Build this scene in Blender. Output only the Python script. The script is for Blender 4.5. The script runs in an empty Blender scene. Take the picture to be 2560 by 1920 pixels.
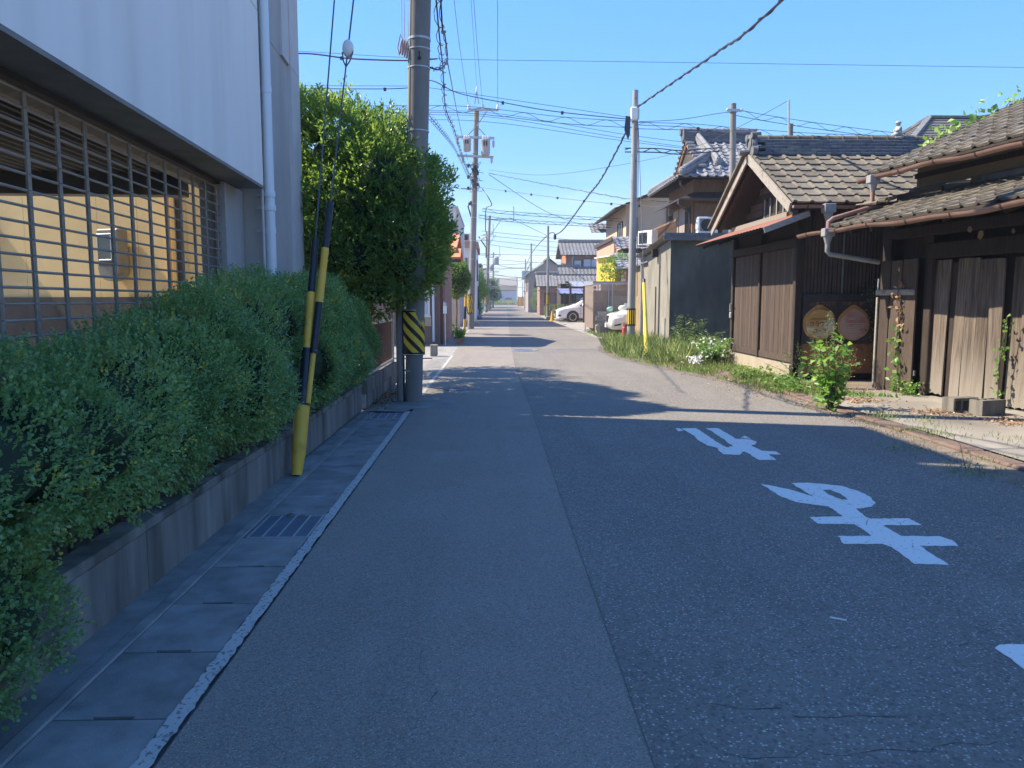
import bpy, bmesh, math, random
import numpy as np
from mathutils import Vector, Matrix, Euler, noise as mnoise

R = math.radians
rnd = random.Random(7)
NP = np.random.RandomState(11)
SC = bpy.context.scene
COL = SC.collection

# ---------------------------------------------------------------- camera
cd = bpy.data.cameras.new('camera'); cam = bpy.data.objects.new('camera', cd); COL.objects.link(cam)
PITCH = math.atan(209/1923); YAW = -math.atan(50/(1923/math.cos(PITCH)))
cam.location = (0, 0, 1.45)
cam.rotation_euler = (math.pi/2-PITCH, 0, YAW)
cd.sensor_fit = 'HORIZONTAL'; cd.sensor_width = 36; cd.lens = 36*1923/2560
cd.clip_start = .05; cd.clip_end = 3000
SC.camera = cam

# ---------------------------------------------------------------- sky and sun
SUN_EL = R(47); SUN_H = Vector((-.968, .25, 0)).normalized()       # towards the sun
w = bpy.data.worlds.new('World'); SC.world = w; w.use_nodes = True
nt = w.node_tree; nt.nodes.clear()
sky = nt.nodes.new('ShaderNodeTexSky'); sky.sky_type = 'NISHITA'; sky.sun_disc = False
sky.sun_elevation = SUN_EL; sky.sun_rotation = math.atan2(SUN_H.x, SUN_H.y)
sky.altitude = 0; sky.air_density = 1.0; sky.dust_density = .25; sky.ozone_density = 5.0
bg = nt.nodes.new('ShaderNodeBackground'); wo = nt.nodes.new('ShaderNodeOutputWorld')
bg.inputs['Strength'].default_value = .145
# thin streaks of cirrus low over the horizon, all the way round
tc = nt.nodes.new('ShaderNodeTexCoord'); mp = nt.nodes.new('ShaderNodeMapping'); mp.inputs['Scale'].default_value = (2.2, 2.2, 16)
ns = nt.nodes.new('ShaderNodeTexNoise'); ns.inputs['Scale'].default_value = 2.4; ns.inputs['Detail'].default_value = 6
rp = nt.nodes.new('ShaderNodeValToRGB'); rp.color_ramp.elements[0].position = .36; rp.color_ramp.elements[1].position = .66
sp = nt.nodes.new('ShaderNodeSeparateXYZ')
hr = nt.nodes.new('ShaderNodeMapRange'); hr.inputs[1].default_value = .0; hr.inputs[2].default_value = .17; hr.inputs[3].default_value = .85; hr.inputs[4].default_value = 0
mu = nt.nodes.new('ShaderNodeMath'); mu.operation = 'MULTIPLY'
mx = nt.nodes.new('ShaderNodeMixRGB'); mx.inputs[2].default_value = (1.75, 2.0, 2.35, 1)
L = nt.links.new
L(tc.outputs['Generated'], mp.inputs[0]); L(mp.outputs[0], ns.inputs['Vector']); L(ns.outputs[0], rp.inputs[0])
L(tc.outputs['Generated'], sp.inputs[0]); L(sp.outputs['Z'], hr.inputs[0])
L(rp.outputs[0], mu.inputs[0]); L(hr.outputs[0], mu.inputs[1]); L(mu.outputs[0], mx.inputs[0])
hs_ = nt.nodes.new('ShaderNodeHueSaturation'); hs_.inputs['Saturation'].default_value = 1.2; hs_.inputs['Hue'].default_value = .505
# the whole dome is compressed alike, so the horizon is not burnt out
sc_ = nt.nodes.new('ShaderNodeSeparateColor'); ma_ = nt.nodes.new('ShaderNodeMath'); ma_.operation = 'MULTIPLY_ADD'; ma_.inputs[1].default_value = .56; ma_.inputs[2].default_value = 1
dv_ = nt.nodes.new('ShaderNodeVectorMath'); dv_.operation = 'DIVIDE'
L(sky.outputs[0], sc_.inputs[0]); L(sc_.outputs[1], ma_.inputs[0]); L(sky.outputs[0], dv_.inputs[0]); L(ma_.outputs[0], dv_.inputs[1]); L(dv_.outputs[0], hs_.inputs['Color']); L(hs_.outputs[0], mx.inputs[1]); L(mx.outputs[0], bg.inputs[0]); L(bg.outputs[0], wo.inputs[0])

sd = bpy.data.lights.new('sun', 'SUN'); sun = bpy.data.objects.new('sun', sd); COL.objects.link(sun)
sd.energy = 2.1; sd.angle = R(.53); sd.color = (1, .88, .7)
ldir = Vector((-SUN_H.x*math.cos(SUN_EL), -SUN_H.y*math.cos(SUN_EL), -math.sin(SUN_EL)))
sun.rotation_euler = ldir.to_track_quat('-Z', 'Y').to_euler(); sun.location = (-20, 6, 25)

vs = SC.view_settings
vs.view_transform = 'Standard'; vs.look = 'None'; vs.gamma = 1; vs.use_curve_mapping = False
vs.exposure = 2.35
SC.cycles.max_bounces = 9; SC.cycles.diffuse_bounces = 6; SC.cycles.glossy_bounces = 3
SC.cycles.transparent_max_bounces = 8; SC.cycles.transmission_bounces = 4

# ---------------------------------------------------------------- naming and tagging
def tag(o, label=None, cat=None, group=None, kind=None):
    if label: o['label'] = label
    if cat: o['category'] = cat
    if group: o['group'] = group
    if kind: o['kind'] = kind
    return o
WM = {}
def thing(name, label, cat, loc=(0, 0, 0), rz=0, group=None):
    o = bpy.data.objects.new(name, None); COL.objects.link(o)
    o.empty_display_size = .3; o.location = loc; o.rotation_euler = (0, 0, rz)
    WM[o.name] = Matrix.Translation(loc) @ Matrix.Rotation(rz, 4, 'Z')
    return tag(o, label, cat, group)
def place(me, name, parent, loc, rot=(0, 0, 0), scale=(1, 1, 1)):
    """another piece sharing a mesh; loc and rot in the parent's own frame"""
    o = bpy.data.objects.new(name, me); COL.objects.link(o)
    o.parent = parent; o.location = loc; o.rotation_euler = rot; o.scale = scale
    if parent is not None:
        WM[o.name] = WM[parent.name] @ Matrix.LocRotScale(Vector(loc), Euler(rot), Vector(scale))
    return o
def copy_tree(o, parent=None):
    c = o.copy(); COL.objects.link(c)
    if parent is not None: c.parent = parent
    for ch in list(o.children): copy_tree(ch, c)
    return c

# ---------------------------------------------------------------- mesh builder
class MB:
    def __init__(s): s.v = []; s.f = []; s.m = []; s.cm = 0
    def add(s, vs, fs):
        b = len(s.v); s.v += [tuple(v) for v in vs]
        for f in fs: s.f.append([b+i for i in f]); s.m.append(s.cm)
        return s
    def box(s, x0, x1, y0, y1, z0, z1):
        return s.add([(x0,y0,z0),(x1,y0,z0),(x1,y1,z0),(x0,y1,z0),(x0,y0,z1),(x1,y0,z1),(x1,y1,z1),(x0,y1,z1)],
            [(3,2,1,0),(4,5,6,7),(0,1,5,4),(1,2,6,5),(2,3,7,6),(3,0,4,7)])
    def bbox(s, x0, x1, y0, y1, z0, z1, b=.01):
        """box with chamfered edges"""
        bm = bmesh.new(); bmesh.ops.create_cube(bm, size=1)
        for v in bm.verts:
            v.co = Vector(((x0+x1)/2+v.co.x*(x1-x0), (y0+y1)/2+v.co.y*(y1-y0), (z0+z1)/2+v.co.z*(z1-z0)))
        bmesh.ops.bevel(bm, geom=bm.edges[:], offset=b, segments=1, affect='EDGES', profile=.5)
        bm.verts.index_update()
        s.add([v.co[:] for v in bm.verts], [[v.index for v in f.verts] for f in bm.faces]); bm.free(); return s
    def poly(s, pts): return s.add(pts, [list(range(len(pts)))])
    def ext(s, pts, vec):
        """polygon pushed along a vector"""
        n = len(pts); vec = Vector(vec)
        a = [Vector(p) for p in pts]; b = [p+vec for p in a]
        return s.add([p[:] for p in a+b], [list(range(n))[::-1], list(range(n, 2*n))]+[(i, (i+1) % n, n+(i+1) % n, n+i) for i in range(n)])
    def bar(s, p, q, w, h, up=(0, 0, 1)):
        p, q = Vector(p), Vector(q); d = (q-p).normalized(); u = Vector(up)
        sd = d.cross(u)
        if sd.length < 1e-4: sd = d.cross(Vector((1, 0, 0)))
        sd.normalize(); u = sd.cross(d).normalized()
        a = sd*w/2; b = u*h/2
        return s.ext([p-a-b, p+a-b, p+a+b, p-a+b], q-p)
    def tube(s, pts, r, n=8, caps=True):
        pts = [Vector(p) for p in pts]; k = len(pts)
        rs = r if isinstance(r, (list, tuple)) else [r]*k
        vs = []; prev = None
        for i, p in enumerate(pts):
            t = (pts[min(i+1, k-1)]-pts[max(i-1, 0)]).normalized()
            if prev is None:
                u = t.cross(Vector((0, 0, 1)))
                if u.length < 1e-3: u = t.cross(Vector((1, 0, 0)))
            else: u = prev-t*prev.dot(t)
            u.normalize(); prev = u; w_ = t.cross(u)
            for j in range(n):
                a = 2*math.pi*j/n; vs.append((p+(u*math.cos(a)+w_*math.sin(a))*rs[i])[:])
        fs = [(i*n+j, i*n+(j+1) % n, (i+1)*n+(j+1) % n, (i+1)*n+j) for i in range(k-1) for j in range(n)]
        if caps: fs += [list(range(n))[::-1], list(range((k-1)*n, k*n))]
        return s.add(vs, fs)
    def lathe(s, prof, c=(0, 0, 0), n=16, axis='Z'):
        vs = []; c = Vector(c)
        for r, h in prof:
            for j in range(n):
                a = 2*math.pi*j/n; x, y = r*math.cos(a), r*math.sin(a)
                p = {'Z': (x, y, h), 'Y': (x, h, -y), 'X': (h, x, y)}[axis]; vs.append((c+Vector(p))[:])
        k = len(prof)
        fs = [(i*n+j, i*n+(j+1) % n, (i+1)*n+(j+1) % n, (i+1)*n+j) for i in range(k-1) for j in range(n)]
        fs += [list(range(n))[::-1], list(range((k-1)*n, k*n))]
        return s.add(vs, fs)
    def ball(s, c, r, n=10, k=7):
        r = (r, r, r) if not hasattr(r, '__len__') else r; vs = []; fs = []
        for i in range(1, k):
            for j in range(n):
                t = math.pi*i/k; a = 2*math.pi*j/n
                vs.append((c[0]+r[0]*math.sin(t)*math.cos(a), c[1]+r[1]*math.sin(t)*math.sin(a), c[2]+r[2]*math.cos(t)))
        vs += [(c[0], c[1], c[2]+r[2]), (c[0], c[1], c[2]-r[2])]
        for i in range(k-2):
            for j in range(n): fs.append((i*n+j, (i+1)*n+j, (i+1)*n+(j+1) % n, i*n+(j+1) % n))
        T = (k-1)*n
        for j in range(n): fs.append((T, j, (j+1) % n)); fs.append((T+1, (k-2)*n+(j+1) % n, (k-2)*n+j))
        return s.add(vs, fs)
    def xf(s, M):
        s.v = [(M @ Vector(v))[:] for v in s.v]; return s
    def mesh(s, name, mats, smooth=False):
        me = bpy.data.meshes.new(name); me.from_pydata(s.v, [], s.f)
        for m in (mats if isinstance(mats, (list, tuple)) else [mats]): me.materials.append(m)
        if any(s.m): me.polygons.foreach_set('material_index', s.m)
        bm = bmesh.new(); bm.from_mesh(me); bmesh.ops.recalc_face_normals(bm, faces=bm.faces); bm.to_mesh(me); bm.free()
        if smooth:
            me.polygons.foreach_set('use_smooth', [True]*len(me.polygons))
            try: me.set_sharp_from_angle(angle=R(40))
            except Exception: pass
        me.update(); return me
    def build(s, name, mats, parent=None, smooth=False, local=False, org=None):
        """one mesh object; vertices are in world space (or in the parent's frame with local=True)"""
        if parent is not None and not local:
            inv = WM[parent.name].inverted(); s.v = [(inv @ Vector(v))[:] for v in s.v]
        a = np.array(s.v)
        lo, hi = a.min(0), a.max(0)
        c = Vector(((lo[0]+hi[0])/2, (lo[1]+hi[1])/2, lo[2] if parent is None else (lo[2]+hi[2])/2)) if org is None else Vector(org)
        s.v = [tuple(r) for r in (a-np.array(c))]
        o = bpy.data.objects.new(name, s.mesh(name, mats, smooth)); COL.objects.link(o); o.location = c
        if parent is not None: o.parent = parent
        WM[o.name] = (WM[parent.name] if parent is not None else Matrix()) @ Matrix.Translation(c)
        return o

# a point seen along view direction (x, y of a 2212-wide frame) at road distance Y, used to read off the photograph
_f = Vector((-math.sin(YAW)*math.cos(PITCH), math.cos(YAW)*math.cos(PITCH), -math.sin(PITCH)))
_r = Vector((math.cos(YAW), math.sin(YAW), 0)); _u = _r.cross(_f)
def at(x, y, Y):
    k = 2560/2212; d = _f*1923+_r*(x*k-1280)+_u*(960-y*k); t = Y/d.y
    return Vector((d.x*t, Y, 1.45+d.z*t))
def atX(x, y, X):
    k = 2560/2212; d = _f*1923+_r*(x*k-1280)+_u*(960-y*k); t = X/d.x
    return Vector((X, d.y*t, 1.45+d.z*t))
def gnd(x, y, z=0):
    k = 2560/2212; d = _f*1923+_r*(x*k-1280)+_u*(960-y*k); t = (z-1.45)/d.z
    return Vector((d.x*t, d.y*t, z))

# ---------------------------------------------------------------- materials
def lin(c):
    return (c[0], c[1], c[2], 1)
def mat(name, c, c2=None, scale=6, stretch=(1, 1, 1), rough=.8, bump=0, bscale=60, rand=0., metal=0, spec=.4, ramp=(.35, .65),
        c3=None, s3=1.2, r3=(.55, .7), coat=0, rough2=None):
    """base colour between c and c2 over a noise, with larger stains of c3; objects vary by their own random number"""
    m = bpy.data.materials.new(name); m.use_nodes = True; t = m.node_tree; b = t.nodes['Principled BSDF']
    N = t.nodes.new; K = t.links.new
    b.inputs['Roughness'].default_value = rough; b.inputs['Metallic'].default_value = metal
    b.inputs['Specular IOR Level'].default_value = spec
    if coat: b.inputs['Coat Weight'].default_value = coat; b.inputs['Coat Roughness'].default_value = .06
    co = N('ShaderNodeTexCoord'); oi = N('ShaderNodeObjectInfo')
    ml = N('ShaderNodeVectorMath'); ml.operation = 'MULTIPLY_ADD'; ml.inputs[1].default_value = (1, 1, 1)
    cb = N('ShaderNodeCombineXYZ'); rm = N('ShaderNodeMath'); rm.operation = 'MULTIPLY'; rm.inputs[1].default_value = 61.3
    K(oi.outputs['Random'], rm.inputs[0]); K(rm.outputs[0], cb.inputs[0]); K(rm.outputs[0], cb.inputs[1]); K(rm.outputs[0], cb.inputs[2])
    K(co.outputs['Object'], ml.inputs[0]); K(cb.outputs[0], ml.inputs[2])
    mp = N('ShaderNodeMapping'); mp.inputs['Scale'].default_value = stretch; K(ml.outputs[0], mp.inputs[0])
    src = None
    if c2 is not None:
        n = N('ShaderNodeTexNoise'); n.inputs['Scale'].default_value = scale; n.inputs['Detail'].default_value = 7; n.inputs['Roughness'].default_value = .62
        K(mp.outputs[0], n.inputs['Vector'])
        rp = N('ShaderNodeValToRGB'); e = rp.color_ramp.elements
        e[0].position, e[1].position = ramp; e[0].color = lin(c); e[1].color = lin(c2); K(n.outputs[0], rp.inputs[0]); src = rp.outputs[0]
    else:
        q = N('ShaderNodeRGB'); q.outputs[0].default_value = lin(c); src = q.outputs[0]
    if c3 is not None:
        n3 = N('ShaderNodeTexNoise'); n3.inputs['Scale'].default_value = s3; n3.inputs['Detail'].default_value = 5; K(mp.outputs[0], n3.inputs['Vector'])
        r_ = N('ShaderNodeMapRange'); r_.inputs[1].default_value, r_.inputs[2].default_value = r3; K(n3.outputs[0], r_.inputs[0])
        x = N('ShaderNodeMixRGB'); x.inputs[2].default_value = lin(c3); K(r_.outputs[0], x.inputs[0]); K(src, x.inputs[1]); src = x.outputs[0]
    if rand:
        mr = N('ShaderNodeMapRange'); mr.inputs[3].default_value = 1-rand; mr.inputs[4].default_value = 1+rand; K(oi.outputs['Random'], mr.inputs[0])
        h = N('ShaderNodeHueSaturation'); K(mr.outputs[0], h.inputs['Value']); K(src, h.inputs['Color']); src = h.outputs[0]
    K(src, b.inputs['Base Color'])
    if bump:
        n2 = N('ShaderNodeTexNoise'); n2.inputs['Scale'].default_value = bscale; n2.inputs['Detail'].default_value = 4; K(mp.outputs[0], n2.inputs['Vector'])
        bu = N('ShaderNodeBump'); bu.inputs['Strength'].default_value = bump; bu.inputs['Distance'].default_value = .01
        K(n2.outputs[0], bu.inputs['Height']); K(bu.outputs[0], b.inputs['Normal'])
    return m
def bleach(name, c, z0, z1):
    """timber worn pale at its foot by rain and splashing"""
    t = M[name].node_tree; N = t.nodes.new; K = t.links.new; b = t.nodes['Principled BSDF']; src = b.inputs['Base Color'].links[0].from_socket
    co = N('ShaderNodeTexCoord'); s = N('ShaderNodeSeparateXYZ'); K(co.outputs['Object'], s.inputs[0]); mp = N('ShaderNodeMapping'); mp.inputs['Scale'].default_value = (30, 30, 2); K(co.outputs['Object'], mp.inputs[0])
    n = N('ShaderNodeTexNoise'); n.inputs['Scale'].default_value = 1; n.inputs['Detail'].default_value = 5; K(mp.outputs[0], n.inputs['Vector'])
    a = N('ShaderNodeMath'); a.operation = 'MULTIPLY_ADD'; a.inputs[1].default_value = -.9; K(n.outputs[0], a.inputs[0]); K(s.outputs['Z'], a.inputs[2])
    r = N('ShaderNodeMapRange'); r.inputs[1].default_value = z0; r.inputs[2].default_value = z1; r.inputs[3].default_value = .85; r.inputs[4].default_value = 0; K(a.outputs[0], r.inputs[0])
    x = N('ShaderNodeMixRGB'); x.inputs[2].default_value = (c[0], c[1], c[2], 1); K(r.outputs[0], x.inputs[0]); K(src, x.inputs[1]); K(x.outputs[0], b.inputs['Base Color'])
def leafmat(name, stops, rough=.45, trans=.25, tcol=(.25, .4, .06)):
    m = bpy.data.materials.new(name); m.use_nodes = True; t = m.node_tree; b = t.nodes['Principled BSDF']; N = t.nodes.new; K = t.links.new
    a = N('ShaderNodeAttribute'); a.attribute_name = 'tint'
    rp = N('ShaderNodeValToRGB'); e = rp.color_ramp.elements
    while len(e) < len(stops): e.new(.5)
    for i, (p, c) in enumerate(stops): e[i].position = p; e[i].color = lin(c)
    K(a.outputs['Fac'], rp.inputs[0]); K(rp.outputs[0], b.inputs['Base Color'])
    b.inputs['Roughness'].default_value = rough; b.inputs['Specular IOR Level'].default_value = .45
    tr = N('ShaderNodeBsdfTranslucent'); mxc = N('ShaderNodeMixRGB'); mxc.blend_type = 'MULTIPLY'; mxc.inputs[0].default_value = 0
    hs = N('ShaderNodeHueSaturation'); hs.inputs['Value'].default_value = 1.7; hs.inputs['Saturation'].default_value = 1.1; K(rp.outputs[0], hs.inputs['Color']); K(hs.outputs[0], tr.inputs[0])
    ms = N('ShaderNodeMixShader'); ms.inputs[0].default_value = trans
    K(b.outputs[0], ms.inputs[1]); K(tr.outputs[0], ms.inputs[2]); K(ms.outputs[0], t.nodes['Material Output'].inputs[0])
    return m
M = {}
def D(k, *a, **kw): M[k] = mat(k, *a, **kw); return M[k]
D('concrete', (.24,.235,.22), (.34,.33,.305), 5, rough=.9, bump=.25, bscale=70, c3=(.13,.125,.12), s3=1.1, r3=(.52,.72))
D('concrete_dark', (.17,.158,.137), (.26,.24,.208), 4, rough=.92, bump=.3, bscale=60, c3=(.075,.066,.055), s3=2.6, r3=(.46,.7), stretch=(1.6,1.6,.22), rand=.12)
D('gutter_lid', (.17,.162,.15), (.26,.25,.235), 5, rough=.9, bump=.3, bscale=110, c3=(.33,.32,.31), s3=2.1, r3=(.56,.74), rand=.1)
D('apron', (.23,.21,.18), (.31,.285,.245), 3.2, rough=.93, bump=.35, bscale=55, c3=(.15,.135,.115), s3=.8, r3=(.5,.7))
D('dirt', (.14,.11,.082), (.23,.19,.145), 4, rough=1, bump=.7, bscale=30, c3=(.12,.095,.07), s3=.7)
D('lot', (.24,.225,.2), (.32,.3,.275), 1.5, rough=.95, bump=.3, bscale=40, c3=(.24,.22,.2), s3=.3)
D('kerb_rust', (.12,.08,.064), (.175,.128,.103), 6, rough=.9, bump=.4, bscale=50, c3=(.16,.11,.09), s3=2)
D('white_wall', (.85,.815,.74), (.89,.86,.79), 1.6, rough=.85, bump=.06, bscale=90, c3=(.7,.665,.6), s3=1.3, r3=(.5,.8), stretch=(1.6,1.6,.12))
D('grey_wall', (.44,.42,.40), (.50,.48,.455), 2, rough=.9, bump=.15, bscale=120, c3=(.36,.34,.32), s3=.9, r3=(.55,.8), stretch=(1,1,.4))
D('pale_wall', (.55,.53,.52), (.61,.59,.575), 2, rough=.9, bump=.1, bscale=120)
D('soffit', (.2,.19,.17), (.27,.26,.235), 3, rough=.9, c3=(.13,.12,.11), s3=1.1)
D('yellow_wall', (.66,.47,.21), (.72,.53,.25), 1.5, rough=.9, bump=.08, bscale=70, c3=(.5,.38,.2), s3=.6, r3=(.5,.8))
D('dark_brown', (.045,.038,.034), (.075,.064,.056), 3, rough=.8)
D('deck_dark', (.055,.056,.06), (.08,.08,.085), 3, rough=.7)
D('steel', (.3,.26,.215), (.38,.335,.285), 8, rough=.5, metal=.35, spec=.5)
D('grille_link', (.23,.19,.15), (.34,.285,.22), 14, rough=.6, metal=.1)
D('pvc', (.72,.77,.8), rough=.4, spec=.5)
D('galv', (.42,.43,.44), (.52,.53,.54), 12, rough=.5, metal=.6)
D('black_rubber', (.014,.015,.02), (.024,.025,.03), 9, rough=.42, spec=.5, c3=(.06,.058,.055), s3=5, r3=(.6,.8))
D('guard_yellow', (.72,.42,.045), (.76,.47,.08), 5, rough=.55, spec=.35, c3=(.3,.19,.06), s3=4.5, r3=(.54,.8))
D('black_paint', (.016,.016,.018), (.028,.027,.028), 9, rough=.5)
D('yellow_paint', (.78,.5,.03), (.82,.56,.06), 8, rough=.5)
D('pole_concrete', (.2,.19,.172), (.265,.25,.228), 4, rough=.92, bump=.2, bscale=90, c3=(.14,.133,.12), s3=1.4, r3=(.5,.75), stretch=(1,1,.18))
D('pole_steel', (.27,.265,.25), (.33,.325,.31), 4, rough=.75, c3=(.21,.2,.19), s3=1.1, stretch=(1,1,.2))
D('cable', (.03,.035,.048), rough=.55)
D('cable_grey', (.09,.1,.13), rough=.6)
D('porcelain', (.72,.72,.72), rough=.25, spec=.6)
D('trafo', (.32,.33,.335), (.39,.39,.4), 6, rough=.6)
D('wood_dark', (.026,.019,.015), (.052,.039,.031), 9, stretch=(4,4,.35), rough=.9, bump=.5, bscale=30, c3=(.028,.022,.019), s3=2.2, rand=.28)
D('wood_door', (.055,.038,.029), (.105,.076,.058), 10, stretch=(5,5,.3), rough=.9, bump=.5, bscale=28, c3=(.075,.056,.046), s3=2.4, r3=(.5,.75), rand=.22)
D('wood_grey', (.078,.058,.045), (.2,.162,.13), 8, stretch=(5,5,.28), rough=.92, bump=.6, bscale=26, c3=(.05,.04,.034), s3=1.6, r3=(.5,.75), rand=.2)
bleach('wood_grey', (.27, .24, .205), -.35, .45)
D('wood_bleached', (.26,.24,.21), (.37,.34,.3), 8, stretch=(1,4,4), rough=.92, bump=.4, bscale=26, c3=(.17,.15,.13), s3=1.6)
D('wood_warm', (.15,.085,.05), (.22,.135,.08), 7, stretch=(4,4,.4), rough=.8, c3=(.15,.08,.045), s3=2)
D('corrugated_dark', (.055,.042,.036), (.1,.075,.06), 5, stretch=(1,1,.3), rough=.75, metal=.1, c3=(.16,.085,.05), s3=2.2, r3=(.58,.75))
D('red_rust', (.21,.085,.06), (.29,.13,.095), 4, rough=.75, c3=(.2,.08,.06), s3=2.5)
D('tile_brown', (.125,.107,.08), (.19,.168,.13), 9, rough=.95, bump=.6, bscale=55, c3=(.095,.084,.068), s3=3, r3=(.5,.75), rand=.2)
D('tile_ridge', (.1,.105,.115), (.16,.165,.175), 6, rough=.75, c3=(.28,.27,.22), s3=2.5, r3=(.58,.8), rand=.15)
D('tile_silver', (.2,.205,.225), (.27,.275,.29), 6, rough=.68, spec=.25, rand=.08, c3=(.18,.18,.19), s3=3)
D('tile_grey', (.17,.168,.165), (.26,.255,.245), 5, rough=.55, spec=.5, c3=(.18,.17,.165), s3=2)
D('copper', (.23,.13,.1), (.31,.185,.145), 5, rough=.45, spec=.5, c3=(.2,.11,.09), s3=2.2, r3=(.52,.75))
D('gutter_grey', (.25,.25,.25), (.33,.33,.33), 6, rough=.5)
D('plaster', (.24,.18,.105), (.31,.24,.145), 2.5, rough=.95, c3=(.3,.22,.13), s3=1.2)
D('foundation', (.31,.265,.19), (.38,.33,.25), 4, rough=.95, bump=.3, bscale=50, c3=(.38,.32,.23), s3=1.8)
D('block_wall', (.22,.205,.17), (.285,.265,.22), 3, rough=.95, bump=.35, bscale=50, c3=(.15,.145,.125), s3=1.1, r3=(.52,.75), stretch=(1,1,.4))
D('block_wall_moss_shade', (.06,.066,.056), (.1,.104,.088), 2.4, rough=.95, bump=.3, bscale=50, c3=(.036,.042,.038), s3=1.1, r3=(.45,.65), stretch=(1,1,.4))  # block wall with some moss, darkened further by shade put into the colour
D('slate_roof', (.21,.2,.185), (.3,.285,.26), 5, rough=.85)
D('white_plastic', (.78,.78,.76), rough=.45)
D('dark_metal', (.05,.05,.055), rough=.5, metal=.3)
D('bronze_frame', (.07,.055,.05), rough=.5, metal=.3)
D('beige_wall', (.5,.37,.26), (.55,.42,.3), 2, rough=.9)
D('terracotta_wall', (.55,.3,.2), (.6,.34,.24), 3, rough=.9)
D('orange_wall', (.38,.15,.085), (.43,.19,.11), 3, rough=.9)
D('bright_yellow', (.8,.57,.06), (.84,.62,.09), 3, rough=.7)
D('brown_siding', (.27,.165,.14), (.33,.21,.18), 3, rough=.8, stretch=(1,1,.3))
D('taupe_siding', (.3,.25,.23), (.35,.3,.275), 3, rough=.8, stretch=(1,1,.3))
D('white_siding', (.68,.68,.68), (.74,.74,.74), 2, rough=.7)
D('orange_roof', (.62,.2,.08), (.7,.27,.13), 4, rough=.7)
D('net_brown', (.4,.31,.25), (.48,.39,.32), 30, rough=.95)
D('carport_roof', (.33,.34,.35), rough=.3, spec=.5)
D('carport_blue', (.26,.27,.42), rough=.3, spec=.5)
D('car_white', (.82,.83,.85), rough=.25, spec=.5, coat=.8)
D('car_cream', (.85,.83,.76), rough=.28, spec=.5, coat=.8)
D('glass_dark', (.035,.045,.05), rough=.06, spec=.8)
D('window_glass', (.1,.12,.14), rough=.12, spec=.8)
D('window_pale', (.5,.52,.54), (.6,.62,.63), 2, rough=.25, spec=.6)
D('chrome', (.7,.71,.73), rough=.2, metal=1)
D('lamp_glass', (.75,.78,.8), rough=.12, spec=.8)
D('cone_orange', (.85,.42,.03), rough=.55)
D('red_plastic', (.42,.07,.07), rough=.5)
D('pot_clay', (.33,.16,.1), (.4,.21,.14), 6, rough=.9)
D('pot_black', (.03,.03,.033), rough=.6)
D('branch', (.1,.08,.06), (.16,.13,.1), 8, stretch=(2,2,.5), rough=.95)
D('stone_blue', (.2,.22,.26), (.27,.29,.33), 4, rough=.85, bump=.3)
M['hedge_leaf'] = leafmat('hedge_leaf', [(0, (.115,.205,.075)), (.45, (.2,.33,.118)), (.8, (.28,.4,.135)), (.93, (.38,.42,.1)), (1, (.58,.52,.1))], .3, .36)
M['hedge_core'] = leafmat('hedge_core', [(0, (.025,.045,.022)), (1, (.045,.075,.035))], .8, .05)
M['privet_leaf'] = leafmat('privet_leaf', [(0, (.085,.15,.036)), (.5, (.155,.24,.058)), (.85, (.25,.33,.085)), (1, (.38,.42,.13))], .3, .5)
M['bright_leaf'] = leafmat('bright_leaf', [(0, (.08,.17,.035)), (.6, (.16,.3,.06)), (1, (.3,.43,.1))], .45, .35)
M['weed_leaf'] = leafmat('weed_leaf', [(0, (.09,.15,.04)), (.6, (.19,.27,.08)), (1, (.36,.38,.16))], .55, .3)
M['dry_leaf'] = leafmat('dry_leaf', [(0, (.16,.09,.05)), (.6, (.33,.2,.11)), (1, (.5,.36,.22))], .7, .15)
M['white_petal'] = leafmat('white_petal', [(0, (.72,.72,.76)), (1, (.82,.82,.85))], .6, .3)

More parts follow.
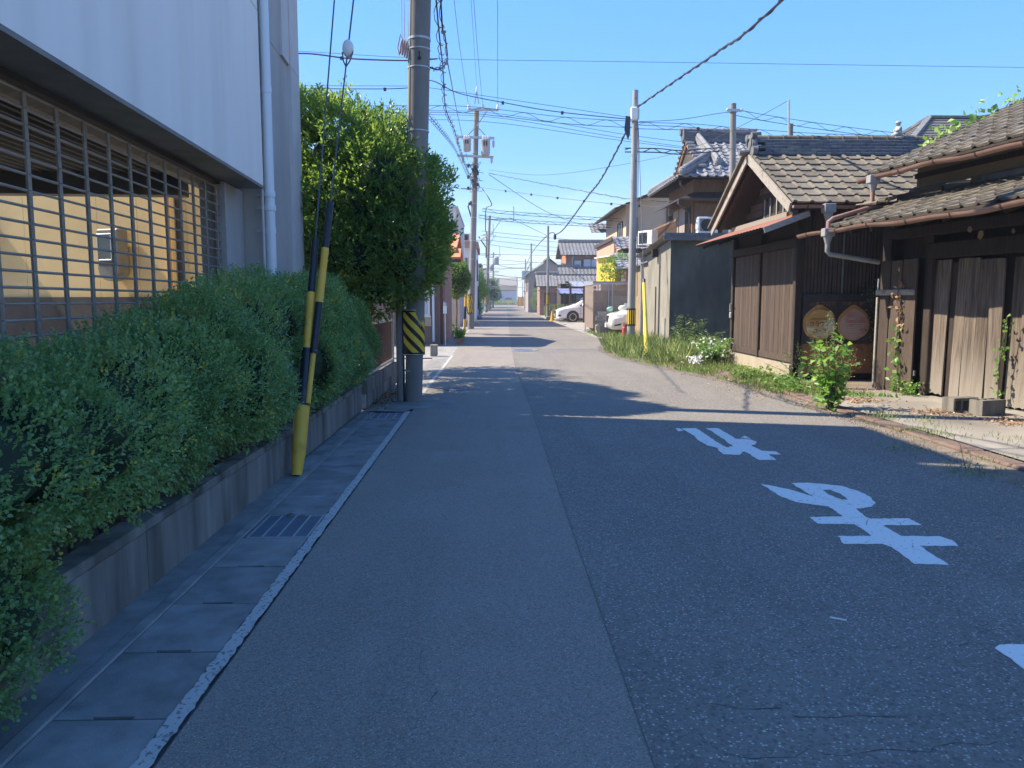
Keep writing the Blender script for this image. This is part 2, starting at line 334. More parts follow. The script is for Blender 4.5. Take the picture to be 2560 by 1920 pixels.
# ---------------------------------------------------------------- leaves
def leaf_mesh(name, C, Dr, Nn, length, width, m, tint=None, fold=.18, rnd6=False):
    """many small leaves: C bases, Dr growing directions, Nn upper-side normals (numpy N x 3)"""
    n = len(C); Dr = Dr/np.linalg.norm(Dr, axis=1)[:, None]
    S = np.cross(Dr, Nn); S /= (np.linalg.norm(S, axis=1)[:, None]+1e-9); Up = np.cross(S, Dr)
    L_ = np.broadcast_to(np.asarray(length, float), (n,))[:, None]; W_ = np.broadcast_to(np.asarray(width, float), (n,))[:, None]
    p0 = C; pm = C+Dr*L_*.5
    a = pm+S*W_*.5+Up*W_*fold; b = pm-S*W_*.5+Up*W_*fold; tip = C+Dr*L_-Up*L_*.08
    if rnd6:                                   # rounder leaf with a blunt tip
        q = C+Dr*L_*.3; q2 = C+Dr*L_*.8
        V = np.stack([p0, q+S*W_*.46+Up*W_*fold, q2+S*W_*.4+Up*W_*fold, tip, q2-S*W_*.4+Up*W_*fold, q-S*W_*.46+Up*W_*fold], 1).reshape(-1, 3).astype(np.float32); kv = 6
        tl = ((0, 1, 5), (1, 2, 5), (2, 4, 5), (2, 3, 4))
    else: V = np.stack([p0, a, tip, b], 1).reshape(-1, 3).astype(np.float32); kv = 4; tl = ((0, 1, 2), (0, 2, 3))
    me = bpy.data.meshes.new(name); me.vertices.add(kv*n); me.vertices.foreach_set('co', V.ravel())
    idx = np.arange(kv*n).reshape(n, kv); tri = np.stack([idx[:, list(t3)] for t3 in tl], 1).reshape(-1); nt3 = len(tl)*n
    me.loops.add(3*nt3); me.loops.foreach_set('vertex_index', tri.astype(np.int32))
    me.polygons.add(nt3); me.polygons.foreach_set('loop_start', np.arange(0, 3*nt3, 3, dtype=np.int32))
    me.update(calc_edges=True)
    if tint is None: tint = NP.rand(n)
    at_ = me.attributes.new('tint', 'FLOAT', 'POINT'); at_.data.foreach_set('value', np.repeat(tint, kv).astype(np.float32))
    me.materials.append(m); me.validate(); return me
def rdir(n, up=0.):
    d = NP.normal(size=(n, 3)); d[:, 2] += up; return d/np.linalg.norm(d, axis=1)[:, None]
def leaf_obj(name, parent, me, kind='stuff', loc=(0, 0, 0)):
    o = bpy.data.objects.new(name, me); COL.objects.link(o); o.parent = parent; o.location = loc
    if kind: o['kind'] = kind
    WM[o.name] = (WM[parent.name] if parent is not None else Matrix()) @ Matrix.Translation(loc)
    return o
def blob_points(lumps, n, jit=.13, keep=.86):
    """points near the outer skin of a union of ellipsoids (cx,cy,cz,rx,ry,rz); returns points and outward normals"""
    A = np.array(lumps, float); area = A[:, 3]*A[:, 4]+A[:, 4]*A[:, 5]+A[:, 3]*A[:, 5]; pr = area/area.sum()
    P = []; Q = []
    got = 0
    while got < n:
        k = NP.choice(len(A), size=n, p=pr); d = rdir(n)
        rr = 1-np.abs(NP.normal(size=n))*jit+NP.rand(n)*.05
        p = A[k, :3]+d*A[k, 3:]*rr[:, None]; nn = d/A[k, 3:]; nn /= np.linalg.norm(nn, axis=1)[:, None]
        ok = np.ones(n, bool)
        for i in range(len(A)):
            q = (p-A[i, :3])/A[i, 3:]; ok &= ~(((q**2).sum(1) < keep**2) & (k != i))
        P.append(p[ok]); Q.append(nn[ok]); got += ok.sum()
    return np.concatenate(P)[:n], np.concatenate(Q)[:n]
def sprigs(P, Q, per, spread, upb=.3, upn=.75):
    """turn each point into a small twig carrying leaves"""
    n = len(P); d = Q+NP.normal(size=(n, 3))*.45; d[:, 2] += upb; d /= np.linalg.norm(d, axis=1)[:, None]
    t = np.tile(np.linspace(0, 1, per), n); b = np.repeat(P, per, 0)+np.repeat(d, per, 0)*(t*spread)[:, None]
    D2 = np.repeat(d, per, 0)*.9+rdir(n*per)*.75
    N2 = np.repeat(d, per, 0)*.35+np.array([0, 0, upn])+rdir(n*per)*.55
    return b, D2, N2
# ================================================================ GROUND
def asphalt(name, c, c2, light, sc, frac, patch):
    m = bpy.data.materials.new(name); m.use_nodes = True; t = m.node_tree; b = t.nodes['Principled BSDF']; N = t.nodes.new; K = t.links.new
    co = N('ShaderNodeTexCoord')
    def noise(s, d=5):
        n = N('ShaderNodeTexNoise'); n.inputs['Scale'].default_value = s; n.inputs['Detail'].default_value = d; K(co.outputs['Object'], n.inputs['Vector']); return n.outputs[0]
    def rng(src, a, b_, lo=0, hi=1):
        r = N('ShaderNodeMapRange'); r.inputs[1].default_value = a; r.inputs[2].default_value = b_; r.inputs[3].default_value = lo; r.inputs[4].default_value = hi; K(src, r.inputs[0]); return r.outputs[0]
    def mix(f, a, b_, mode='MIX'):
        x = N('ShaderNodeMixRGB'); x.blend_type = mode
        for i, v in ((0, f), (1, a), (2, b_)):
            if hasattr(v, 'node'): K(v, x.inputs[i])
            elif i == 0: x.inputs[0].default_value = v
            else: x.inputs[i].default_value = lin(v)
        return x.outputs[0]
    col = mix(rng(noise(1.3), .35, .68), c, c2)
    col = mix(rng(noise(.35, 3), .5, .7, 0, .6), col, patch)
    vo = N('ShaderNodeTexVoronoi'); vo.inputs['Scale'].default_value = sc; K(co.outputs['Object'], vo.inputs['Vector'])
    sx = N('ShaderNodeSeparateColor'); K(vo.outputs['Color'], sx.inputs[0])
    # every stone has its own grey, a few are pale
    # wheel tracks and dribbled stains drawn out along the road
    ms_ = N('ShaderNodeMapping'); ms_.inputs['Scale'].default_value = (1.5, .12, 1); K(co.outputs['Object'], ms_.inputs[0])
    nl_ = N('ShaderNodeTexNoise'); nl_.inputs['Scale'].default_value = 1.6; nl_.inputs['Detail'].default_value = 4; K(ms_.outputs[0], nl_.inputs['Vector'])
    col = mix(rng(nl_.outputs[0], .5, .68, 0, .55), col, (c[0]*.68, c[1]*.68, c[2]*.7))
    col = mix(rng(noise(.9, 6), .6, .72, 0, .5), col, (c[0]*.55, c[1]*.55, c[2]*.56))
    col = mix(rng(sx.outputs[0], 0, 1, 0, .75), col, (c[0]*1.6, c[1]*1.57, c[2]*1.55))
    col = mix(rng(sx.outputs[2], .6, 1, 0, .6), col, (c[0]*.5, c[1]*.5, c[2]*.52))
    core = rng(vo.outputs['Distance'], .2, .55, 1, 0)
    mu = N('ShaderNodeMath'); mu.operation = 'MULTIPLY'; K(rng(sx.outputs[1], 1-frac, 1-frac*.45), mu.inputs[0]); K(core, mu.inputs[1])
    col = mix(mu.outputs[0], col, light)
    v2 = N('ShaderNodeTexVoronoi'); v2.inputs['Scale'].default_value = 34; K(co.outputs['Object'], v2.inputs['Vector'])
    s2 = N('ShaderNodeSeparateColor'); K(v2.outputs['Color'], s2.inputs[0])
    m3 = N('ShaderNodeMath'); m3.operation = 'MULTIPLY'; K(rng(s2.outputs[2], .975, .98), m3.inputs[0]); K(rng(v2.outputs['Distance'], .12, .2, 1, 0), m3.inputs[1])
    col = mix(m3.outputs[0], col, (.5, .49, .47))
    K(col, b.inputs['Base Color']); b.inputs['Roughness'].default_value = .82; b.inputs['Specular IOR Level'].default_value = .4
    bu = N('ShaderNodeBump'); bu.inputs['Strength'].default_value = .55; bu.inputs['Distance'].default_value = .004; K(vo.outputs['Distance'], bu.inputs['Height']); bu.invert = True
    K(bu.outputs[0], b.inputs['Normal']); M[name] = m
asphalt('asphalt_coarse', (.142,.13,.11), (.18,.166,.142), (.46,.44,.4), 84, .26, (.23,.21,.187))
asphalt('asphalt_fine', (.198,.175,.146), (.24,.215,.183), (.45,.43,.4), 140, .14, (.235,.217,.197))
def paint(name, c, wear):
    m = bpy.data.materials.new(name); m.use_nodes = True; t = m.node_tree; b = t.nodes['Principled BSDF']; N = t.nodes.new; K = t.links.new
    co = N('ShaderNodeTexCoord'); n = N('ShaderNodeTexNoise'); n.inputs['Scale'].default_value = 42; n.inputs['Detail'].default_value = 3; K(co.outputs['Object'], n.inputs['Vector'])
    n2 = N('ShaderNodeTexNoise'); n2.inputs['Scale'].default_value = 3; n2.inputs['Detail'].default_value = 4; K(co.outputs['Object'], n2.inputs['Vector'])
    v = N('ShaderNodeTexVoronoi'); v.feature = 'DISTANCE_TO_EDGE'; v.inputs['Scale'].default_value = 4.5
    wv = N('ShaderNodeVectorMath'); wv.operation = 'MULTIPLY_ADD'; wv.inputs[1].default_value = (.3, .3, .3); K(n2.outputs['Color'], wv.inputs[0]); K(co.outputs['Object'], wv.inputs[2]); K(wv.outputs[0], v.inputs['Vector'])
    a = N('ShaderNodeMapRange'); a.inputs[1].default_value = .004; a.inputs[2].default_value = .013; a.inputs[3].default_value = 1; a.inputs[4].default_value = 0; K(v.outputs['Distance'], a.inputs[0])
    a2 = N('ShaderNodeMapRange'); a2.inputs[1].default_value = .5; a2.inputs[2].default_value = .54; K(n2.outputs[0], a2.inputs[0])
    am = N('ShaderNodeMath'); am.operation = 'MULTIPLY'; K(a.outputs[0], am.inputs[0]); K(a2.outputs[0], am.inputs[1])
    c_ = N('ShaderNodeMapRange'); c_.inputs[1].default_value = wear; c_.inputs[2].default_value = wear+.05; K(n.outputs[0], c_.inputs[0])
    mxm = N('ShaderNodeMath'); mxm.operation = 'MAXIMUM'; K(am.outputs[0], mxm.inputs[0]); K(c_.outputs[0], mxm.inputs[1])
    x = N('ShaderNodeMixRGB'); x.inputs[1].default_value = lin(c); x.inputs[2].default_value = (.16, .147, .132, 1); K(mxm.outputs[0], x.inputs[0]); K(x.outputs[0], b.inputs['Base Color'])
    b.inputs['Roughness'].default_value = .75; M[name] = m
paint('road_paint', (.74, .72, .66), .64); paint('line_paint', (.43, .42, .395), .57)

def sheet(name, pts, z, m, kind='structure', parent=None):
    b = MB(); b.poly([(p[0], p[1], z) for p in pts]); o = b.build(name, M[m], parent, org=None if parent else (0, 0, 0))
    if kind: o['kind'] = kind
    return o
sheet('ground', [(-400, -60), (400, -60), (400, 620), (-400, 620)], -.03, 'lot')
redge = [(4.0,-8),(4.02,3),(4.07,5.67),(4.2,7.4),(4.28,9.07),(4.3,11),(4.16,13.2),(3.75,15.4),(3.45,17.04),(3.1,19.1),(3.05,21.5),(3.35,24),(3.8,26.5),(4.05,29),(4.1,36),(4.25,60),(4.9,98),(5.7,134),(8.5,250)]
sheet('road', [(-1.06,-8)]+redge+[(-.7,250),(-.66,100),(-1.06,38)], 0, 'asphalt_coarse')
sheet('road_patch', [(-1.055,-8),(.505,-8),(.5,4),(.515,10),(.5,16),(.6,24),(.85,38),(1.6,80),(2.4,130),(-.6,130),(-.62,100),(-1.05,38)], .004, 'asphalt_fine')
sheet('driveway', [(4.12,27.6),(16,27.6),(16,54),(4.2,54),(4.1,36)], -.005, 'concrete')
sheet('verge', [(4.0,-8),(4.02,3),(4.07,5.67),(4.2,7.4),(4.28,9.07),(4.3,11),(4.16,13.2),(3.75,15.4),(3.45,17.04),(3.1,19.1),(3.05,21.5),(3.35,24),(3.8,26.5),(4.1,27.58),(9,27.58),(9,11.9),(4.6,11.9),(4.6,-8)], -.008, 'dirt')
sheet('apron', [(4.79,-6),(10,-6),(8.2,4),(7.2,8.5),(6.6,12.2),(4.79,12.2)], .012, 'apron')
sheet('side_lane', [(-1.06,19.6),(-1.06,26),(-14,27),(-14,19.6)], -.004, 'concrete')
sheet('yard', [(-1.07,26.02),(-1.07,38),(-.7,100),(-20,100),(-20,27.02)], -.006, 'lot')
# kerb on the shed side: worn rusty kerb stones laid end to end
kerb = thing('kerb', None, None, (4.68, 8, 0)); kerb['kind'] = 'structure'
y = .8; kb = MB(); kb.bbox(-.1, .1, -.299, .299, -.12, .035, .018); kme = kb.mesh('kerb_stone', M['kerb_rust'])
while y < 11.8:
    place(kme, 'kerb_stone', kerb, (rnd.uniform(-.012, .012)-.04+.012*math.sin(y*.6), y-8, rnd.uniform(-.02, .004)), (0, rnd.uniform(-.012, .012), rnd.uniform(-.008, .008))); y += .602
# ---- gutter with its lids on the wall side
gut = thing('gutter', None, None, (-1.32, 5, 0)); gut['kind'] = 'structure'
sheet('gutter_bed', [(-1.66,-3),(-1.09,-3),(-1.09,9.96),(-1.66,9.96)], -.022, 'dark_brown', None, gut)
b = MB(); b.bbox(-1.60, -1.535, -3, 9.95, -.1, .006, .006); b.build('gutter_rim', M['gutter_lid'], gut)
b = MB(); b.bbox(-1.128, -1.09, -3, 9.95, -.1, .002, .004); b.build('gutter_rim', M['gutter_lid'], gut)
def lid(slot):
    b = MB(); x0, x1, l = -.198, .198, .507
    if slot: pts = [(x0,0,0),(-.07,0,0),(-.07,.017,0),(.075,.017,0),(.075,0,0),(x1,0,0),(x1,l,0),(x0,l,0)]
    else: pts = [(x0,0,0),(x1,0,0),(x1,l,0),(x0,l,0)]
    b.ext(pts, (0, 0, .07)); return b.mesh('gutter_lid', M['gutter_lid'])
lm1, lm2 = lid(True), lid(False)
yy = .515
while yy < 9.3:
    if not 4.5 < yy < 5.0:
        place(lm1 if yy < 4.7 else lm2, 'gutter_lid', gut, (-1.332+1.32, yy-5+.004, -.07+rnd.uniform(-.003, .002)), (0, 0, rnd.uniform(-.004, .004)))
    yy += .5145
sheet('footway', [(-1.78,-3),(-1.602,-3),(-1.602,9.96),(-1.56,10.3),(-1.7,10.3),(-1.74,6)], .0, 'gutter_lid')
def grate(y0, y1, lab):
    t = thing('drain_grate', lab, 'drain grate', (-1.325, (y0+y1)/2, 0), 0, 'steel grates in the roadside gutter')
    b = MB()
    for x in (-.19, .176): b.box(x, x+.014, y0-(y0+y1)/2, (y1-y0)/2, -.05, .004)
    for y in ((y0-y1)/2+.001, (y1-y0)/2-.013): b.box(-.175, .175, y, y+.012, -.05, .003)
    b.build('frame', M['galv'], t, local=True)
    bb = MB(); bb.box(-.005, .005, (y0-y1)/2+.014, (y1-y0)/2-.014, -.04, .006); me = bb.mesh('bar', M['galv'])
    for x in (-.095, 0, .095): place(me, 'bar', t, (x, 0, 0))
    s = MB(); k = int((y1-y0)/.019)
    for i in range(k): s.box(-.175, .175, (y0-y1)/2+.02+i*.019, (y0-y1)/2+.032+i*.019, -.04, .001)
    s.build('slats', D('grate_slat', (.17,.21,.27), (.22,.26,.33), 6, rough=.5, metal=.4), t, local=True)['kind'] = 'stuff'
grate(4.63, 5.135, 'blue grey steel drain grate with pale bars nearest the camera, beside the white edge line')
grate(9.4, 9.9, 'small steel drain grate in the gutter just before the striped concrete pole')
grate(17.1, 17.5, 'far drain grate in the gutter beyond the striped pole, at the edge of the sunlight')
# ---- paint
def wob(pts, step=.03, amp=.006):
    out = []
    for i, p in enumerate(pts):
        q = pts[(i+1) % len(pts)]; d = math.hypot(q[0]-p[0], q[1]-p[1]); k = max(1, int(d/step))
        for j in range(k):
            t = j/k; out.append((p[0]+(q[0]-p[0])*t+(rnd.uniform(-amp, amp) if j else 0), p[1]+(q[1]-p[1])*t+(rnd.uniform(-amp, amp) if j else 0)))
    return out
def mark(name, polys, m, label, cat, z=.0045, group=None):
    b = MB()
    for p in polys: b.ext([(q[0], q[1], z) for q in wob(p)], (0, 0, .0012))
    return tag(b.build(name, M[m]), label, cat, group)
mark('edge_line', [[(-1.13,-2),(-1.07,-2),(-1.067,5),(-1.065,10.0),(-1.13,10.0),(-1.126,5)]], 'line_paint', 'worn white edge line along the gutter, from the camera up to the striped pole', 'road marking', .0062)
mark('edge_line', [[(-1.13,12.0),(-1.06,12.0),(-1.01,20.3),(-1.08,20.3)]], 'line_paint', 'white edge line continuing beyond the striped pole into the sunlight', 'road marking', .0062)
MA = [(2.13,5.94),(2.28,5.76),(2.38,5.52),(2.38,5.95),(2.51,5.96),(2.63,5.91),(2.74,5.84),(2.79,5.7),(2.80,5.52),(2.75,5.33),(2.68,5.24),(2.54,5.19),(2.51,4.98),(2.52,4.94),(2.78,4.94),(2.78,4.79),(2.53,4.79),(2.525,4.56),(2.76,4.55),(2.79,4.46),(2.76,4.36),(2.53,4.37),(2.52,4.2),(2.51,4.04),(2.33,4.06),(2.34,4.18),(2.355,4.35),(2.33,4.41),(2.1,4.42),(2.13,4.57),(2.345,4.57),(2.355,4.82),(2.12,4.84),(2.13,4.99),(2.36,5.0),(2.375,5.25),(2.29,5.3),(2.19,5.37),(2.14,5.55)]
hole = [(2.54,5.73),(2.6,5.73),(2.62,5.59),(2.6,5.43),(2.55,5.44),(2.52,5.57)]
# the loop: the outline is split through the hole so the counter stays open
MA1 = [(2.13,5.94),(2.28,5.76),(2.38,5.52),(2.38,5.95),(2.51,5.96),(2.545,5.945),(2.54,5.73),(2.52,5.57),(2.55,5.44),(2.545,5.2),(2.54,5.19)]+MA[12:]
MA2 = [(2.545,5.945),(2.63,5.91),(2.74,5.84),(2.79,5.7),(2.80,5.52),(2.75,5.33),(2.68,5.24),(2.545,5.192),(2.55,5.44),(2.6,5.43),(2.62,5.59),(2.6,5.73),(2.54,5.73)]
mark('road_lettering', [MA1, MA2], 'road_paint', 'white painted Japanese character with a loop and two bars, middle of the three', 'road marking', .002, 'painted stop characters')
RE = [(2.15,8.6),(2.32,8.61),(2.32,8.55),(2.31,7.59),(2.32,7.45),(2.34,7.45),(2.36,7.49),(2.41,7.51),(2.41,7.71),(2.43,7.85),(2.43,8.16),(2.44,8.44),(2.43,8.6),(2.57,8.6),(2.57,8.48),(2.56,7.92),(2.7,7.88),(2.72,7.75),(2.66,7.6),(2.6,7.55),(2.6,7.44),(2.61,7.27),(2.73,7.23),(2.73,7.09),(2.61,7.1),(2.6,6.99),(2.59,6.84),(2.43,6.85),(2.43,6.99),(2.44,7.15),(2.42,7.24),(2.33,7.08),(2.19,7.11),(2.19,7.29),(2.22,7.43),(2.16,7.55),(2.14,7.86),(2.17,8.1)]
mark('road_lettering', [RE, [(2.62,7.95),(2.71,8.1),(2.72,7.92)], [(2.08,8.6),(2.135,8.6),(2.135,8.44),(2.07,8.4)]], 'road_paint', 'farthest white painted character, cracked, at the edge of the sunlight', 'road marking', .002, 'painted stop characters')
TO = [[(2.10,3.03),(2.14,3.06),(2.9,3.06),(2.9,2.9),(2.56,2.9),(2.56,1.75),(2.42,1.75),(2.42,2.9),(2.24,2.9),(2.24,2.35),(2.1,2.35)], [(2.565,2.45),(2.82,2.45),(2.82,2.3),(2.565,2.3)]]
mark('road_lettering', TO, 'road_paint', 'nearest white painted character, mostly cut off by the right edge of the view', 'road marking', .002, 'painted stop characters')
# ---- cracks in the asphalt
def crack(p, q, n, wd, z=.0012):
    b = MB(); a = []; c = []
    for i in range(n+1):
        t = i/n; x = p[0]+(q[0]-p[0])*t+rnd.uniform(-1, 1)*.035; y = p[1]+(q[1]-p[1])*t+rnd.uniform(-1, 1)*.03; k = wd*rnd.uniform(.3, 1)
        a.append((x-k*.3, y+k, z)); c.append((x+k*.3, y-k, z))
    for i in range(n): b.poly([a[i], a[i+1], c[i+1], c[i]])
    return b
cr = MB()
for (p, q, n, wd, z) in [((1.05,3.02),(2.5,3.1),40,.0013,.0012),((2.5,3.1),(3.3,3.5),24,.0013,.0012),((.75,2.6),(1.4,2.5),10,.002,.0012),((.75,2.3),(2.2,2.35),24,.0015,.0012),((.9,8.2),(3.3,7.6),44,.002,.0012),((-.35,3.2),(-.2,2.6),8,.003,.006),((-.45,5.4),(-.2,4.7),8,.003,.006),((.7,12.2),(3.6,12.0),40,.003,.0012)]:
    c = crack(p, q, n, wd, z); cr.add(c.v, c.f)
sm = MB(); ys = [-8, 4, 10, 16, 24, 38]; xs_ = [.506, .501, .516, .501, .601, .851]
for i in range(5): sm.poly([(xs_[i]-.001, ys[i], .0063), (xs_[i]+.003, ys[i], .0063), (xs_[i+1]+.003, ys[i+1], .0063), (xs_[i+1]-.001, ys[i+1], .0063)])
sm.build('road_seam', D('seam', (.13,.118,.1), rough=1))['kind'] = 'structure'
cr.build('road_crack', D('crack', (.02,.02,.022), rough=1))['kind'] = 'structure'
sheet('pole_footing', [(-1.66,10.05),(-1.14,9.965),(-1.07,10.23),(-.53,10.64),(-.53,11.47),(-1.03,11.85),(-1.05,12.2),(-1.5,12.2),(-1.45,10.9),(-1.6,10.32)], .0065, 'gutter_lid')
sheet('lane_gutter', [(-1.55,12.22),(-1.08,12.22),(-1.05,16.9),(-1.05,19.9),(-1.5,19.9)], .003, 'gutter_lid')
# ---- manhole covers
def manhole(x, y, r, m, lab):
    t = thing('manhole_cover', lab, 'manhole cover', (x, y, .006))
    b = MB(); b.lathe([(r*.84, 0), (r*.84, .004), (r*.8, .006), (0.001, .006)], n=28); b.build('lid', M[m], t, local=True)
    b = MB(); b.lathe([(r*.86, 0), (r*.86, .006), (r, .006), (r, 0)], n=28); b.build('ring', M['gutter_lid'], t, local=True)
    b = MB()
    for i in range(-3, 4):
        h = math.sqrt(max(0, (r*.7)**2-(i*r*.2)**2)); b.box(-h, h, i*r*.2-.006, i*r*.2+.006, .006, .009)
    b.build('tread', M[m], t, local=True)
D('cover_blue', (.17,.22,.33), (.24,.29,.4), 12, rough=.6); D('cover_grey', (.2,.21,.23), (.29,.3,.32), 12, rough=.6)
g_ = gnd(985, 841); manhole(g_.x, g_.y, .22, 'cover_grey', 'small round grey cover in the shaded asphalt just beyond the striped pole')
g_ = gnd(1131, 757); manhole(g_.x, g_.y, .42, 'cover_blue', 'blue tinted round cover in the sunlit middle of the road')
# kerb edging on the driveway side
for (p, q, lab) in [((4.12,28.0),(4.1,36.5),'pale concrete channel edge along the mouth of the parking area'), ((4.25,46),(4.27,54),'pale concrete edge in front of the white minivan')]:
    b = MB(); n = int((q[1]-p[1])/.6)
    t = thing('edge_strip', lab, 'kerb', (p[0], (p[1]+q[1])/2, 0)); pb = MB(); pb.bbox(-.09, .09, -.297, .297, -.1, .035, .01); me = pb.mesh('kerb_stone', M['concrete'])
    for i in range(n): place(me, 'kerb_stone', t, (.09+(q[0]-p[0])*i/n, (i+.5)*.6-(q[1]-p[1])/2, rnd.uniform(-.006, .006)), (0, 0, rnd.uniform(-.01, .01)))
# ---- litter
g_ = gnd(1811, 1340); b = MB(); b.bar((-.03,.02,.006), (.03,-.016,.006), .008, .006)
b.xf(Matrix.Translation((g_.x, g_.y, 0))); tag(b.build('stick', M['white_plastic']), 'thin white stick lying on the dark asphalt below the painted characters', 'stick')
def litter(x, y, s, m, lab):
    p = gnd(x, y); C = np.array([[p.x, p.y, .012]]); me = leaf_mesh('fallen_leaf', C-np.array([[p.x, p.y, 0]]), np.array([[.9, .4, .12]]), np.array([[0, 0, 1.]]), s, s*.5, M[m]);
    o = leaf_obj('fallen_leaf', None, me, None, (p.x, p.y, 0)); tag(o, lab, 'leaf')
litter(1640, 1436, .028, 'dry_leaf', 'tiny brown leaf on the asphalt between the painted characters and the camera')
litter(615, 1118, .075, 'dry_leaf', 'curled dry leaf lying on the nearest drain grate')
litter(640, 1121, .07, 'dry_leaf', 'second dry leaf on the nearest drain grate, beside the curled one')
litter(2150, 1166, .06, 'dry_leaf', 'small leaf on the shaded road right of the middle painted character')

# ---- thin summer air round the whole street
b = MB(); b.box(-408, 408, -68, 628, -1.04, 14.5)
hm = bpy.data.materials.new('haze'); hm.use_nodes = True; ht = hm.node_tree; ht.nodes.clear()
pv = ht.nodes.new('ShaderNodeVolumePrincipled'); ho = ht.nodes.new('ShaderNodeOutputMaterial'); pv.inputs['Color'].default_value = (.93, .96, 1, 1); pv.inputs['Density'].default_value = .0011; pv.inputs['Anisotropy'].default_value = .3
ht.links.new(pv.outputs[0], ho.inputs['Volume'])
hz_ = b.build('haze', hm); hz_['kind'] = 'stuff'; hz_.display_type = 'WIRE'
# ================================================================ LEFT: building with the roller grille
FX = lambda y: -2.1-.056*(y-3.5)          # line of its front, nearly along the road
BR = math.atan(.056)                      # small turn of the building
bld = thing('warehouse', 'big pale building on the left with a white upper wall overhanging a roller grille', 'building', (FX(5), 5, 0), BR)
def bl(x, y, z): return (x, y, z)
B_ = lambda Y: (Y-5)/math.cos(BR)         # along-front coordinate for a road distance
y1, y2, y3 = B_(8.2), B_(8.75), B_(10.42)
b = MB(); b.box(-.3, 0, -16, y1, 2.63, 4.355); b.box(-.3, -.02, -16, y1, 4.355, 4.37); b.box(-.3, 0, -16, y1, 4.37, 7.5)
b.build('upper_wall', M['white_wall'], bld, local=True)
b = MB(); b.box(-.62, .003, -16, y1+.003, 2.6, 2.627); b.build('lintel', M['soffit'], bld, local=True)
b = MB(); b.box(-.34, -.29, -16, y1-.05, 2.565, 2.599); b.build('track_head', M['dark_brown'], bld, local=True)
b = MB(); b.box(-4.5, -.302, -16, y1-.01, 2.9, 7.48); b.build('upper_storey', M['grey_wall'], bld, local=True)
b = MB(); b.box(-4.6, .02, -16, y1+.02, 7.502, 7.72); b.build('parapet', M['pale_wall'], bld, local=True)
# recessed pier and the corner bay with its reveal
b = MB(); b.box(-.5, -.27, B_(7.72), y2-.32, 0, 2.599); b.build('pier', M['grey_wall'], bld, local=True)
b = MB(); b.box(-.55, -.05, y2-.3, y3-.55, 0, 4.3); b.box(-.55, -.055, y2-.3, y3-.55, 4.3, 4.31); b.box(-.55, -.05, y2-.3, y3-.55, 4.31, 7.5)
b.box(-3.4, -.551, y1+.01, y3-.56, 2.9, 7.49)
b.build('corner_wall', M['grey_wall'], bld, local=True)
b = MB(); b.box(-.55, -.005, y3-.55, y3, 0, 4.3); b.box(-.55, -.012, y3-.55, y3, 4.3, 4.308); b.box(-.55, -.005, y3-.55, y3, 4.308, 7.5)
b.box(-.05, -.02, y3-.95, y3-.55, 4.32, 7.5)
b.build('corner_pilaster', M['pale_wall'], bld, local=True)
# window sill corner at the top of the wall
b = MB(); b.box(-.02, .05, B_(6.2), B_(7.75), 4.86, 4.9); b.build('window_sill', M['concrete'], bld, local=True)
b = MB(); b.box(-.02, .004, B_(6.25), B_(7.7), 4.92, 6.2); b.build('window', M['glass_dark'], bld, local=True)
# downpipe with collars
px, py = .03, y2-.42
dp = MB(); dp.tube([(px, py, 7.4), (px, py, 2.62), (px, py, 2.0), (px, py, .1)], .052, 14, True)
d = dp.build('downpipe', M['pvc'], bld, True, local=True)
for z, r in ((3.62, .058), (2.56, .062), (2.42, .064), (2.18, .058), (1.35, .058), (5.3, .058)):
    b = MB(); b.lathe([(r, z-.03), (r, z+.03)], (px, py, 0), 14); o = b.build('collar', M['pvc'], bld, True, local=True)
    b = MB(); b.box(px-.14, px-.04, py-.012, py+.012, z-.012, z+.012); b.build('pipe_bracket', M['galv'], bld, local=True)
b = MB(); b.tube([(px-.05, py-.1, 7.4), (px-.05, py-.1, .2)], .014, 8); b.build('conduit', M['pale_wall'], bld, local=True)
# ceiling of the drive-through: corrugated deck on a frame
dk = MB(); n = 66
for i in range(n):
    xx = -.7-i*.1
    dk.add([(xx, -9, 2.74), (xx-.035, -9, 2.70), (xx-.065, -9, 2.70), (xx-.1, -9, 2.74), (xx, B_(8.15), 2.74), (xx-.035, B_(8.15), 2.70), (xx-.065, B_(8.15), 2.70), (xx-.1, B_(8.15), 2.74)], [(0,1,5,4),(1,2,6,5),(2,3,7,6)])
dk.build('ceiling_deck', M['deck_dark'], bld, local=True)
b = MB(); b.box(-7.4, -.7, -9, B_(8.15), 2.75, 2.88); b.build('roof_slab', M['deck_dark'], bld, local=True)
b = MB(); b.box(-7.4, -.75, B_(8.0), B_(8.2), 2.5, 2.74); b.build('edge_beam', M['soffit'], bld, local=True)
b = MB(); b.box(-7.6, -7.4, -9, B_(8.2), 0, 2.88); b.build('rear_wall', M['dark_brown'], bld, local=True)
b = MB(); b.box(-7.4, -.35, -9, -8.8, 0, 2.74); b.build('end_wall', M['dark_brown'], bld, local=True)
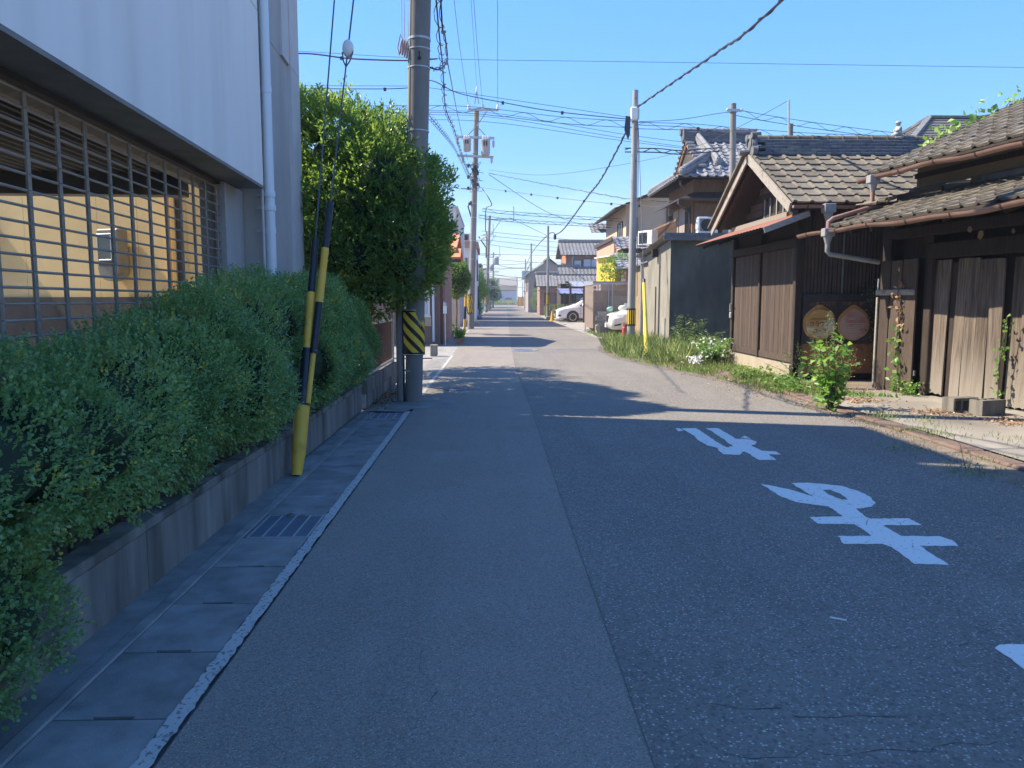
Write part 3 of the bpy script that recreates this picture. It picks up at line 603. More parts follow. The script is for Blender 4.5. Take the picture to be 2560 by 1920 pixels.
# roller grille
gr = thing('roller_grille', 'steel roller grille of thin horizontal rods closing the drive-through under the white wall', 'grille', WM[bld.name] @ Vector((-.3, 0, 0)), BR)
ya, yb = B_(1.6), B_(7.68)
b = MB(); b.tube([(0, ya, 0), (0, yb, 0)], .0078, 8); me = b.mesh('rod', M['steel'], True)
zr = [2.53-i*.0845 for i in range(22)]
for z in zr: place(me, 'rod', gr, (0, rnd.uniform(-.004, .004), z))
lb = MB()
for i in range(len(zr)):
    lb.bbox(-.006, .012, -.016, .016, zr[i]-.0838/1.0, zr[i]-.001, .003)
lme = lb.mesh('link_strip', M['grille_link'])
Yc = 3.886-.333*6
while Yc < 7.6:
    place(lme, 'link_strip', gr, (.002, B_(Yc), 0)); Yc += .333
b = MB(); b.box(-.05, .05, yb, yb+.05, .1, 2.59); b.build('guide_rail', M['galv'], gr, local=True)
b = MB(); b.box(-.03, .03, ya, yb, .58, .63); b.build('bottom_rail', M['galv'], gr, local=True)
b = MB(); b.lathe([(.001, ya), (.19, ya), (.19, yb), (.001, yb)], (-.22, 0, 2.74), 14, 'Y'); b.build('shutter_drum', M['grille_link'], gr, local=True)

# ---- yellow building beyond the drive-through
a = R(-20); O = Vector((-3.75, 11.0, 0))
yw = thing('yellow_building', 'sunlit yellow rendered building seen through the grille', 'building', O, a)
# local x runs left along the wall, y away behind it
b = MB()
xs = [0, -.62, -1.5, -2.25, -2.95, -3.7, -5.2, -8.0]
for p, q in zip(xs[:-1], xs[1:]): b.box(q+.006, p, 0, .3, 1.5, 6)
b.build('wall', M['yellow_wall'], yw, local=True)
b = MB(); b.box(-8, 0, .012, .3, 1.5, 6); b.build('wall_joint', M['soffit'], yw, local=True)
b = MB(); b.box(-8, .05, -.04, .3, 0, 1.498); b.build('plinth', M['dark_brown'], yw, local=True)
b = MB(); b.box(-7.9, -4.25, -.45, -.002, 2.52, 2.62); b.box(-7.9, -4.25, -.47, -.45, 2.47, 2.66); b.build('canopy', M['dark_brown'], yw, local=True)
dr = MB(); dr.box(-7.6, -4.55, -.03, -.002, 1.55, 2.5); dr.build('shutter_frame', M['dark_brown'], yw, local=True)
b = MB(); b.box(-.075, .075, -.015, .015, -.42, .42); me = b.mesh('slat', D('slat_grey', (.1,.095,.085), (.15,.145,.13), 5, rough=.7))
for i in range(17): place(me, 'slat', yw, (-4.75-i*.168, -.05, 2.02))
for i, xx in enumerate((-.75, -.9)):
    b = MB(); b.tube([(xx, -.05, 1.5), (xx, -.05, 5)], .03, 8); b.build('pipe', M['yellow_wall'] if i else M['dark_brown'], yw, True, local=True)
mb = thing('meter_box', 'grey meter box with a glazed door on the yellow wall behind the grille', 'meter box', yw.matrix_world @ Vector((0,0,0)) if False else WM[yw.name] @ Vector((-1.85, -.12, 1.92)), a)
b = MB(); b.bbox(-.2, .2, -.1, .1, 0, .56, .02); b.build('case', D('meter_grey', (.2,.185,.155), (.26,.24,.2), 6, rough=.6), mb, local=True)
b = MB(); b.box(-.15, .08, -.115, -.1, .12, .47); b.build('glazed_door', M['glass_dark'], mb, local=True)
b = MB(); b.bbox(-.17, -.15, -.125, -.1, .1, .49, .004); b.bbox(.08, .1, -.125, -.1, .1, .49, .004); b.bbox(-.15, .08, -.125, -.1, .47, .49, .004); b.bbox(-.15, .08, -.125, -.1, .1, .12, .004); b.build('door_frame', M['galv'], mb, local=True)
b = MB(); b.lathe([(.001, -.1), (.19, -.1), (.19, .09), (.001, .09)], (.0, 0, 0), 16, 'Y'); b.build('meter_dome', M['meter_grey'], mb, local=True)
# ground slab of the court
sheet('court', [(-14,-4),(-2.45,-4),(-2.9,10.3),(-3.2,19),(-14,19)], -.01, 'concrete')
pb = MB(); pp = WM[yw.name] @ Vector((-.1, -.75, 0)); pb.tube([pp, pp+Vector((0, 0, 3.6))], .045, 10); tag(pb.build('court_pipe', M['dark_brown'], None, True), 'dark standpipe in front of the right end of the yellow wall', 'pipe')

# ---- planter wall along the footway: two courses of blocks with a cast coping
pw = thing('planter_wall', 'low stained concrete wall carrying the clipped hedge beside the footway', 'wall', (-1.8, 4.5, 0))
bk = MB(); bk.bbox(-.06, .06, -.398, .398, 0, .305, .006); bme = bk.mesh('panel', M['concrete_dark'])
for c in range(1):
    y = -3.0
    while y < 10.0:
        place(bme, 'panel', pw, (rnd.uniform(-.003, .003), y-4.5, -.01), (0, 0, rnd.uniform(-.004, .004))); y += .802
ck = MB(); ck.bbox(-.07, .068, -.398, .398, 0, .05, .008); cme = ck.mesh('coping', M['concrete_dark'])
y = -3
while y < 10.0: place(cme, 'coping', pw, (0, y-4.5, .297+rnd.uniform(-.003, .003))); y += .802
b = MB(); b.box(-2.35, -1.87, -3, 10.2, -.05, .27); b.build('soil', M['dirt'], pw)
# ---- fence on its own block wall, up to the pole
fw = thing('fence', 'rusty vertical bar fence on a low block wall between the hedge and the striped pole', 'fence', (-1.74, 12, 0))
b = MB(); b.bbox(-.06, .06, -.198, .198, 0, .19, .006); fme = b.mesh('block', M['concrete_dark'])
for c in range(2):
    for i in range(8): place(fme, 'block', fw, (0, 10.52+i*.401+(.0 if c else .08)-12, c*.193))
for z in (.43, 1.12):
    b = MB(); b.box(-1.76, -1.72, 10.4, 13.42, z-.02, z+.02); b.build('rail', M['galv'], fw)
D('rust_bar', (.2,.11,.085), (.28,.17,.13), 14, rough=.8)
b = MB(); b.box(-.007, .007, -.007, .007, -.33, .33); me = b.mesh('bar', M['rust_bar'])
for i in range(37): place(me, 'bar', fw, (0, 10.5+i*.078-12, .775))
for y in (10.38, 13.44):
    b = MB(); b.box(-1.77, -1.71, y-.03, y+.03, 0, 1.28); b.build('post', M['galv'], fw)
# ================================================================ RIGHT: the two old sheds
def roof_tile(name, m, wd=.3, ln=.34, th=.03, roll=.045):
    b = MB(); prof = [(0, roll*.75), (.045, roll), (.085, roll*.8), (.12, .012), (.2, 0), (.27, .006), (wd*1.02, roll*.55)] if roll > .031 else [(0, .018), (.025, .03), (.06, .026), (.075, .004), (.2, 0), (.285, .002), (.306, .014)]
    prof = [(x*wd/.3, z) for x, z in prof]; k = len(prof)
    lo = [(x, 0, z+th) for x, z in prof]; hi = [(x, ln, z) for x, z in prof]; sk = [(x, .004, z-.004) for x, z in prof]
    vs = lo+hi+sk; fs = [(i, i+1, k+i+1, k+i) for i in range(k-1)]+[(2*k+i, 2*k+i+1, i+1, i) for i in range(k-1)]
    fs += [(0, k, 2*k), (k-1, 3*k-1, 2*k-1)]
    b.add(vs, fs); me = b.mesh(name, M[m]); return me
def frame(O, ex, ey):
    ex = Vector(ex).normalized(); ey = Vector(ey).normalized(); ez = ex.cross(ey).normalized(); ey = ez.cross(ex)
    return Matrix(((ex.x, ey.x, ez.x, O[0]), (ex.y, ey.y, ez.y, O[1]), (ex.z, ey.z, ez.z, O[2]), (0, 0, 0, 1)))
def tiled(parent, me, F, nx, ny, sx, sy, jit=.006, name='tile', skip=None):
    inv = WM[parent.name].inverted() @ F
    for j in range(ny):
        for i in range(nx):
            if skip and skip(i, j): continue
            Mx = inv @ Matrix.Translation((i*sx+rnd.uniform(-jit, jit), j*sy+rnd.uniform(-jit, jit)*1.5, rnd.uniform(0, jit*1.2))) @ Euler((rnd.uniform(-1, 1)*jit*1.6, rnd.uniform(-1, 1)*jit*1.6, rnd.uniform(-1, 1)*jit*1.4)).to_matrix().to_4x4()
            place(me, name, parent, Mx.translation, Mx.to_euler())
def half_gutter(pts, r=.055, n=7):
    b = MB(); pts = [Vector(p) for p in pts]; k = len(pts); vs = []
    for i, p in enumerate(pts):
        t = (pts[min(i+1, k-1)]-pts[max(i-1, 0)]).normalized(); s = t.cross(Vector((0, 0, 1))).normalized()
        for q, rr in ((0, r), (1, r-.006)):
            for j in range(n):
                a = math.pi+math.pi*j/(n-1); vs.append(p+s*math.cos(a)*rr+Vector((0, 0, math.sin(a)*rr)))
    fs = []
    for i in range(k-1):
        for j in range(n-1):
            a = i*2*n+j; c = (i+1)*2*n+j; fs += [(a, a+1, c+1, c), (a+n, c+n, c+n+1, a+n+1)]
        for j in (0, n-1): a = i*2*n+j; c = (i+1)*2*n+j; fs.append((a, c, c+n, a+n))
    for i in (0, k-1):
        for j in range(n-1): a = i*2*n+j; fs.append((a, a+1, a+n+1, a+n))
    fs.append(list(range(n))); fs.append([(k-1)*2*n+j for j in range(n)])
    return b.add([v[:] for v in vs], fs)
def plank(mk, w_, h, t=.025, rough=True):
    b = MB(); n = 5
    # slightly ragged bottom and top ends
    xs = [-w_/2+w_*i/n for i in range(n+1)]
    lo = [rnd.uniform(0, .035) if rough else 0 for _ in xs]; hi = [h-(rnd.uniform(0, .012) if rough else 0) for _ in xs]
    b.ext([(x, -t/2, z) for x, z in zip(xs, lo)]+[(x, -t/2, z) for x, z in zip(xs[::-1], hi[::-1])], (0, t, 0))
    me = b.mesh('plank', M[mk]); return me

# ---------------------------------------------------------------- near storehouse, turned a little against the road
TH = math.atan(.15); NO = Vector((6.31, 12.46, 0))
ns_ = thing('storehouse', 'weathered timber storehouse nearest on the right with two tiers of brown roof tiles', 'shed', NO, TH)
NW = WM[ns_.name]; nl = lambda x, y, z: NW @ Vector((x, y, z))
# wall boards
y = -1.02; k = 0
pl = [(.30,'wood_grey',0),(.13,'wood_dark',.05),(.2,'wood_grey',0),(.22,'wood_grey',.01),(.21,'wood_grey',0),(.1,'wood_dark',.06),(.24,'wood_grey',-.05),(.21,'wood_grey',.02),(.23,'wood_grey',0),(.2,'wood_grey',.01)]
while y > -7.5:
    w_, mk, back = pl[k % len(pl)]; k += 1
    me = plank(mk, w_-.008, 2.02-(.02 if k % 3 else 0))
    lean = rnd.uniform(-.006, .006); out = rnd.uniform(.02, .035)
    if k == 7: lean = .03
    place(me, 'plank', ns_, (.2+back+rnd.uniform(-.01, .01)-out, y-w_/2, .02+rnd.uniform(-.02, .03)), (lean, out*.7/1.0, -math.pi/2+rnd.uniform(-.02, .02)))
    y -= w_+rnd.uniform(.0, .006)
b = MB(); b.box(.29, .33, -8.5, -.05, 0, 2.9); b.build('back_boarding', M['wood_dark'], ns_, local=True)
for y0, y1, z0, z1 in [(-8, -.95, 2.07, 2.3), (-8, -.03, 2.42, 2.58)]:
    b = MB(); b.bbox(.07, .24, y0, y1, z0, z1, .012); b.build('beam', M['wood_dark'], ns_, local=True)
for y0 in (-.98, -3.65, -6.2):
    b = MB(); b.bbox(.1, .26, y0-.08, y0+.08, 0, 2.42, .01); b.build('post', M['wood_dark'], ns_, local=True)
b = MB(); b.box(.1, .3, -.1, .1, 0, 2.75); b.build('post', M['wood_dark'], ns_, local=True)
b = MB(); b.box(.26, .3, -.95, .05, 2.1, 3.15); b.build('upper_boarding', M['wood_dark'], ns_, local=True)
# plaster patches left high under the pent roof
for y0, z0, s in ((-2.0, 2.34, .06), (-1.8, 2.43, .045), (-2.55, 2.34, .03)):
    b = MB(); b.ext([(.06, y0+s*math.cos(a)*rnd.uniform(.6, 1), z0+s*1.4*math.sin(a)*rnd.uniform(.6, 1)) for a in np.linspace(0, 5.6, 8)], (.012, 0, 0)); b.build('plaster_patch', M['plaster'], ns_, local=True)
# gate leaf: three tall boards with a bleached cross batten
gt = MB(); gt.box(.015, .04, -.9, 0, .3, .38); gate = gt.build('gate', M['wood_grey'], ns_, local=True, org=(0, -.45, 0))
for y0, w_ in ((-.14, .25), (-.415, .27), (-.72, .32)):
    me = plank('wood_door', w_-.012, 2.1, .028); place(me, 'plank', gate, (0, y0+.45, -.02+rnd.uniform(-.01, .01)), (rnd.uniform(-.008, .008), .0, -math.pi/2))
b = MB(); b.bbox(-.05, -.015, -.875, .035, 1.53, 1.62, .008); b.build('batten', M['wood_bleached'], ns_, local=True).parent = ns_
b = MB(); b.bbox(-.045, -.016, -.02, .02, .02, 1.5, .005); b.build('gate_stile', M['wood_bleached'], ns_, local=True)
b = MB(); b.tube([(-.03, .0, 1.6), (-.025, .0, 1.8)], .012, 6); b.build('gate_pin', M['galv'], ns_, local=True)
# pent roof
sl = math.atan(.36)
F = frame(nl(-.83, -7.4, 2.60), NW.to_3x3() @ Vector((0, 1, 0)), NW.to_3x3() @ Vector((1, 0, .36)))
# local ex runs away along the eave; normal must point up
if F.to_3x3().col[2].z < 0: F = frame(nl(-.83, .2, 2.60), NW.to_3x3() @ Vector((0, -1, 0)), NW.to_3x3() @ Vector((1, 0, .36)))
tn = roof_tile('tile', 'tile_brown', .29, .34, .034, .03)
tiled(ns_, tn, F, 18, 6, .285, .275, .011)
b = MB(); b.ext([(-.86, .25, 2.55), (-.86, -8, 2.55), (.66, -8, 3.1), (.66, .25, 3.1)], (0, 0, .035)); b.build('roof_deck', M['wood_dark'], ns_, local=True)
for i in range(16):
    b = MB(); yy = .15-i*.5; b.bar((-.8, yy, 2.5), (.3, yy, 2.88), .06, .07); b.build('rafter', M['wood_dark'], ns_, local=True)
b = MB(); b.bbox(.5, .7, -6, .12, 3.12, 3.25, .03); b.build('flashing_tile', M['tile_ridge'], ns_, local=True)
# a few slipped tiles lying loose on the pent roof
for (x, y, r) in ((-.15, -.02, .5), (-.05, -.1, .3), (.05, -2.9, -.5), (-.3, -3.2, -.4), (.2, -1.6, .4)):
    place(tn, 'loose_tile', ns_, (x, y, 2.66+(x+.83)*.36+.06), (.05, -sl+.06, r))
# upper wall and roof
b = MB(); b.box(.66, .8, -8, .12, 3.1, 3.72); b.build('plaster_wall', M['plaster'], ns_, local=True)
b = MB(); b.box(.63, .655, -8, .14, 3.42, 3.5); b.build('wall_rail', M['wood_dark'], ns_, local=True)
b = MB(); b.ext([(.66, .1, 3), (6, .1, 3), (6, .1, 6.1), (4.6, .1, 5.45), (.66, .1, 3.7)], (0, -.1, 0)); b.build('gable_wall', M['wood_dark'], ns_, local=True)
b = MB(); b.box(.8, 6, -8, -.1, 0, 3); b.build('store_body', M['wood_dark'], ns_, local=True)
F2 = frame(nl(-.05, .38, 3.5), NW.to_3x3() @ Vector((0, -1, 0)), NW.to_3x3() @ Vector((1, 0, .46)))
tiled(ns_, tn, F2, 16, 17, .285, .285, .008)
b = MB(); b.ext([(-.06, .38, 3.46), (-.06, -8, 3.46), (4.75, -8, 5.67), (4.75, .38, 5.67)], (0, 0, .03)); b.build('roof_deck', M['wood_dark'], ns_, local=True)
b = MB(); b.ext([(4.7, .38, 5.67), (4.7, -8, 5.67), (9.4, -8, 3.5), (9.4, .38, 3.5)], (0, 0, .04)); b.build('rear_roof', M['slate_roof'], ns_, local=True)
b = MB(); b.bar((-.06, .36, 3.44), (4.7, .36, 5.62), .05, .14); b.build('verge_board', M['wood_dark'], ns_, local=True)
b = MB(); b.bbox(4.55, 4.85, -8, .4, 5.72, 5.95, .05); b.build('ridge', M['tile_ridge'], ns_, local=True)
# copper coloured gutters, sagging between their brackets
def gutter_run(x, ya, yb, z, sag, n=26):
    pts = []
    for i in range(n+1):
        t = i/n; pts.append(nl(x+.015*math.sin(t*17), ya+(yb-ya)*t, z+sag*math.sin(t*9.5)*(1-t*.5)+.012*math.sin(t*31)))
    half_gutter(pts, .06).build('gutter', M['copper'], ns_, True)
    for i in range(1, n, 3):
        b = MB(); p = pts[i]; b.lathe([(.066, -.012), (.066, .012)], (0, 0, 0), 12, 'Y'); b.v = [v for v in b.v]
        b.xf(Matrix.Translation(p) @ Matrix.Rotation(TH, 4, 'Z')); b.v = [(v[0], v[1], min(v[2], p.z+.004)) for v in b.v]; b.build('gutter_strap', M['bronze_frame'], ns_)
gutter_run(-.9, .95, -6.2, 2.56, .02)
gutter_run(-.12, .5, -6.2, 3.43, .025)
def hopper(parent, p, s=1):
    b = MB(); b.bbox(-.085*s, .085*s, -.075*s, .075*s, -.03*s, .1*s, .008); b.lathe([(.035*s, -.16*s), (.075*s, -.03*s)], n=10); b.xf(Matrix.Translation(p))
    return b.build('hopper', M['gutter_grey'], parent)
h1 = nl(-.13, .12, 3.36); h2 = nl(-.9, .1, 2.5); hopper(ns_, h1); hopper(ns_, h2)
q = [h1-Vector((0, 0, .1)), h1-Vector((0, 0, .36)), h1-Vector((.03, 0, .41)), h2+Vector((.08, .02, .26)), h2+Vector((0, 0, .2)), h2+Vector((0, 0, .08))]
b = MB(); b.tube(q, .036, 10); b.build('downpipe', M['copper'], ns_, True)
q = [h2-Vector((0, 0, .12)), h2-Vector((0, 0, .26)), h2-Vector((-.04, 0, .31)), nl(-.06, -.04, 2.06)]
b = MB(); b.tube(q, .038, 10); b.build('drain_elbow', M['gutter_grey'], ns_, True)

# ---------------------------------------------------------------- middle shed, gable to the road
ms = thing('timber_shed', 'dark timber shed with a gable, two plank doors and a red tin awning', 'shed', (5.5, 15.7, 0))
Ya, Yb = 13.92, 17.7
b = MB(); b.box(5.44, 5.7, Ya, Yb, -.2, .27); b.build('foundation', M['foundation'], ms)
b = MB(); b.box(5.62, 9.6, Ya+.12, Yb-.02, 0, 3.06); b.box(5.86, 9.6, Ya+.121, Yb-.021, 3.06, 3.2); b.build('wall', M['wood_dark'], ms)
for y, s in ((Ya+.06, .12), (15.86, .08), (Yb-.06, .12)):
    b = MB(); b.bbox(5.5, 5.62, y-s/2, y+s/2, -.1 if s > .1 else .2, 3.1, .008); b.build('post', M['wood_dark'], ms)
b = MB(); b.bbox(5.47, 5.62, Ya+.13, 15.81, .2, .275, .01); b.bbox(5.47, 5.62, 15.91, Yb-.13, .2, .275, .01); b.build('sill', M['wood_grey'], ms)
b = MB(); b.bbox(5.485, 5.62, Ya+.02, Yb-.02, 2.42, 2.58, .01); b.build('lintel', M['wood_dark'], ms)
def door(y0, y1, lab):
    bb = MB(); bb.box(5.575, 5.6, y0, y1, .28, 2.42); dd = bb.build('door', M['wood_dark'], ms, org=None)
    n = max(3, round((y1-y0)/.125)); w_ = (y1-y0)/n
    mes = [plank('wood_door', w_-.006, 2.12, .022, False) for _ in range(2)]
    for i in range(n):
        inv = WM[dd.name].inverted() @ Vector((5.56+rnd.uniform(-.003, .003), y0+(i+.5)*w_, .285))
        place(mes[i % 2], 'plank', dd, inv, (0, 0, -math.pi/2))
    if lab: dd['label'] = lab
    b = MB(); b.bbox(5.525, 5.548, y0, y1, .3, .42, .004); b.build('bottom_rail', M['wood_door'], dd)
door(15.93, 17.56, None); door(14.05, 15.8, None)
b = MB(); b.tube([(5.47, 17.62, 1.2), (5.47, 17.62, 1.36), (5.44, 17.5, 1.38)], .018, 6); b.bbox(5.46, 5.5, 17.56, 17.66, 1.05, 1.18, .006); b.build('padlock', M['galv'], ms)
# red tin awning over the doors
aw = MB(); n = 26
for i in range(n):
    y0 = 13.45+i*(17.85-13.45)/n; y1 = y0+(17.85-13.45)/n; ym = (y0+y1)/2
    aw.add([(4.68, y0, 2.70), (4.68, ym, 2.715), (4.68, y1, 2.70), (5.56, y0, 3.02), (5.56, ym, 3.035), (5.56, y1, 3.02)], [(0,1,4,3), (1,2,5,4)])
aw.build('awning', M['red_rust'], ms)
b = MB(); b.ext([(4.72, 13.46, 2.675), (4.72, 17.84, 2.675), (5.55, 17.84, 2.98), (5.55, 13.46, 2.98)], (0, 0, .02)); b.build('awning_boards', M['wood_dark'], ms)
b = MB(); b.bar((4.72, 13.43, 2.66), (5.5, 13.43, 2.95), .03, .1); b.build('awning_fascia', M['wood_bleached'], ms)
b = MB(); b.bar((5.46, Ya+.4, 3.02), (5.46, 17.6, 3.02), .04, .12); b.build('awning_ledger', M['wood_grey'], ms)
for y in (13.7, 15, 16.4, 17.6):
    b = MB(); b.bar((4.8, y, 2.64), (5.5, y, 2.9), .05, .06); b.build('awning_rafter', M['wood_dark'], ms)
# gable wall of horizontal boards with a slatted vent
apex = 4.36
b = MB(); b.ext([(5.78, Ya, 2.6), (5.78, Yb, 2.6), (5.78, Yb, 3.25), (5.78, 15.78, 4.3), (5.78, Ya, 3.3)], (.05, 0, 0)); b.build('gable_wall', M['wood_dark'], ms)
z = 3.08; i = 0
while z < 4.2:
    hh = .15; half = min(1.9, (4.33-z-hh)/.537); yc = 15.78
    segs = [(yc-half, yc+half)]
    if 3.1 < z < 3.5: segs = [(yc-half, 14.95), (16.5, yc+half)]
    for s0, s1 in segs:
        if s1-s0 > .1: b = MB(); b.bbox(5.75, 5.778, s0, s1, z, z+hh-.008, .004); b.build('board', M['wood_door'] if i % 3 else M['wood_dark'], ms)
    z += hh; i += 1
b = MB(); b.box(5.772, 5.777, 14.95, 16.5, 3.17, 3.52); b.build('vent_opening', M['black_paint'], ms)
for y in (14.95, 15.28, 15.64, 16.0, 16.34):
    b = MB(); b.bbox(5.73, 5.77, y-.02, y+.025, 3.16, 3.55, .004); b.build('vent_slat', M['wood_bleached'], ms)
# roof
b = MB(); b.ext([(5.18, 13.42, 3.1), (9.7, 13.42, 3.1), (9.7, 15.78, 4.36), (5.18, 15.78, 4.36)], (0, 0, .03)); b.build('roof_deck', M['wood_dark'], ms)
b = MB(); b.ext([(5.18, 18.2, 3.1), (9.7, 18.2, 3.1), (9.7, 15.78, 4.36), (5.18, 15.78, 4.36)], (0, 0, .05)); b.build('roof_deck', M['wood_dark'], ms)
tm = roof_tile('tile', 'tile_brown', .305, .39, .03, .03)
tiled(ms, tm, frame((5.17, 13.36, 3.11), (1, 0, 0), (0, 1, .534)), 15, 8, .3, .33, .006)
tiled(ms, tm, frame((9.67, 18.26, 3.11), (-1, 0, 0), (0, -1, .52)), 15, 8, .3, .33, .006, skip=lambda i, j: i < 11)
# bargeboards
b = MB(); b.bar((5.16, 13.44, 3.05), (5.16, 15.74, 4.28), .035, .17, (0, -.5, 1)); b.build('bargeboard', M['wood_bleached'], ms)
b = MB(); b.bar((5.16, 18.22, 3.02), (5.16, 15.84, 4.28), .035, .15, (0, .5, 1)); b.build('bargeboard', M['wood_bleached'], ms)
b = MB(); b.bar((5.13, 18.28, 3.14), (5.13, 15.9, 4.4), .1, .05, (0, .5, 1)); b.build('verge_tile', M['tile_brown'], ms)
for x in (5.3,):
    for s in (1, -1):
        b = MB(); b.bar((x, 15.78-s*2.3, 3.05), (x, 15.78, 4.26), .07, .09); b.build('rafter', M['wood_dark'], ms)
# ridge: courses of flat tiles with a rounded cap, scroll tile at the gable end
for c in range(5):
    x = 5.32
    nbm = MB(); wd = .21-.018*c; nbm.bbox(-.145, .145, -wd, wd, 0, .062, .008); me = nbm.mesh('ridge_course', M['tile_ridge'])
    while x < 9.6: place(me, 'ridge_course', ms, (x-5.5+.14+(.14 if c % 2 else 0), 15.78-15.7, 4.33+c*.064+rnd.uniform(-.003, .003)), (0, 0, rnd.uniform(-.01, .01))); x += .292
cm = MB(); cm.lathe([(.075, -.15), (.085, -.15), (.085, .12), (.1, .12), (.1, .15), (.075, .15)], n=12, axis='X'); cme2 = cm.mesh('ridge_cap', M['tile_brown'], True)
x = 5.42
while x < 9.6: place(cme2, 'ridge_cap', ms, (x-5.5, .08, 4.665), (0, rnd.uniform(-.02, .02), 0)); x += .3
b = MB()
b.lathe([(.001, -.05), (.2, -.05), (.22, 0), (.2, .05), (.001, .05)], (5.24, 15.78, 4.56), 18, 'X')
for s in (-1, 1):
    b.lathe([(.001, -.05), (.1, -.05), (.1, .05), (.001, .05)], (5.22, 15.78+s*.22, 4.4), 12, 'X'); b.lathe([(.001, -.05), (.07, -.05), (.07, .05), (.001, .05)], (5.22, 15.78+s*.16, 4.72), 10, 'X')
b.tube([(5.18, 15.78+.14*math.cos(a), 4.56+.14*math.sin(a)) for a in np.linspace(0, 5.5, 14)], .03, 6); b.tube([(5.25, 15.78, 4.42), (4.98, 15.78, 4.40)], .055, 8)
b.build('scroll_tile', M['tile_ridge'], ms, True)
# eave gutter with hopper and pipe on the camera side
half_gutter([Vector((5.16+i*.25, 13.3, 3.07+.006*math.sin(i))) for i in range(11)], .055).build('gutter', M['copper'], ms, True)
for x in (5.4, 6.25, 6.9, 7.4):
    b = MB(); b.lathe([(.06, -.012), (.06, .012)], (x, 13.3, 3.07), 12, 'X'); b.v = [(v[0], v[1], min(v[2], 3.075)) for v in b.v]; b.build('gutter_strap', M['bronze_frame'], ms)
hopper(ms, Vector((5.78, 13.3, 2.98)), 1.15)
b = MB(); b.tube([(5.78, 13.3, 2.84), (5.78, 13.3, 2.55)], .045, 10); b.build('downpipe', M['gutter_grey'], ms, True)
# corrugated side wall
def corr(x0, x1, z0, z1, y, pitch=.066, amp=.011):
    b = MB(); n = int((x1-x0)/pitch*4); vs = []
    for i in range(n+1):
        x = x0+(x1-x0)*i/n; yy = y-amp*math.sin(i*math.pi/2); vs += [(x, yy, z0), (x, yy, z1)]
    return b.add(vs, [(2*i, 2*i+2, 2*i+3, 2*i+1) for i in range(n)])
for i, x in enumerate((5.64, 6.26, 6.9, 7.54, 8.2)):
    corr(x, x+.66, 1.5+(.01 if i % 2 else 0), 3.1, Ya+.085-.006*(i % 2)).build('corrugated_sheet', M['corrugated_dark'], ms)
b = MB(); b.tube([(6.38, Ya+.05, 1.58), (6.38, Ya+.05, 3.05)], .022, 8); b.build('conduit', D('verdigris', (.12,.15,.13), (.17,.2,.18), 9, rough=.8), ms, True)
b = MB(); b.box(5.63, 8.8, Ya+.06, Ya+.1, 0, 1.5); b.build('lower_boarding', M['wood_dark'], ms)

# ---------------------------------------------------------------- painted sign board on the side wall
D('sign_dark', (.03,.027,.034), (.05,.044,.052), 4, rough=.65, c3=(.085,.06,.05), s3=2.5, r3=(.55,.8))
D('sign_brown', (.26,.12,.05), (.34,.17,.075), 6, rough=.75, c3=(.1,.05,.03), s3=4)
D('sign_orange', (.46,.23,.07), (.54,.3,.1), 6, rough=.75, c3=(.15,.07,.03), s3=5)
D('sign_cream', (.58,.5,.36), (.66,.59,.47), 3, rough=.75, c3=(.55,.32,.1), s3=3.4, r3=(.45,.56), stretch=(.5,1,1.6))
D('sign_pink', (.5,.34,.28), (.57,.43,.37), 2.2, rough=.75, c3=(.5,.22,.18), s3=2.2, r3=(.46,.6))
sg = thing('sign_board', 'faded drink sign board with two round panels leaning on the corrugated shed wall', 'sign', (6.36, 13.9, .1))
yS = 13.93
b = MB(); b.bbox(5.66, 7.06, yS, yS+.035, .1, 1.57, .006); b.build('board', M['sign_dark'], sg)
b = MB(); b.box(5.67, 7.05, yS-.004, yS-.001, .12, .66); b.build('lower_band', M['sign_brown'], sg)
def disc(cx, cz, r, y, m, name, tip=.0):
    pts = []
    for i in range(40):
        a = 2*math.pi*i/40; rr = r*(1+.012*math.sin(i*5.3)); z = rr*math.sin(a)
        if tip: z += tip*max(0, math.sin(a))**14
        pts.append((cx+rr*math.cos(a), y, cz+z))
    b = MB(); b.ext(pts, (0, .003, 0)); return b.build(name, M[m], sg)
disc(5.97, 1.03, .305, yS-.009, 'sign_orange', 'round_panel', .035); disc(5.985, 1.02, .265, yS-.014, 'sign_cream', 'round_panel_face')
disc(6.6, 1.02, .3, yS-.009, 'sign_orange', 'round_panel', .05); disc(6.61, 1.0, .262, yS-.014, 'sign_pink', 'round_panel_face', .04)
# katakana as brush strokes: name of a drink, two lines
KANA = {'ku': [[(.38,.95),(.12,.5)],[(.32,.78),(.85,.78),(.75,.4),(.4,.02)]], 'ra': [[(.2,.92),(.8,.92)],[(.12,.65),(.88,.65),(.78,.3),(.4,.0)]],
        'u': [[(.5,1),(.5,.8)],[(.12,.5),(.12,.78),(.88,.78),(.8,.4),(.4,.0)]], 'n': [[(.1,.85),(.35,.7)],[(.1,.08),(.55,.25),(.9,.75)]],
        'ko': [[(.12,.85),(.85,.85),(.85,.1),(.08,.1)]], '-': [[(.05,.5),(.95,.5)]]}
D('sign_text', (.1,.055,.03), (.15,.085,.045), 9, rough=.8); D('sign_text_pale', (.55,.45,.4), rough=.8)
def kana(txt, x, z, s, m, adv=1.12, wd=.13):
    b = MB()
    for ch in txt:
        if ch != ' ':
            for st in KANA[ch]:
                for p, q in zip(st[:-1], st[1:]):
                    b.bar((x+p[0]*s, yS-.0165, z+p[1]*s), (x+q[0]*s, yS-.0165, z+q[1]*s), wd*s, .002, (0, 1, 0))
        x += s*adv
    return b.build('lettering', M[m], sg)
kana(['ku', 'ra', 'u', 'n'], 5.79, .985, .085, 'sign_text'); kana(['ko', '-', 'ra'], 5.86, .86, .075, 'sign_text')
b = MB()
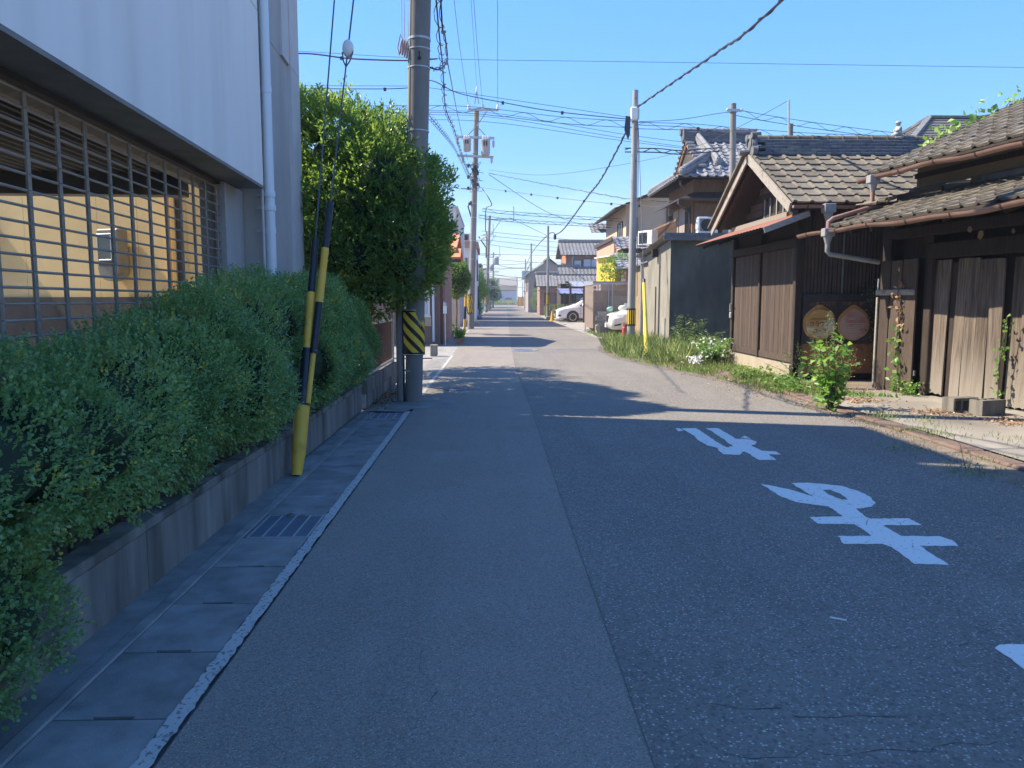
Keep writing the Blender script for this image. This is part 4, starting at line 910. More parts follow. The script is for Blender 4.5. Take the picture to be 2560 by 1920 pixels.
for z, a_, c in ((1.12, 5.82, 6.1), (1.095, 5.8, 6.13)): b.box(a_, c, yS-.018, yS-.0155, z, z+.008)
b.build('lettering_rule', M['sign_text'], sg)
b = MB()
for i, (z, x0, x1) in enumerate([(1.13, 6.5, 6.62), (1.1, 6.5, 6.64), (1.03, 6.47, 6.8), (.985, 6.6, 6.8), (.965, 6.5, 6.79), (.92, 6.48, 6.72), (.885, 6.5, 6.75)]): b.bar((x0, yS-.0165, z), (x1, yS-.0165, z+.012*(i % 2)), .002, .016, (0, 0, 1))
b.build('faded_lines', M['sign_text_pale'], sg)
# faded heading: eroded blocks of what were characters
b = MB(); x = 5.78
for i in range(10):
    if i != 5:
        for (px, pz, pw_, ph) in ((0, .05, .07, .01), (0, .0, .07, .01), (.005, .0, .01, .06), (.06, .0, .01, .06), (.03, -.01, .01, .075), (.0, .025, .07, .008)):
            if rnd.random() < .72: b.box(x+px, x+px+pw_, yS-.006, yS-.004, 1.36+pz, 1.36+pz+ph)
    x += .1
b.build('heading', M['sign_brown'], sg)
# bottle under the left panel
pts = [(-.035,.8),(-.04,.72),(-.05,.66),(-.075,.58),(-.085,.5),(-.08,.42),(-.085,.3),(-.085,.16),(.085,.16),(.085,.3),(.08,.42),(.085,.5),(.075,.58),(.05,.66),(.04,.72),(.035,.8)]
b = MB(); b.ext([(5.97+p[0], yS-.02, p[1]) for p in pts], (0, .004, 0)); b.build('bottle_print', M['sign_orange'], sg)
b = MB(); b.tube([(5.97+.05*math.cos(a), yS-.022, .52+.035*math.sin(a)) for a in np.linspace(0, 6.28, 14)], .006, 4); b.build('bottle_label', M['sign_text'], sg)

# ---------------------------------------------------------------- small statue on the ridge
st = thing('roof_statue', 'little seated stone figure on the ridge of the dark timber shed', 'statue', (8.2, 15.78, 4.68)); st.scale = (.55, .55, .55)
b = MB()
b.lathe([(.001,0),(.2,0),(.22,.05),(.17,.1)], n=12); b.ball((-.02,0,.19), (.16,.17,.13)); b.ball((.03,0,.33), (.115,.125,.19)); b.ball((-.08,.1,.16), (.12,.08,.08)); b.ball((-.08,-.1,.16), (.12,.08,.08))
b.tube([(.03,.13,.42),(-.06,.17,.32),(-.13,.08,.27)], [.05,.045,.04], 7); b.tube([(.03,-.13,.42),(-.06,-.17,.32),(-.13,-.08,.27)], [.05,.045,.04], 7); b.ball((.06,.12,.42), (.1,.1,.1))
b.build('body', D('statue_stone', (.3,.31,.3), (.42,.43,.41), 12, rough=.85, c3=(.2,.22,.19), s3=5), st, True, local=True)
b = MB(); b.ball((.0,0,.56), (.085,.08,.095)); b.lathe([(.11,.585),(.1,.615),(.06,.66),(.001,.68)], (.0,0,0), 10); b.ball((-.085,0,.55), (.022,.018,.022), 6, 5); b.build('head', M['statue_stone'], st, True, local=True)

# ---------------------------------------------------------------- breeze blocks by the boards
def cblock(p, rz, lab, tilt=0):
    b = MB(); xs = [-.195,-.165,-.075,-.045,.045,.075,.165,.195]
    b.box(-.195,.195,-.095,-.06,0,.19); b.box(-.195,.195,.06,.095,0,.19)
    for i in (0, 2, 4, 6): b.box(xs[i]+(.0002 if i else 0), xs[i+1]-(.0002 if i < 6 else 0), -.0599, .0599, 0, .186)
    b.xf(Matrix.Translation(p) @ Matrix.Rotation(rz, 4, 'Z') @ Matrix.Rotation(tilt, 4, 'X')); tag(b.build('breeze_block', M['concrete_dark']), lab, 'block', 'loose breeze blocks by the storehouse')
cblock((6.27, 9.5, .015), .3, 'grey hollow breeze block standing on the concrete by the grey boards, holes upwards')
cblock((6.06, 9.86, .105), .25, 'breeze block on its side with dark holes showing, left of the upright one', math.pi/2)
cblock((6.72, 9.02, .015), -.2, 'breeze block cut by the right edge of the view at the foot of the boards')
# ================================================================ RIGHT: beyond the sheds
def wave_roof(name, F, wd, ln, pitch, row, m, parent, amp=.03):
    """tiled slope as real rolls and stepped courses; F has x along the eave, y up the slope"""
    b = MB(); nc = int(wd/pitch); nr = int(ln/row); k = 4; px = [0, .35, .6, .85]; pz = [0, .1, 1, .9]
    for j in range(nr):
        y0, y1 = j*row, (j+1)*row+.03; base = len(b.v); vs = []
        for i in range(nc*k+1):
            x = (i//k+px[i % k])*pitch; z = pz[i % k]*amp
            vs += [(x, y0, z+.028), (x, y1, z), (x, y0, z-.004)]
        fs = []
        for i in range(nc*k): fs += [(3*i, 3*i+3, 3*i+4, 3*i+1), (3*i+2, 3*i+5, 3*i+3, 3*i)]
        b.add(vs, fs)
    b.xf(F); return b.build(name, M[m], parent)
def win(parent, face, u0, u1, z0, z1, pos, m='window_glass', fr='bronze_frame', mull=1, sill=True):
    """framed window on a wall: face '-Y' (towards the camera) or '-X' (towards the road) or '+X'"""
    def bx(a0, a1, d0, d1, c0, c1):
        if face == '-Y': return (a0, a1, pos-d1, pos-d0, c0, c1)
        if face == '-X': return (pos-d1, pos-d0, a0, a1, c0, c1)
        return (pos+d0, pos+d1, a0, a1, c0, c1)
    t = .05; b = MB()
    for a in ((u0, u0+t, .002, .06, z0, z1), (u1-t, u1, .002, .06, z0, z1), (u0+t, u1-t, .002, .06, z0, z0+t), (u0+t, u1-t, .002, .06, z1-t, z1)): b.box(*bx(*a))
    for i in range(1, mull+1):
        c = u0+(u1-u0)*i/(mull+1); b.box(*bx(c-.02, c+.02, .003, .055, z0+t, z1-t))
    w_ = b.build('window', M[fr], parent)
    b = MB(); b.box(*bx(u0+t, u1-t, .004, .02, z0+t, z1-t)); b.build('pane', M[m], w_)
    if sill: b = MB(); b.box(*bx(u0-.04, u1+.04, .0, .1, z0-.05, z0-.002)); b.build('sill', M[fr], w_)
    return w_
def gable_house(name, label, x0, x1, y0, y1, ze, zr, axis, wall, roof, over=.45, pitch=.3, wallz=0):
    t = thing(name, label, 'house', ((x0+x1)/2, (y0+y1)/2, 0)); b = MB()
    if axis == 'X':
        ym = (y0+y1)/2; b.ext([(x0, y0, wallz), (x0, y1, wallz), (x0, y1, ze), (x0, ym, zr-.12), (x0, y0, ze)], (x1-x0, 0, 0))
        s = (zr-ze)/(ym-y0)
        for sg in (1, -1):
            yb = y0-over if sg > 0 else y1+over; zb = ze-over*s
            O = (x0-over, yb, zb+.06) if sg > 0 else (x1+over, yb, zb+.06)
            wave_roof('roof', frame(O, (sg, 0, 0), (0, sg, s)), x1-x0+2*over, math.hypot(ym-y0+over, zr-zb), pitch, .3, roof, t)
        b2 = MB(); b2.bbox(x0-over, x1+over, ym-.14, ym+.14, zr+.02, zr+.32, .06); b2.build('ridge', M[roof], t)
        b2 = MB(); b2.ext([(x0-over+.03, y0-over, ze-over*s), (x1+over-.03, y0-over, ze-over*s), (x1+over-.03, ym, zr), (x0-over+.03, ym, zr)], (0, 0, .03)); b2.ext([(x0-over+.03, y1+over, ze-over*s), (x1+over-.03, y1+over, ze-over*s), (x1+over-.03, ym, zr), (x0-over+.03, ym, zr)], (0, 0, .035)); b2.build('eaves', M['dark_brown'], t)
    else:
        xm = (x0+x1)/2; b.ext([(x0, y0, wallz), (x1, y0, wallz), (x1, y0, ze), (xm, y0, zr-.12), (x0, y0, ze)], (0, y1-y0, 0)); s = (zr-ze)/(xm-x0)
        for sg in (1, -1):
            xb = x0-over if sg > 0 else x1+over; zb = ze-over*s
            O = (xb, y1+over, zb+.06) if sg > 0 else (xb, y0-over, zb+.06)
            wave_roof('roof', frame(O, (0, -sg, 0), (sg, 0, s)), y1-y0+2*over, math.hypot(xm-x0+over, zr-zb), pitch, .3, roof, t)
        b2 = MB(); b2.bbox(xm-.14, xm+.14, y0-over, y1+over, zr+.02, zr+.26, .06); b2.build('ridge', M[roof], t)
        b2 = MB(); b2.ext([(x0-over, y0-over+.03, ze-over*s), (x0-over, y1+over-.03, ze-over*s), (xm, y1+over-.03, zr), (xm, y0-over+.03, zr)], (0, 0, .03)); b2.ext([(x1+over, y0-over+.03, ze-over*s), (x1+over, y1+over-.03, ze-over*s), (xm, y1+over-.03, zr), (xm, y0-over+.03, zr)], (0, 0, .035)); b2.build('eaves', M['dark_brown'], t)
    b.build('wall', M[wall], t)
    return t

# ---- block store
bs = thing('block_store', 'plain grey rendered block store with a sloping tin roof beside the timber shed', 'shed', (6.8, 25.5, 0))
b = MB(); b.ext([(5.4, 23.4, 0), (5.4, 25.28, 0), (5.4, 25.28, 3.13), (5.4, 23.4, 3.28)], (3.4, 0, 0)); b.build('wall', M['block_wall'], bs)
b = MB(); b.ext([(5.405, 25.295, 0), (5.405, 27.7, 0), (5.405, 27.7, 2.94), (5.405, 25.295, 3.129)], (3.39, 0, 0)); b.build('wall', M['block_wall'], bs)
b = MB(); b.ext([(5.405, 23.388, 0), (8.8, 23.388, 0), (8.8, 23.388, 3.24), (5.405, 23.388, 3.24)], (0, .011, 0)); b.build('moss_shade_render', M['block_wall_moss_shade'], bs)  # slab over the camera-facing side: moss plus that side's shade painted in
rf = MB(); n = 40
for i in range(n):
    x = 5.12+i*.1; rf.add([(x, 23.15, 3.36), (x+.05, 23.15, 3.39), (x+.1, 23.15, 3.36), (x, 28.1, 2.98), (x+.05, 28.1, 3.01), (x+.1, 28.1, 2.98)], [(0,1,4,3), (1,2,5,4)])
rf.build('tin_roof', M['slate_roof'], bs)
b = MB(); b.box(5.14, 9.1, 23.17, 23.21, 3.24, 3.46); b.build('fascia', M['tile_ridge'], bs)
b = MB(); b.box(5.2, 5.38, 25.1, 25.3, 2.85, 3.1); b.build('purlin_end', M['wood_dark'], bs)
b = MB(); b.tube([(5.37, 25.29, .1), (5.37, 25.29, 1.9)], .02, 6); b.build('conduit', M['dark_metal'], bs)
b = MB(); b.box(5.37, 5.399, 23.9, 24.35, 0, .9); b.build('patched_render', M['concrete'], bs)
b = MB(); b.tube([(5.36, 27.6, .1), (5.36, 27.6, 3.1)], .06, 8); b.build('downpipe', M['gutter_grey'], bs, True)

# ---- old two storey house with silver tiles
jh = thing('tiled_house', 'two storey timber house with silvery roof tiles, an orange edged gable and a balcony', 'house', (9, 28.5, 0))
b = MB(); b.box(6.95, 9.75, 26.95, 30.6, 0, 5.6); b.build('wall', M['wood_warm'], jh)
b = MB(); b.box(6.2, 9.75, 26.5, 31.2, 0, 3.3); b.build('lower_wall', M['plaster'], jh)
ts = roof_tile('roof_tile', 'tile_silver', .3, .33, .03, .055)
S_ = .66
tiled(jh, ts, frame((6.25, 26.0, 5.53), (1, 0, 0), (0, 1, S_)), 12, 11, .295, .285, .004, 'roof_tile', skip=lambda i, j: i*.295 < j*.285*.62-.1 and j < 6 or (j >= 6 and i < 3))
tiled(jh, ts, frame((6.2, 31.0, 5.52), (0, -1, 0), (1, 0, .6)), 17, 5, .295, .26, .004, 'roof_tile', skip=lambda i, j: i*.295 > 5.0-j*.26*.9)
b = MB(); b.ext([(6.25, 26, 5.5), (9.8, 26, 5.5), (9.8, 28.5, 7.15), (7.0, 28.5, 7.15), (7.0, 26.9, 6.094)], (0, 0, .03)); b.ext([(6.25, 31, 5.5), (9.8, 31, 5.5), (9.8, 28.5, 7.15), (7.0, 28.5, 7.15), (7.0, 30.1, 6.094)], (0, 0, .03)); b.ext([(6.2, 26.02, 5.49), (6.2, 31, 5.49), (7.25, 30.3, 6.12), (7.25, 26.8, 6.12)], (0, 0, .03))
b.build('roof_deck', M['wood_dark'], jh)
b = MB(); b.ext([(7.12, 26.85, 6.1), (7.12, 30.15, 6.1), (7.12, 28.5, 7.12)], (.1, 0, 0)); b.build('gable_panel', M['dark_brown'], jh)
D('orange_wood', (.48,.22,.07), (.56,.29,.11), 6, rough=.7)
for s in (-1, 1):
    b = MB(); b.bar((7.06, 28.5+s*1.72, 6.06), (7.06, 28.5, 7.15), .05, .16, (0, s, 1)); b.build('bargeboard', M['orange_wood'], jh)
    # verge tiles down the gable edge
    vt = MB(); vt.lathe([(.055, -.14), (.065, .0), (.06, .15)], n=8, axis='X'); vme = vt.mesh('verge_tile', M['tile_silver'], True)
    for i in range(9):
        t_ = i/8; place(vme, 'verge_tile', jh, (7.1-9, s*(1.9*(1-t_)+.1), 5.98+t_*1.22))
cap = MB(); cap.lathe([(.075, -.15), (.085, -.15), (.085, .11), (.105, .11), (.105, .15), (.075, .15)], n=12, axis='X'); capm = cap.mesh('ridge_cap', M['tile_silver'], True)
for i in range(9): place(capm, 'ridge_cap', jh, (7.05+i*.3-9, 0, 7.56))
for c in range(5):
    b = MB(); wd = .2-.012*c; b.bbox(6.95, 9.75, 28.5-wd, 28.5+wd, 7.13+c*.075, 7.2+c*.075, .01); b.build('ridge_course', M['tile_ridge'], jh)
b = MB(); b.ball((6.93, 28.5, 7.4), (.06, .24, .28)); b.lathe([(.001, -.06), (.13, -.06), (.13, .06), (.001, .06)], (6.88, 28.5, 7.5), 14, 'X'); b.build('ridge_end', M['tile_ridge'], jh, True)
def mini_ridge(p, q, name='hip_ridge'):
    p, q = Vector(p), Vector(q); b = MB(); b.bar(p, q, .24, .16); b.tube([p+Vector((0, 0, .12)), q+Vector((0, 0, .12))], .085, 10); b.ball(p+Vector((0, 0, .06)), (.14, .14, .15), 10, 6); b.build(name, M['tile_silver'], jh)
mini_ridge((6.35, 26.08, 5.68), (7.55, 27.25, 6.45)); mini_ridge((7.75, 26.75, 6.12), (7.45, 28.35, 7.25), 'descending_ridge'); mini_ridge((6.3, 30.9, 5.66), (7.2, 30.2, 6.2))
# shallow metal eaves above the windows
b = MB(); b.ext([(6.3, 26.3, 4.82), (6.3, 30.9, 4.82), (6.97, 30.6, 5.12), (6.97, 26.9, 5.12)], (0, 0, .05)); b.ext([(6.3, 26.29, 4.82), (9.75, 26.29, 4.82), (9.75, 26.93, 5.12), (6.97, 26.93, 5.12)], (0, 0, .05)); b.build('window_eave', M['bronze_frame'], jh)
b = MB(); b.tube([(6.33, 26.2, 5.45), (6.33, 26.2, 5.3), (6.5, 26.35, 5.1)], .035, 8); b.tube([(6.3, 26.26, 4.83), (6.27, 26.26, 4.7), (6.8, 26.8, 4.45), (6.88, 26.85, 3.3)], .035, 8); b.build('downpipe', M['bronze_frame'], jh, True)
win(jh, '-X', 29.7, 30.4, 3.75, 4.75, 6.95, mull=2, sill=False); win(jh, '-X', 27.15, 27.75, 3.75, 4.75, 6.95, mull=2, sill=False)
for y0 in (27.85, 28.8):
    b = MB(); b.bbox(6.9, 6.945, y0, y0+.82, 3.7, 4.78, .006); b.build('storm_shutter', M['taupe_siding'], jh)
b = MB(); b.box(6.91, 6.95, 26.95, 31, 3.45, 3.6); b.build('wall_rail', M['dark_brown'], jh)
for i, (x0, x1) in enumerate([(7.0, 7.9), (8.0, 9.2), (9.3, 9.7)]):
    b = MB(); b.bbox(x0, x1, 26.9, 26.945, 3.5, 4.8, .006); b.build('board_panel', M['wood_warm'] if i != 1 else M['taupe_siding'], jh)
for x in (7.0, 8.05, 9.1):
    b = MB(); b.box(x-.06, x+.06, 26.88, 26.95, 5.13, 5.6); b.build('eave_post', M['wood_warm'], jh)
bal = MB(); bal.bar((6.4, 26.9, 4.22), (6.4, 30.7, 4.22), .06, .08); bal.bar((6.4, 26.9, 3.7), (6.4, 30.7, 3.7), .06, .06)
balcony = bal.build('balcony', M['wood_warm'], jh)
bp = MB(); bp.box(-.015, .015, -.02, .02, -.24, .24); bpm = bp.mesh('baluster', M['wood_warm'])
for i in range(30):
    q = WM[balcony.name].inverted() @ Vector((6.4, 26.98+i*.126, 3.96)); place(bpm, 'baluster', balcony, q)
# lower tiled roof on the road side
wave_roof('lower_roof', frame((5.3, 31.4, 2.72), (0, -1, 0), (1, 0, .42)), 4.9, 1.7, .29, .28, 'tile_silver', jh)
wave_roof('lower_roof', frame((5.4, 26.35, 3.0), (1, 0, 0), (0, 1, .5)), 4.3, .7, .29, .28, 'tile_silver', jh)
b = MB(); b.box(5.5, 6.2, 27.9, 31.1, 0, 2.75); b.build('porch_wall', M['plaster'], jh)
def ac_unit(p, rz, lab, s=1):
    t = thing('air_conditioner', lab, 'air conditioner', p, rz)
    b = MB(); b.bbox(-.4*s, .4*s, -.15*s, .15*s, 0.05, .58*s, .012); b.build('case', M['white_plastic'], t, local=True)
    b = MB()
    for i in range(13): b.box(-.33*s, .13*s, -.165*s, -.151*s, (.1+i*.033)*s, (.112+i*.033)*s)
    for i in range(9): b.box((-.33+i*.056)*s, (-.322+i*.056)*s, -.168*s, -.151*s, .1*s, .51*s)
    b.build('grille', M['dark_metal'], t, local=True)
    b = MB(); b.lathe([(.001, -.152*s), (.2*s, -.152*s), (.2*s, -.15*s)], (-.1*s, 0, .31*s), 20, 'Y'); b.build('fan', M['glass_dark'], t, local=True)
    b = MB(); b.box(-.35*s, -.28*s, -.16, .16, 0, .05); b.box(.28*s, .35*s, -.16, .16, 0, .05); b.build('foot', M['dark_metal'], t, local=True)
    return t
p = at(1530, 507, 26.2); ac_unit(p, 0, 'white air conditioner unit with a square grille on the roof behind the grey block store')
b = MB(); b.bbox(p.x-.6, p.x+1.4, 25.9, 26.5, p.z-.1, p.z-.004, .01); tag(b.build('unit_stand', M['galv']), 'metal stand carrying the air conditioner behind the grey block store', 'stand')
p = at(1399, 532, 29.4); ac_unit(p, R(-60), 'white air conditioner unit seen end-on beside the concrete pole, under the balcony')

# ---- beige house further back, terracotta block, brown lean-to, yellow parapet
hb = gable_house('beige_house', 'tall beige rendered house with a grey roof edge, left of the silver tiled house', 6.9, 12, 40, 47, 6.3, 7.4, 'Y', 'beige_wall', 'tile_grey', .7)
win(hb, '-Y', 7.3, 7.5, 4.9, 5.7, 40, mull=0); win(hb, '-X', 41, 42.5, 4.6, 5.6, 6.9)
b = MB(); b.tube([(9.0, 39.93, 6.2), (9.0, 39.93, 2)], .04, 8); b.build('downpipe', M['bronze_frame'], hb, True)
t = thing('terracotta_house', 'terracotta coloured flat topped house with a roof railing beyond the yellow wall', 'house', (7, 46, 0))
b = MB(); b.box(6.75, 11, 43, 50, 0, 4.75); b.build('wall', M['terracotta_wall'], t)
b = MB(); b.box(6.6, 11, 42.85, 50.1, 4.752, 4.95); b.build('roof_edge', M['dark_brown'], t)
wave_roof('roof', frame((6.0, 47, 5.5), (1, 0, 0), (0, 1, .45)), 3.2, 2, .3, .3, 'tile_silver', t)
b = MB()
for z in (5.0, 5.3, 5.55): b.bar((7, 42.9, z), (10.5, 42.9, z), .03, .03)
for i in range(6): b.bar((7+i*.7, 42.9, 4.95), (7+i*.7, 42.9, 5.6), .03, .03, (1, 0, 0))
b.build('railing', M['dark_metal'], t)
t = thing('yellow_parapet', 'bright yellow wall with a white coping above the netted enclosure', 'wall', (5.3, 37, 0))
b = MB(); b.ext([(5.05, 37.2, 2.3), (5.75, 36.2, 2.3), (5.75, 36.2, 3.52), (5.05, 37.2, 3.44)], (.2, .2, 0)); b.build('panel', M['bright_yellow'], t)
b = MB(); b.bar((5.02, 37.25, 3.46), (5.78, 36.15, 3.55), .3, .06); b.build('coping', M['white_siding'], t)
b = MB(); b.box(5.2, 5.9, 37, 38, 0, 2.3); b.build('base', M['white_siding'], t)
t = thing('brown_leanto', 'low brown walled house with a small grey tiled roof behind the concrete pole', 'house', (7, 36, 0))
b = MB(); b.box(6.05, 9.5, 35, 39, 0, 3.2); b.build('wall', M['brown_siding'], t)
wave_roof('roof', frame((5.6, 34.5, 2.95), (1, 0, 0), (0, 1, .4)), 4, 2.0, .3, .3, 'tile_silver', t)
b = MB(); b.bar((5.5, 34.45, 2.9), (9.6, 34.45, 2.95), .12, .1); b.build('gutter', M['galv'], t)
wave_roof('upper_roof', frame((5.95, 37.2, 3.9), (1, 0, 0), (0, 1, .5)), 3.4, 1.6, .3, .3, 'tile_silver', t)
b = MB(); b.box(6.3, 9.3, 37.4, 39, 3.2, 3.95); b.build('upper_wall', M['dark_brown'], t)

# ---- netted enclosure with a flat roof
ne = thing('net_enclosure', 'lean-to hung with brown netting on galvanised posts, between the two white cars', 'enclosure', (5.4, 34, 0))
b = MB(); b.box(4.3, 7.2, 32.95, 36.2, 2.2, 2.26); b.build('roof_sheet', M['carport_roof'], ne)
b = MB(); b.bar((4.3, 32.9, 2.16), (7.2, 32.9, 2.16), .06, .08); b.bar((4.33, 32.95, 2.16), (4.33, 36.1, 2.16), .06, .08); b.build('roof_beam', M['galv'], ne)
for x, y in ((4.98, 32.92), (5.13, 32.85), (4.36, 36), (7.1, 32.92)):
    b = MB(); b.tube([(x, y, 0), (x, y, 2.15)], .025, 8); b.build('post', M['galv'], ne, True)
b = MB()
for i in range(85): x = 4.34+i*.034; b.box(x, x+.013, 32.99, 32.994, .25, 2.15)
for i in range(62): z = .25+i*.0306; b.box(4.34, 7.2, 32.995, 32.999, z, z+.011)
b.build('netting', M['net_brown'], ne)['kind'] = 'stuff'
b = MB()
for i in range(60): y = 33+i*.05; b.box(4.325, 4.329, y, y+.02, .25, 2.15)
for i in range(62): z = .25+i*.0306; b.box(4.33, 4.334, 33, 36, z, z+.012)
b.build('netting', M['net_brown'], ne)['kind'] = 'stuff'
b = MB(); b.box(4.5, 7.1, 35.6, 35.7, 0, 1.9); b.build('back_panel', M['net_brown'], ne)
b = MB(); b.box(4.4, 5.0, 34.4, 34.8, .1, 1.35); b.build('stacked_boards', M['apron'], ne)
b = MB()
for i in range(42): b.bar((5.05+i*.05, 32.8, .95), (5.05+i*.05, 32.8, 1.62), .008, .008, (1, 0, 0))
for i in range(8): b.bar((5.05, 32.8, .95+i*.095), (7.15, 32.8, .95+i*.095), .008, .008)
b.build('mesh_panel', M['galv'], ne)['kind'] = 'stuff'
b = MB(); b.bbox(5.62, 5.79, 32.77, 32.79, 1.12, 1.34, .004); b.build('notice_plate', M['white_plastic'], ne)
bw = thing('garden_wall', 'dark grey concrete block wall in front of the netting, beside the cream car', 'wall', (5.0, 32.5, 0))
b = MB(); b.bbox(-.195, .195, -.06, .06, 0, .19, .006); me = b.mesh('block', D('block_grey', (.15,.155,.16), (.2,.205,.205), 6, rough=.92, bump=.2, rand=.15))
for c in range(5):
    for i in range(5): place(me, 'block', bw, (-.42+i*.396+(.0 if c % 2 else .09), 0, c*.196), (0, 0, 0))
b = MB(); b.box(4.42, 4.56, 32.4, 33, 0, .42); tag(b.build('post_footing', M['apron'], None), 'pale concrete footing at the corner of the netted enclosure', 'footing')
def sack(p, s, m, lab, name, cat):
    b = MB(); b.ball((0, 0, s*.5), (s*.7, s*.5, s*.55), 9, 6); b.ball((s*.3, 0, s*.75), (s*.4, s*.3, s*.35), 8, 5); b.xf(Matrix.Translation(p)); tag(b.build(name, M[m], None, True), lab, cat)
D('green_bag', (.22,.42,.36), (.3,.52,.45), 8, rough=.6); D('pale_bag', (.55,.6,.58), rough=.6)
sack((4.97, 32.5, .98), .2, 'green_bag', 'greenish bag lying on top of the dark block wall', 'bag', 'bag')
sack((5.5, 32.5, .98), .26, 'pale_bag', 'pale bag at the right end of the dark block wall', 'bag', 'bag')

# ---- cars
def car(name, label, mk, ox, oy, prof, wheels, wr, windows, extra):
    """prof: stations (x, z_low, z_belt, z_top, half width, half roof width), nose towards -X"""
    t = thing(name, label, 'car', (ox+2, oy, 0)); V_ = lambda x, y, z: (ox+x, oy+y, z)
    b = MB(); rows = []
    for (x, zl, zb, zt, hw, hr) in prof:
        mid = (zl+zb)/2; h = [(hw*.86, zl), (hw*.97, zl+.09), (hw, mid), (hw*.985, zb-.05), (hw*.95, zb), (hr, zt-.06), (hr*.86, zt-.01), (hr*.4, zt)]
        rows.append([V_(x, -y, z) for y, z in h]+[V_(x, y, z) for y, z in h[::-1]])
    n = len(rows[0]); fs = []
    for i in range(len(rows)-1):
        for j in range(n): a = i*n+j; c = i*n+(j+1) % n; fs.append((a, c, c+n, a+n))
    fs.append(list(range(n))); fs.append([(len(rows)-1)*n+j for j in range(n)])
    b.add([v for r_ in rows for v in r_], fs); body = b.build('body', M[mk], t, True)
    m_ = body.modifiers.new('smooth', 'SUBSURF'); m_.levels = 1; m_.render_levels = 2
    def at_(x, z):
        for p, q in zip(prof[:-1], prof[1:]):
            if p[0] <= x <= q[0]:
                k = (x-p[0])/(q[0]-p[0]); s = [p[i]+(q[i]-p[i])*k for i in range(6)]
                if z <= s[2]: return s[4]
                return s[4]*.95+(s[5]-s[4]*.95)*min(1, (z-s[2])/max(.01, s[3]-.06-s[2]))
        return prof[0][4]
    for pts in windows:
        for sd in (-1, 1):
            b = MB(); b.ext([V_(x, sd*(at_(x, z)+.004), z) for x, z in pts], (0, sd*.006, 0)); b.build('side_window', M['glass_dark'], t)
    for wx in wheels:
        for sd in (-1, 1):
            hw = at_(wx, .5)
            b = MB(); b.lathe([(.001, -.01), (wr+.07, -.01), (wr+.07, .004), (.001, .004)], V_(wx, sd*(hw-.004), wr+.015), 28, 'Y'); b.build('wheel_arch', M['black_paint'], t)
            wt = MB(); wt.lathe([(wr*.62, -.09), (wr*.94, -.095), (wr, -.06), (wr, .06), (wr*.94, .095), (wr*.62, .09)], V_(wx, sd*(hw-.07), wr), 28, 'Y'); wh = wt.build('wheel', M['black_rubber'], t, True)
            r_ = MB(); yy = sd*(hw+.012); c = Vector(V_(wx, yy, wr))
            r_.lathe([(wr*.6, -.03), (wr*.68, -.03), (wr*.68, .012), (wr*.6, .012)], V_(wx, yy, wr), 28, 'Y')
            for k in range(10):
                a = 2*math.pi*k/10; r_.bar(c+Vector((math.cos(a)*wr*.1, 0, math.sin(a)*wr*.1)), c+Vector((math.cos(a+.06)*wr*.63, 0, math.sin(a+.06)*wr*.63)), .032, .02, (0, 1, 0))
            r_.lathe([(.001, -.02), (wr*.17, -.02), (wr*.17, .02), (.001, .02)], V_(wx, yy, wr), 12, 'Y'); r_.build('rim', M['chrome'], wh)
            b = MB(); b.lathe([(.001, -.05), (wr*.6, -.05), (wr*.6, -.04), (.001, -.04)], V_(wx, yy-sd*.0, wr), 20, 'Y'); b.build('rim_well', M['black_paint'], wh)
    extra(t, V_, at_)
    return t
mv = [(-.02,.4,.56,.62,.55,.5),(.06,.24,.74,.84,.8,.72),(.3,.2,.84,.93,.87,.78),(.75,.2,.93,1.05,.895,.8),(1.2,.2,.98,1.16,.9,.78),(1.75,.2,1.0,1.52,.9,.72),(2.35,.2,1.02,1.8,.9,.7),(3.3,.2,1.03,1.87,.9,.7),(4.3,.2,1.03,1.84,.9,.69),(4.66,.22,1.02,1.76,.88,.66),(4.8,.35,.95,1.3,.8,.6)]
def mv_extra(t, V_, at_):
    b = MB(); b.ext([V_(1.26, -.66, 1.2), V_(1.26, .66, 1.2), V_(2.28, .6, 1.79), V_(2.28, -.6, 1.79)], (-.03, 0, .03)); b.build('windscreen', M['glass_dark'], t)
    for sd in (-1, 1):
        b = MB(); b.ext([V_(x, sd*(at_(x, z)+.006), z) for x, z in [(.1,.72),(.2,.66),(.55,.74),(.78,.9),(.5,.86)]], (0, sd*.012, 0)); b.build('headlight', M['lamp_glass'], t)
        b = MB(); b.ext([V_(x, sd*(at_(x, z)+.006), z) for x, z in [(.14,.42),(.3,.36),(.34,.46),(.2,.5)]], (0, sd*.01, 0)); b.build('fog_light', M['dark_metal'], t)
        b = MB(); b.bbox(ox_[0]+1.72, ox_[0]+1.86, ox_[1]+sd*1.02-.1, ox_[1]+sd*1.02+.1, 1.05, 1.22, .04); b.build('wing_mirror', M['car_white'], t)
        for z in (.56, 1.0):
            b = MB(); b.bar(V_(1.5, sd*(at_(1.5, z)+.001), z), V_(4.3, sd*(at_(4.3, z)+.001), z), .008, .014); b.build('door_seam', M['dark_metal'], t)
        for x in (1.62, 2.75, 3.9):
            b = MB(); b.bar(V_(x, sd*(at_(x, .6)+.001), .3), V_(x, sd*(at_(x, .6)+.001), .98), .012, .008, (1, 0, 0)); b.build('door_seam', M['dark_metal'], t)
    b = MB(); b.bbox(ox_[0]-.05, ox_[0]+.02, ox_[1]-.5, ox_[1]+.5, .44, .74, .01); b.build('radiator_grille', M['black_paint'], t)
    b = MB(); b.bbox(ox_[0]-.03, ox_[0]+.5, ox_[1]-.84, ox_[1]+.84, .17, .22, .01); b.build('front_lip', M['car_white'], t)
    b = MB(); b.box(ox_[0]-.065, ox_[0]-.05, ox_[1]-.17, ox_[1]+.17, .4, .56); b.build('number_plate', M['white_plastic'], t)
ox_ = (4.32, 52.75)
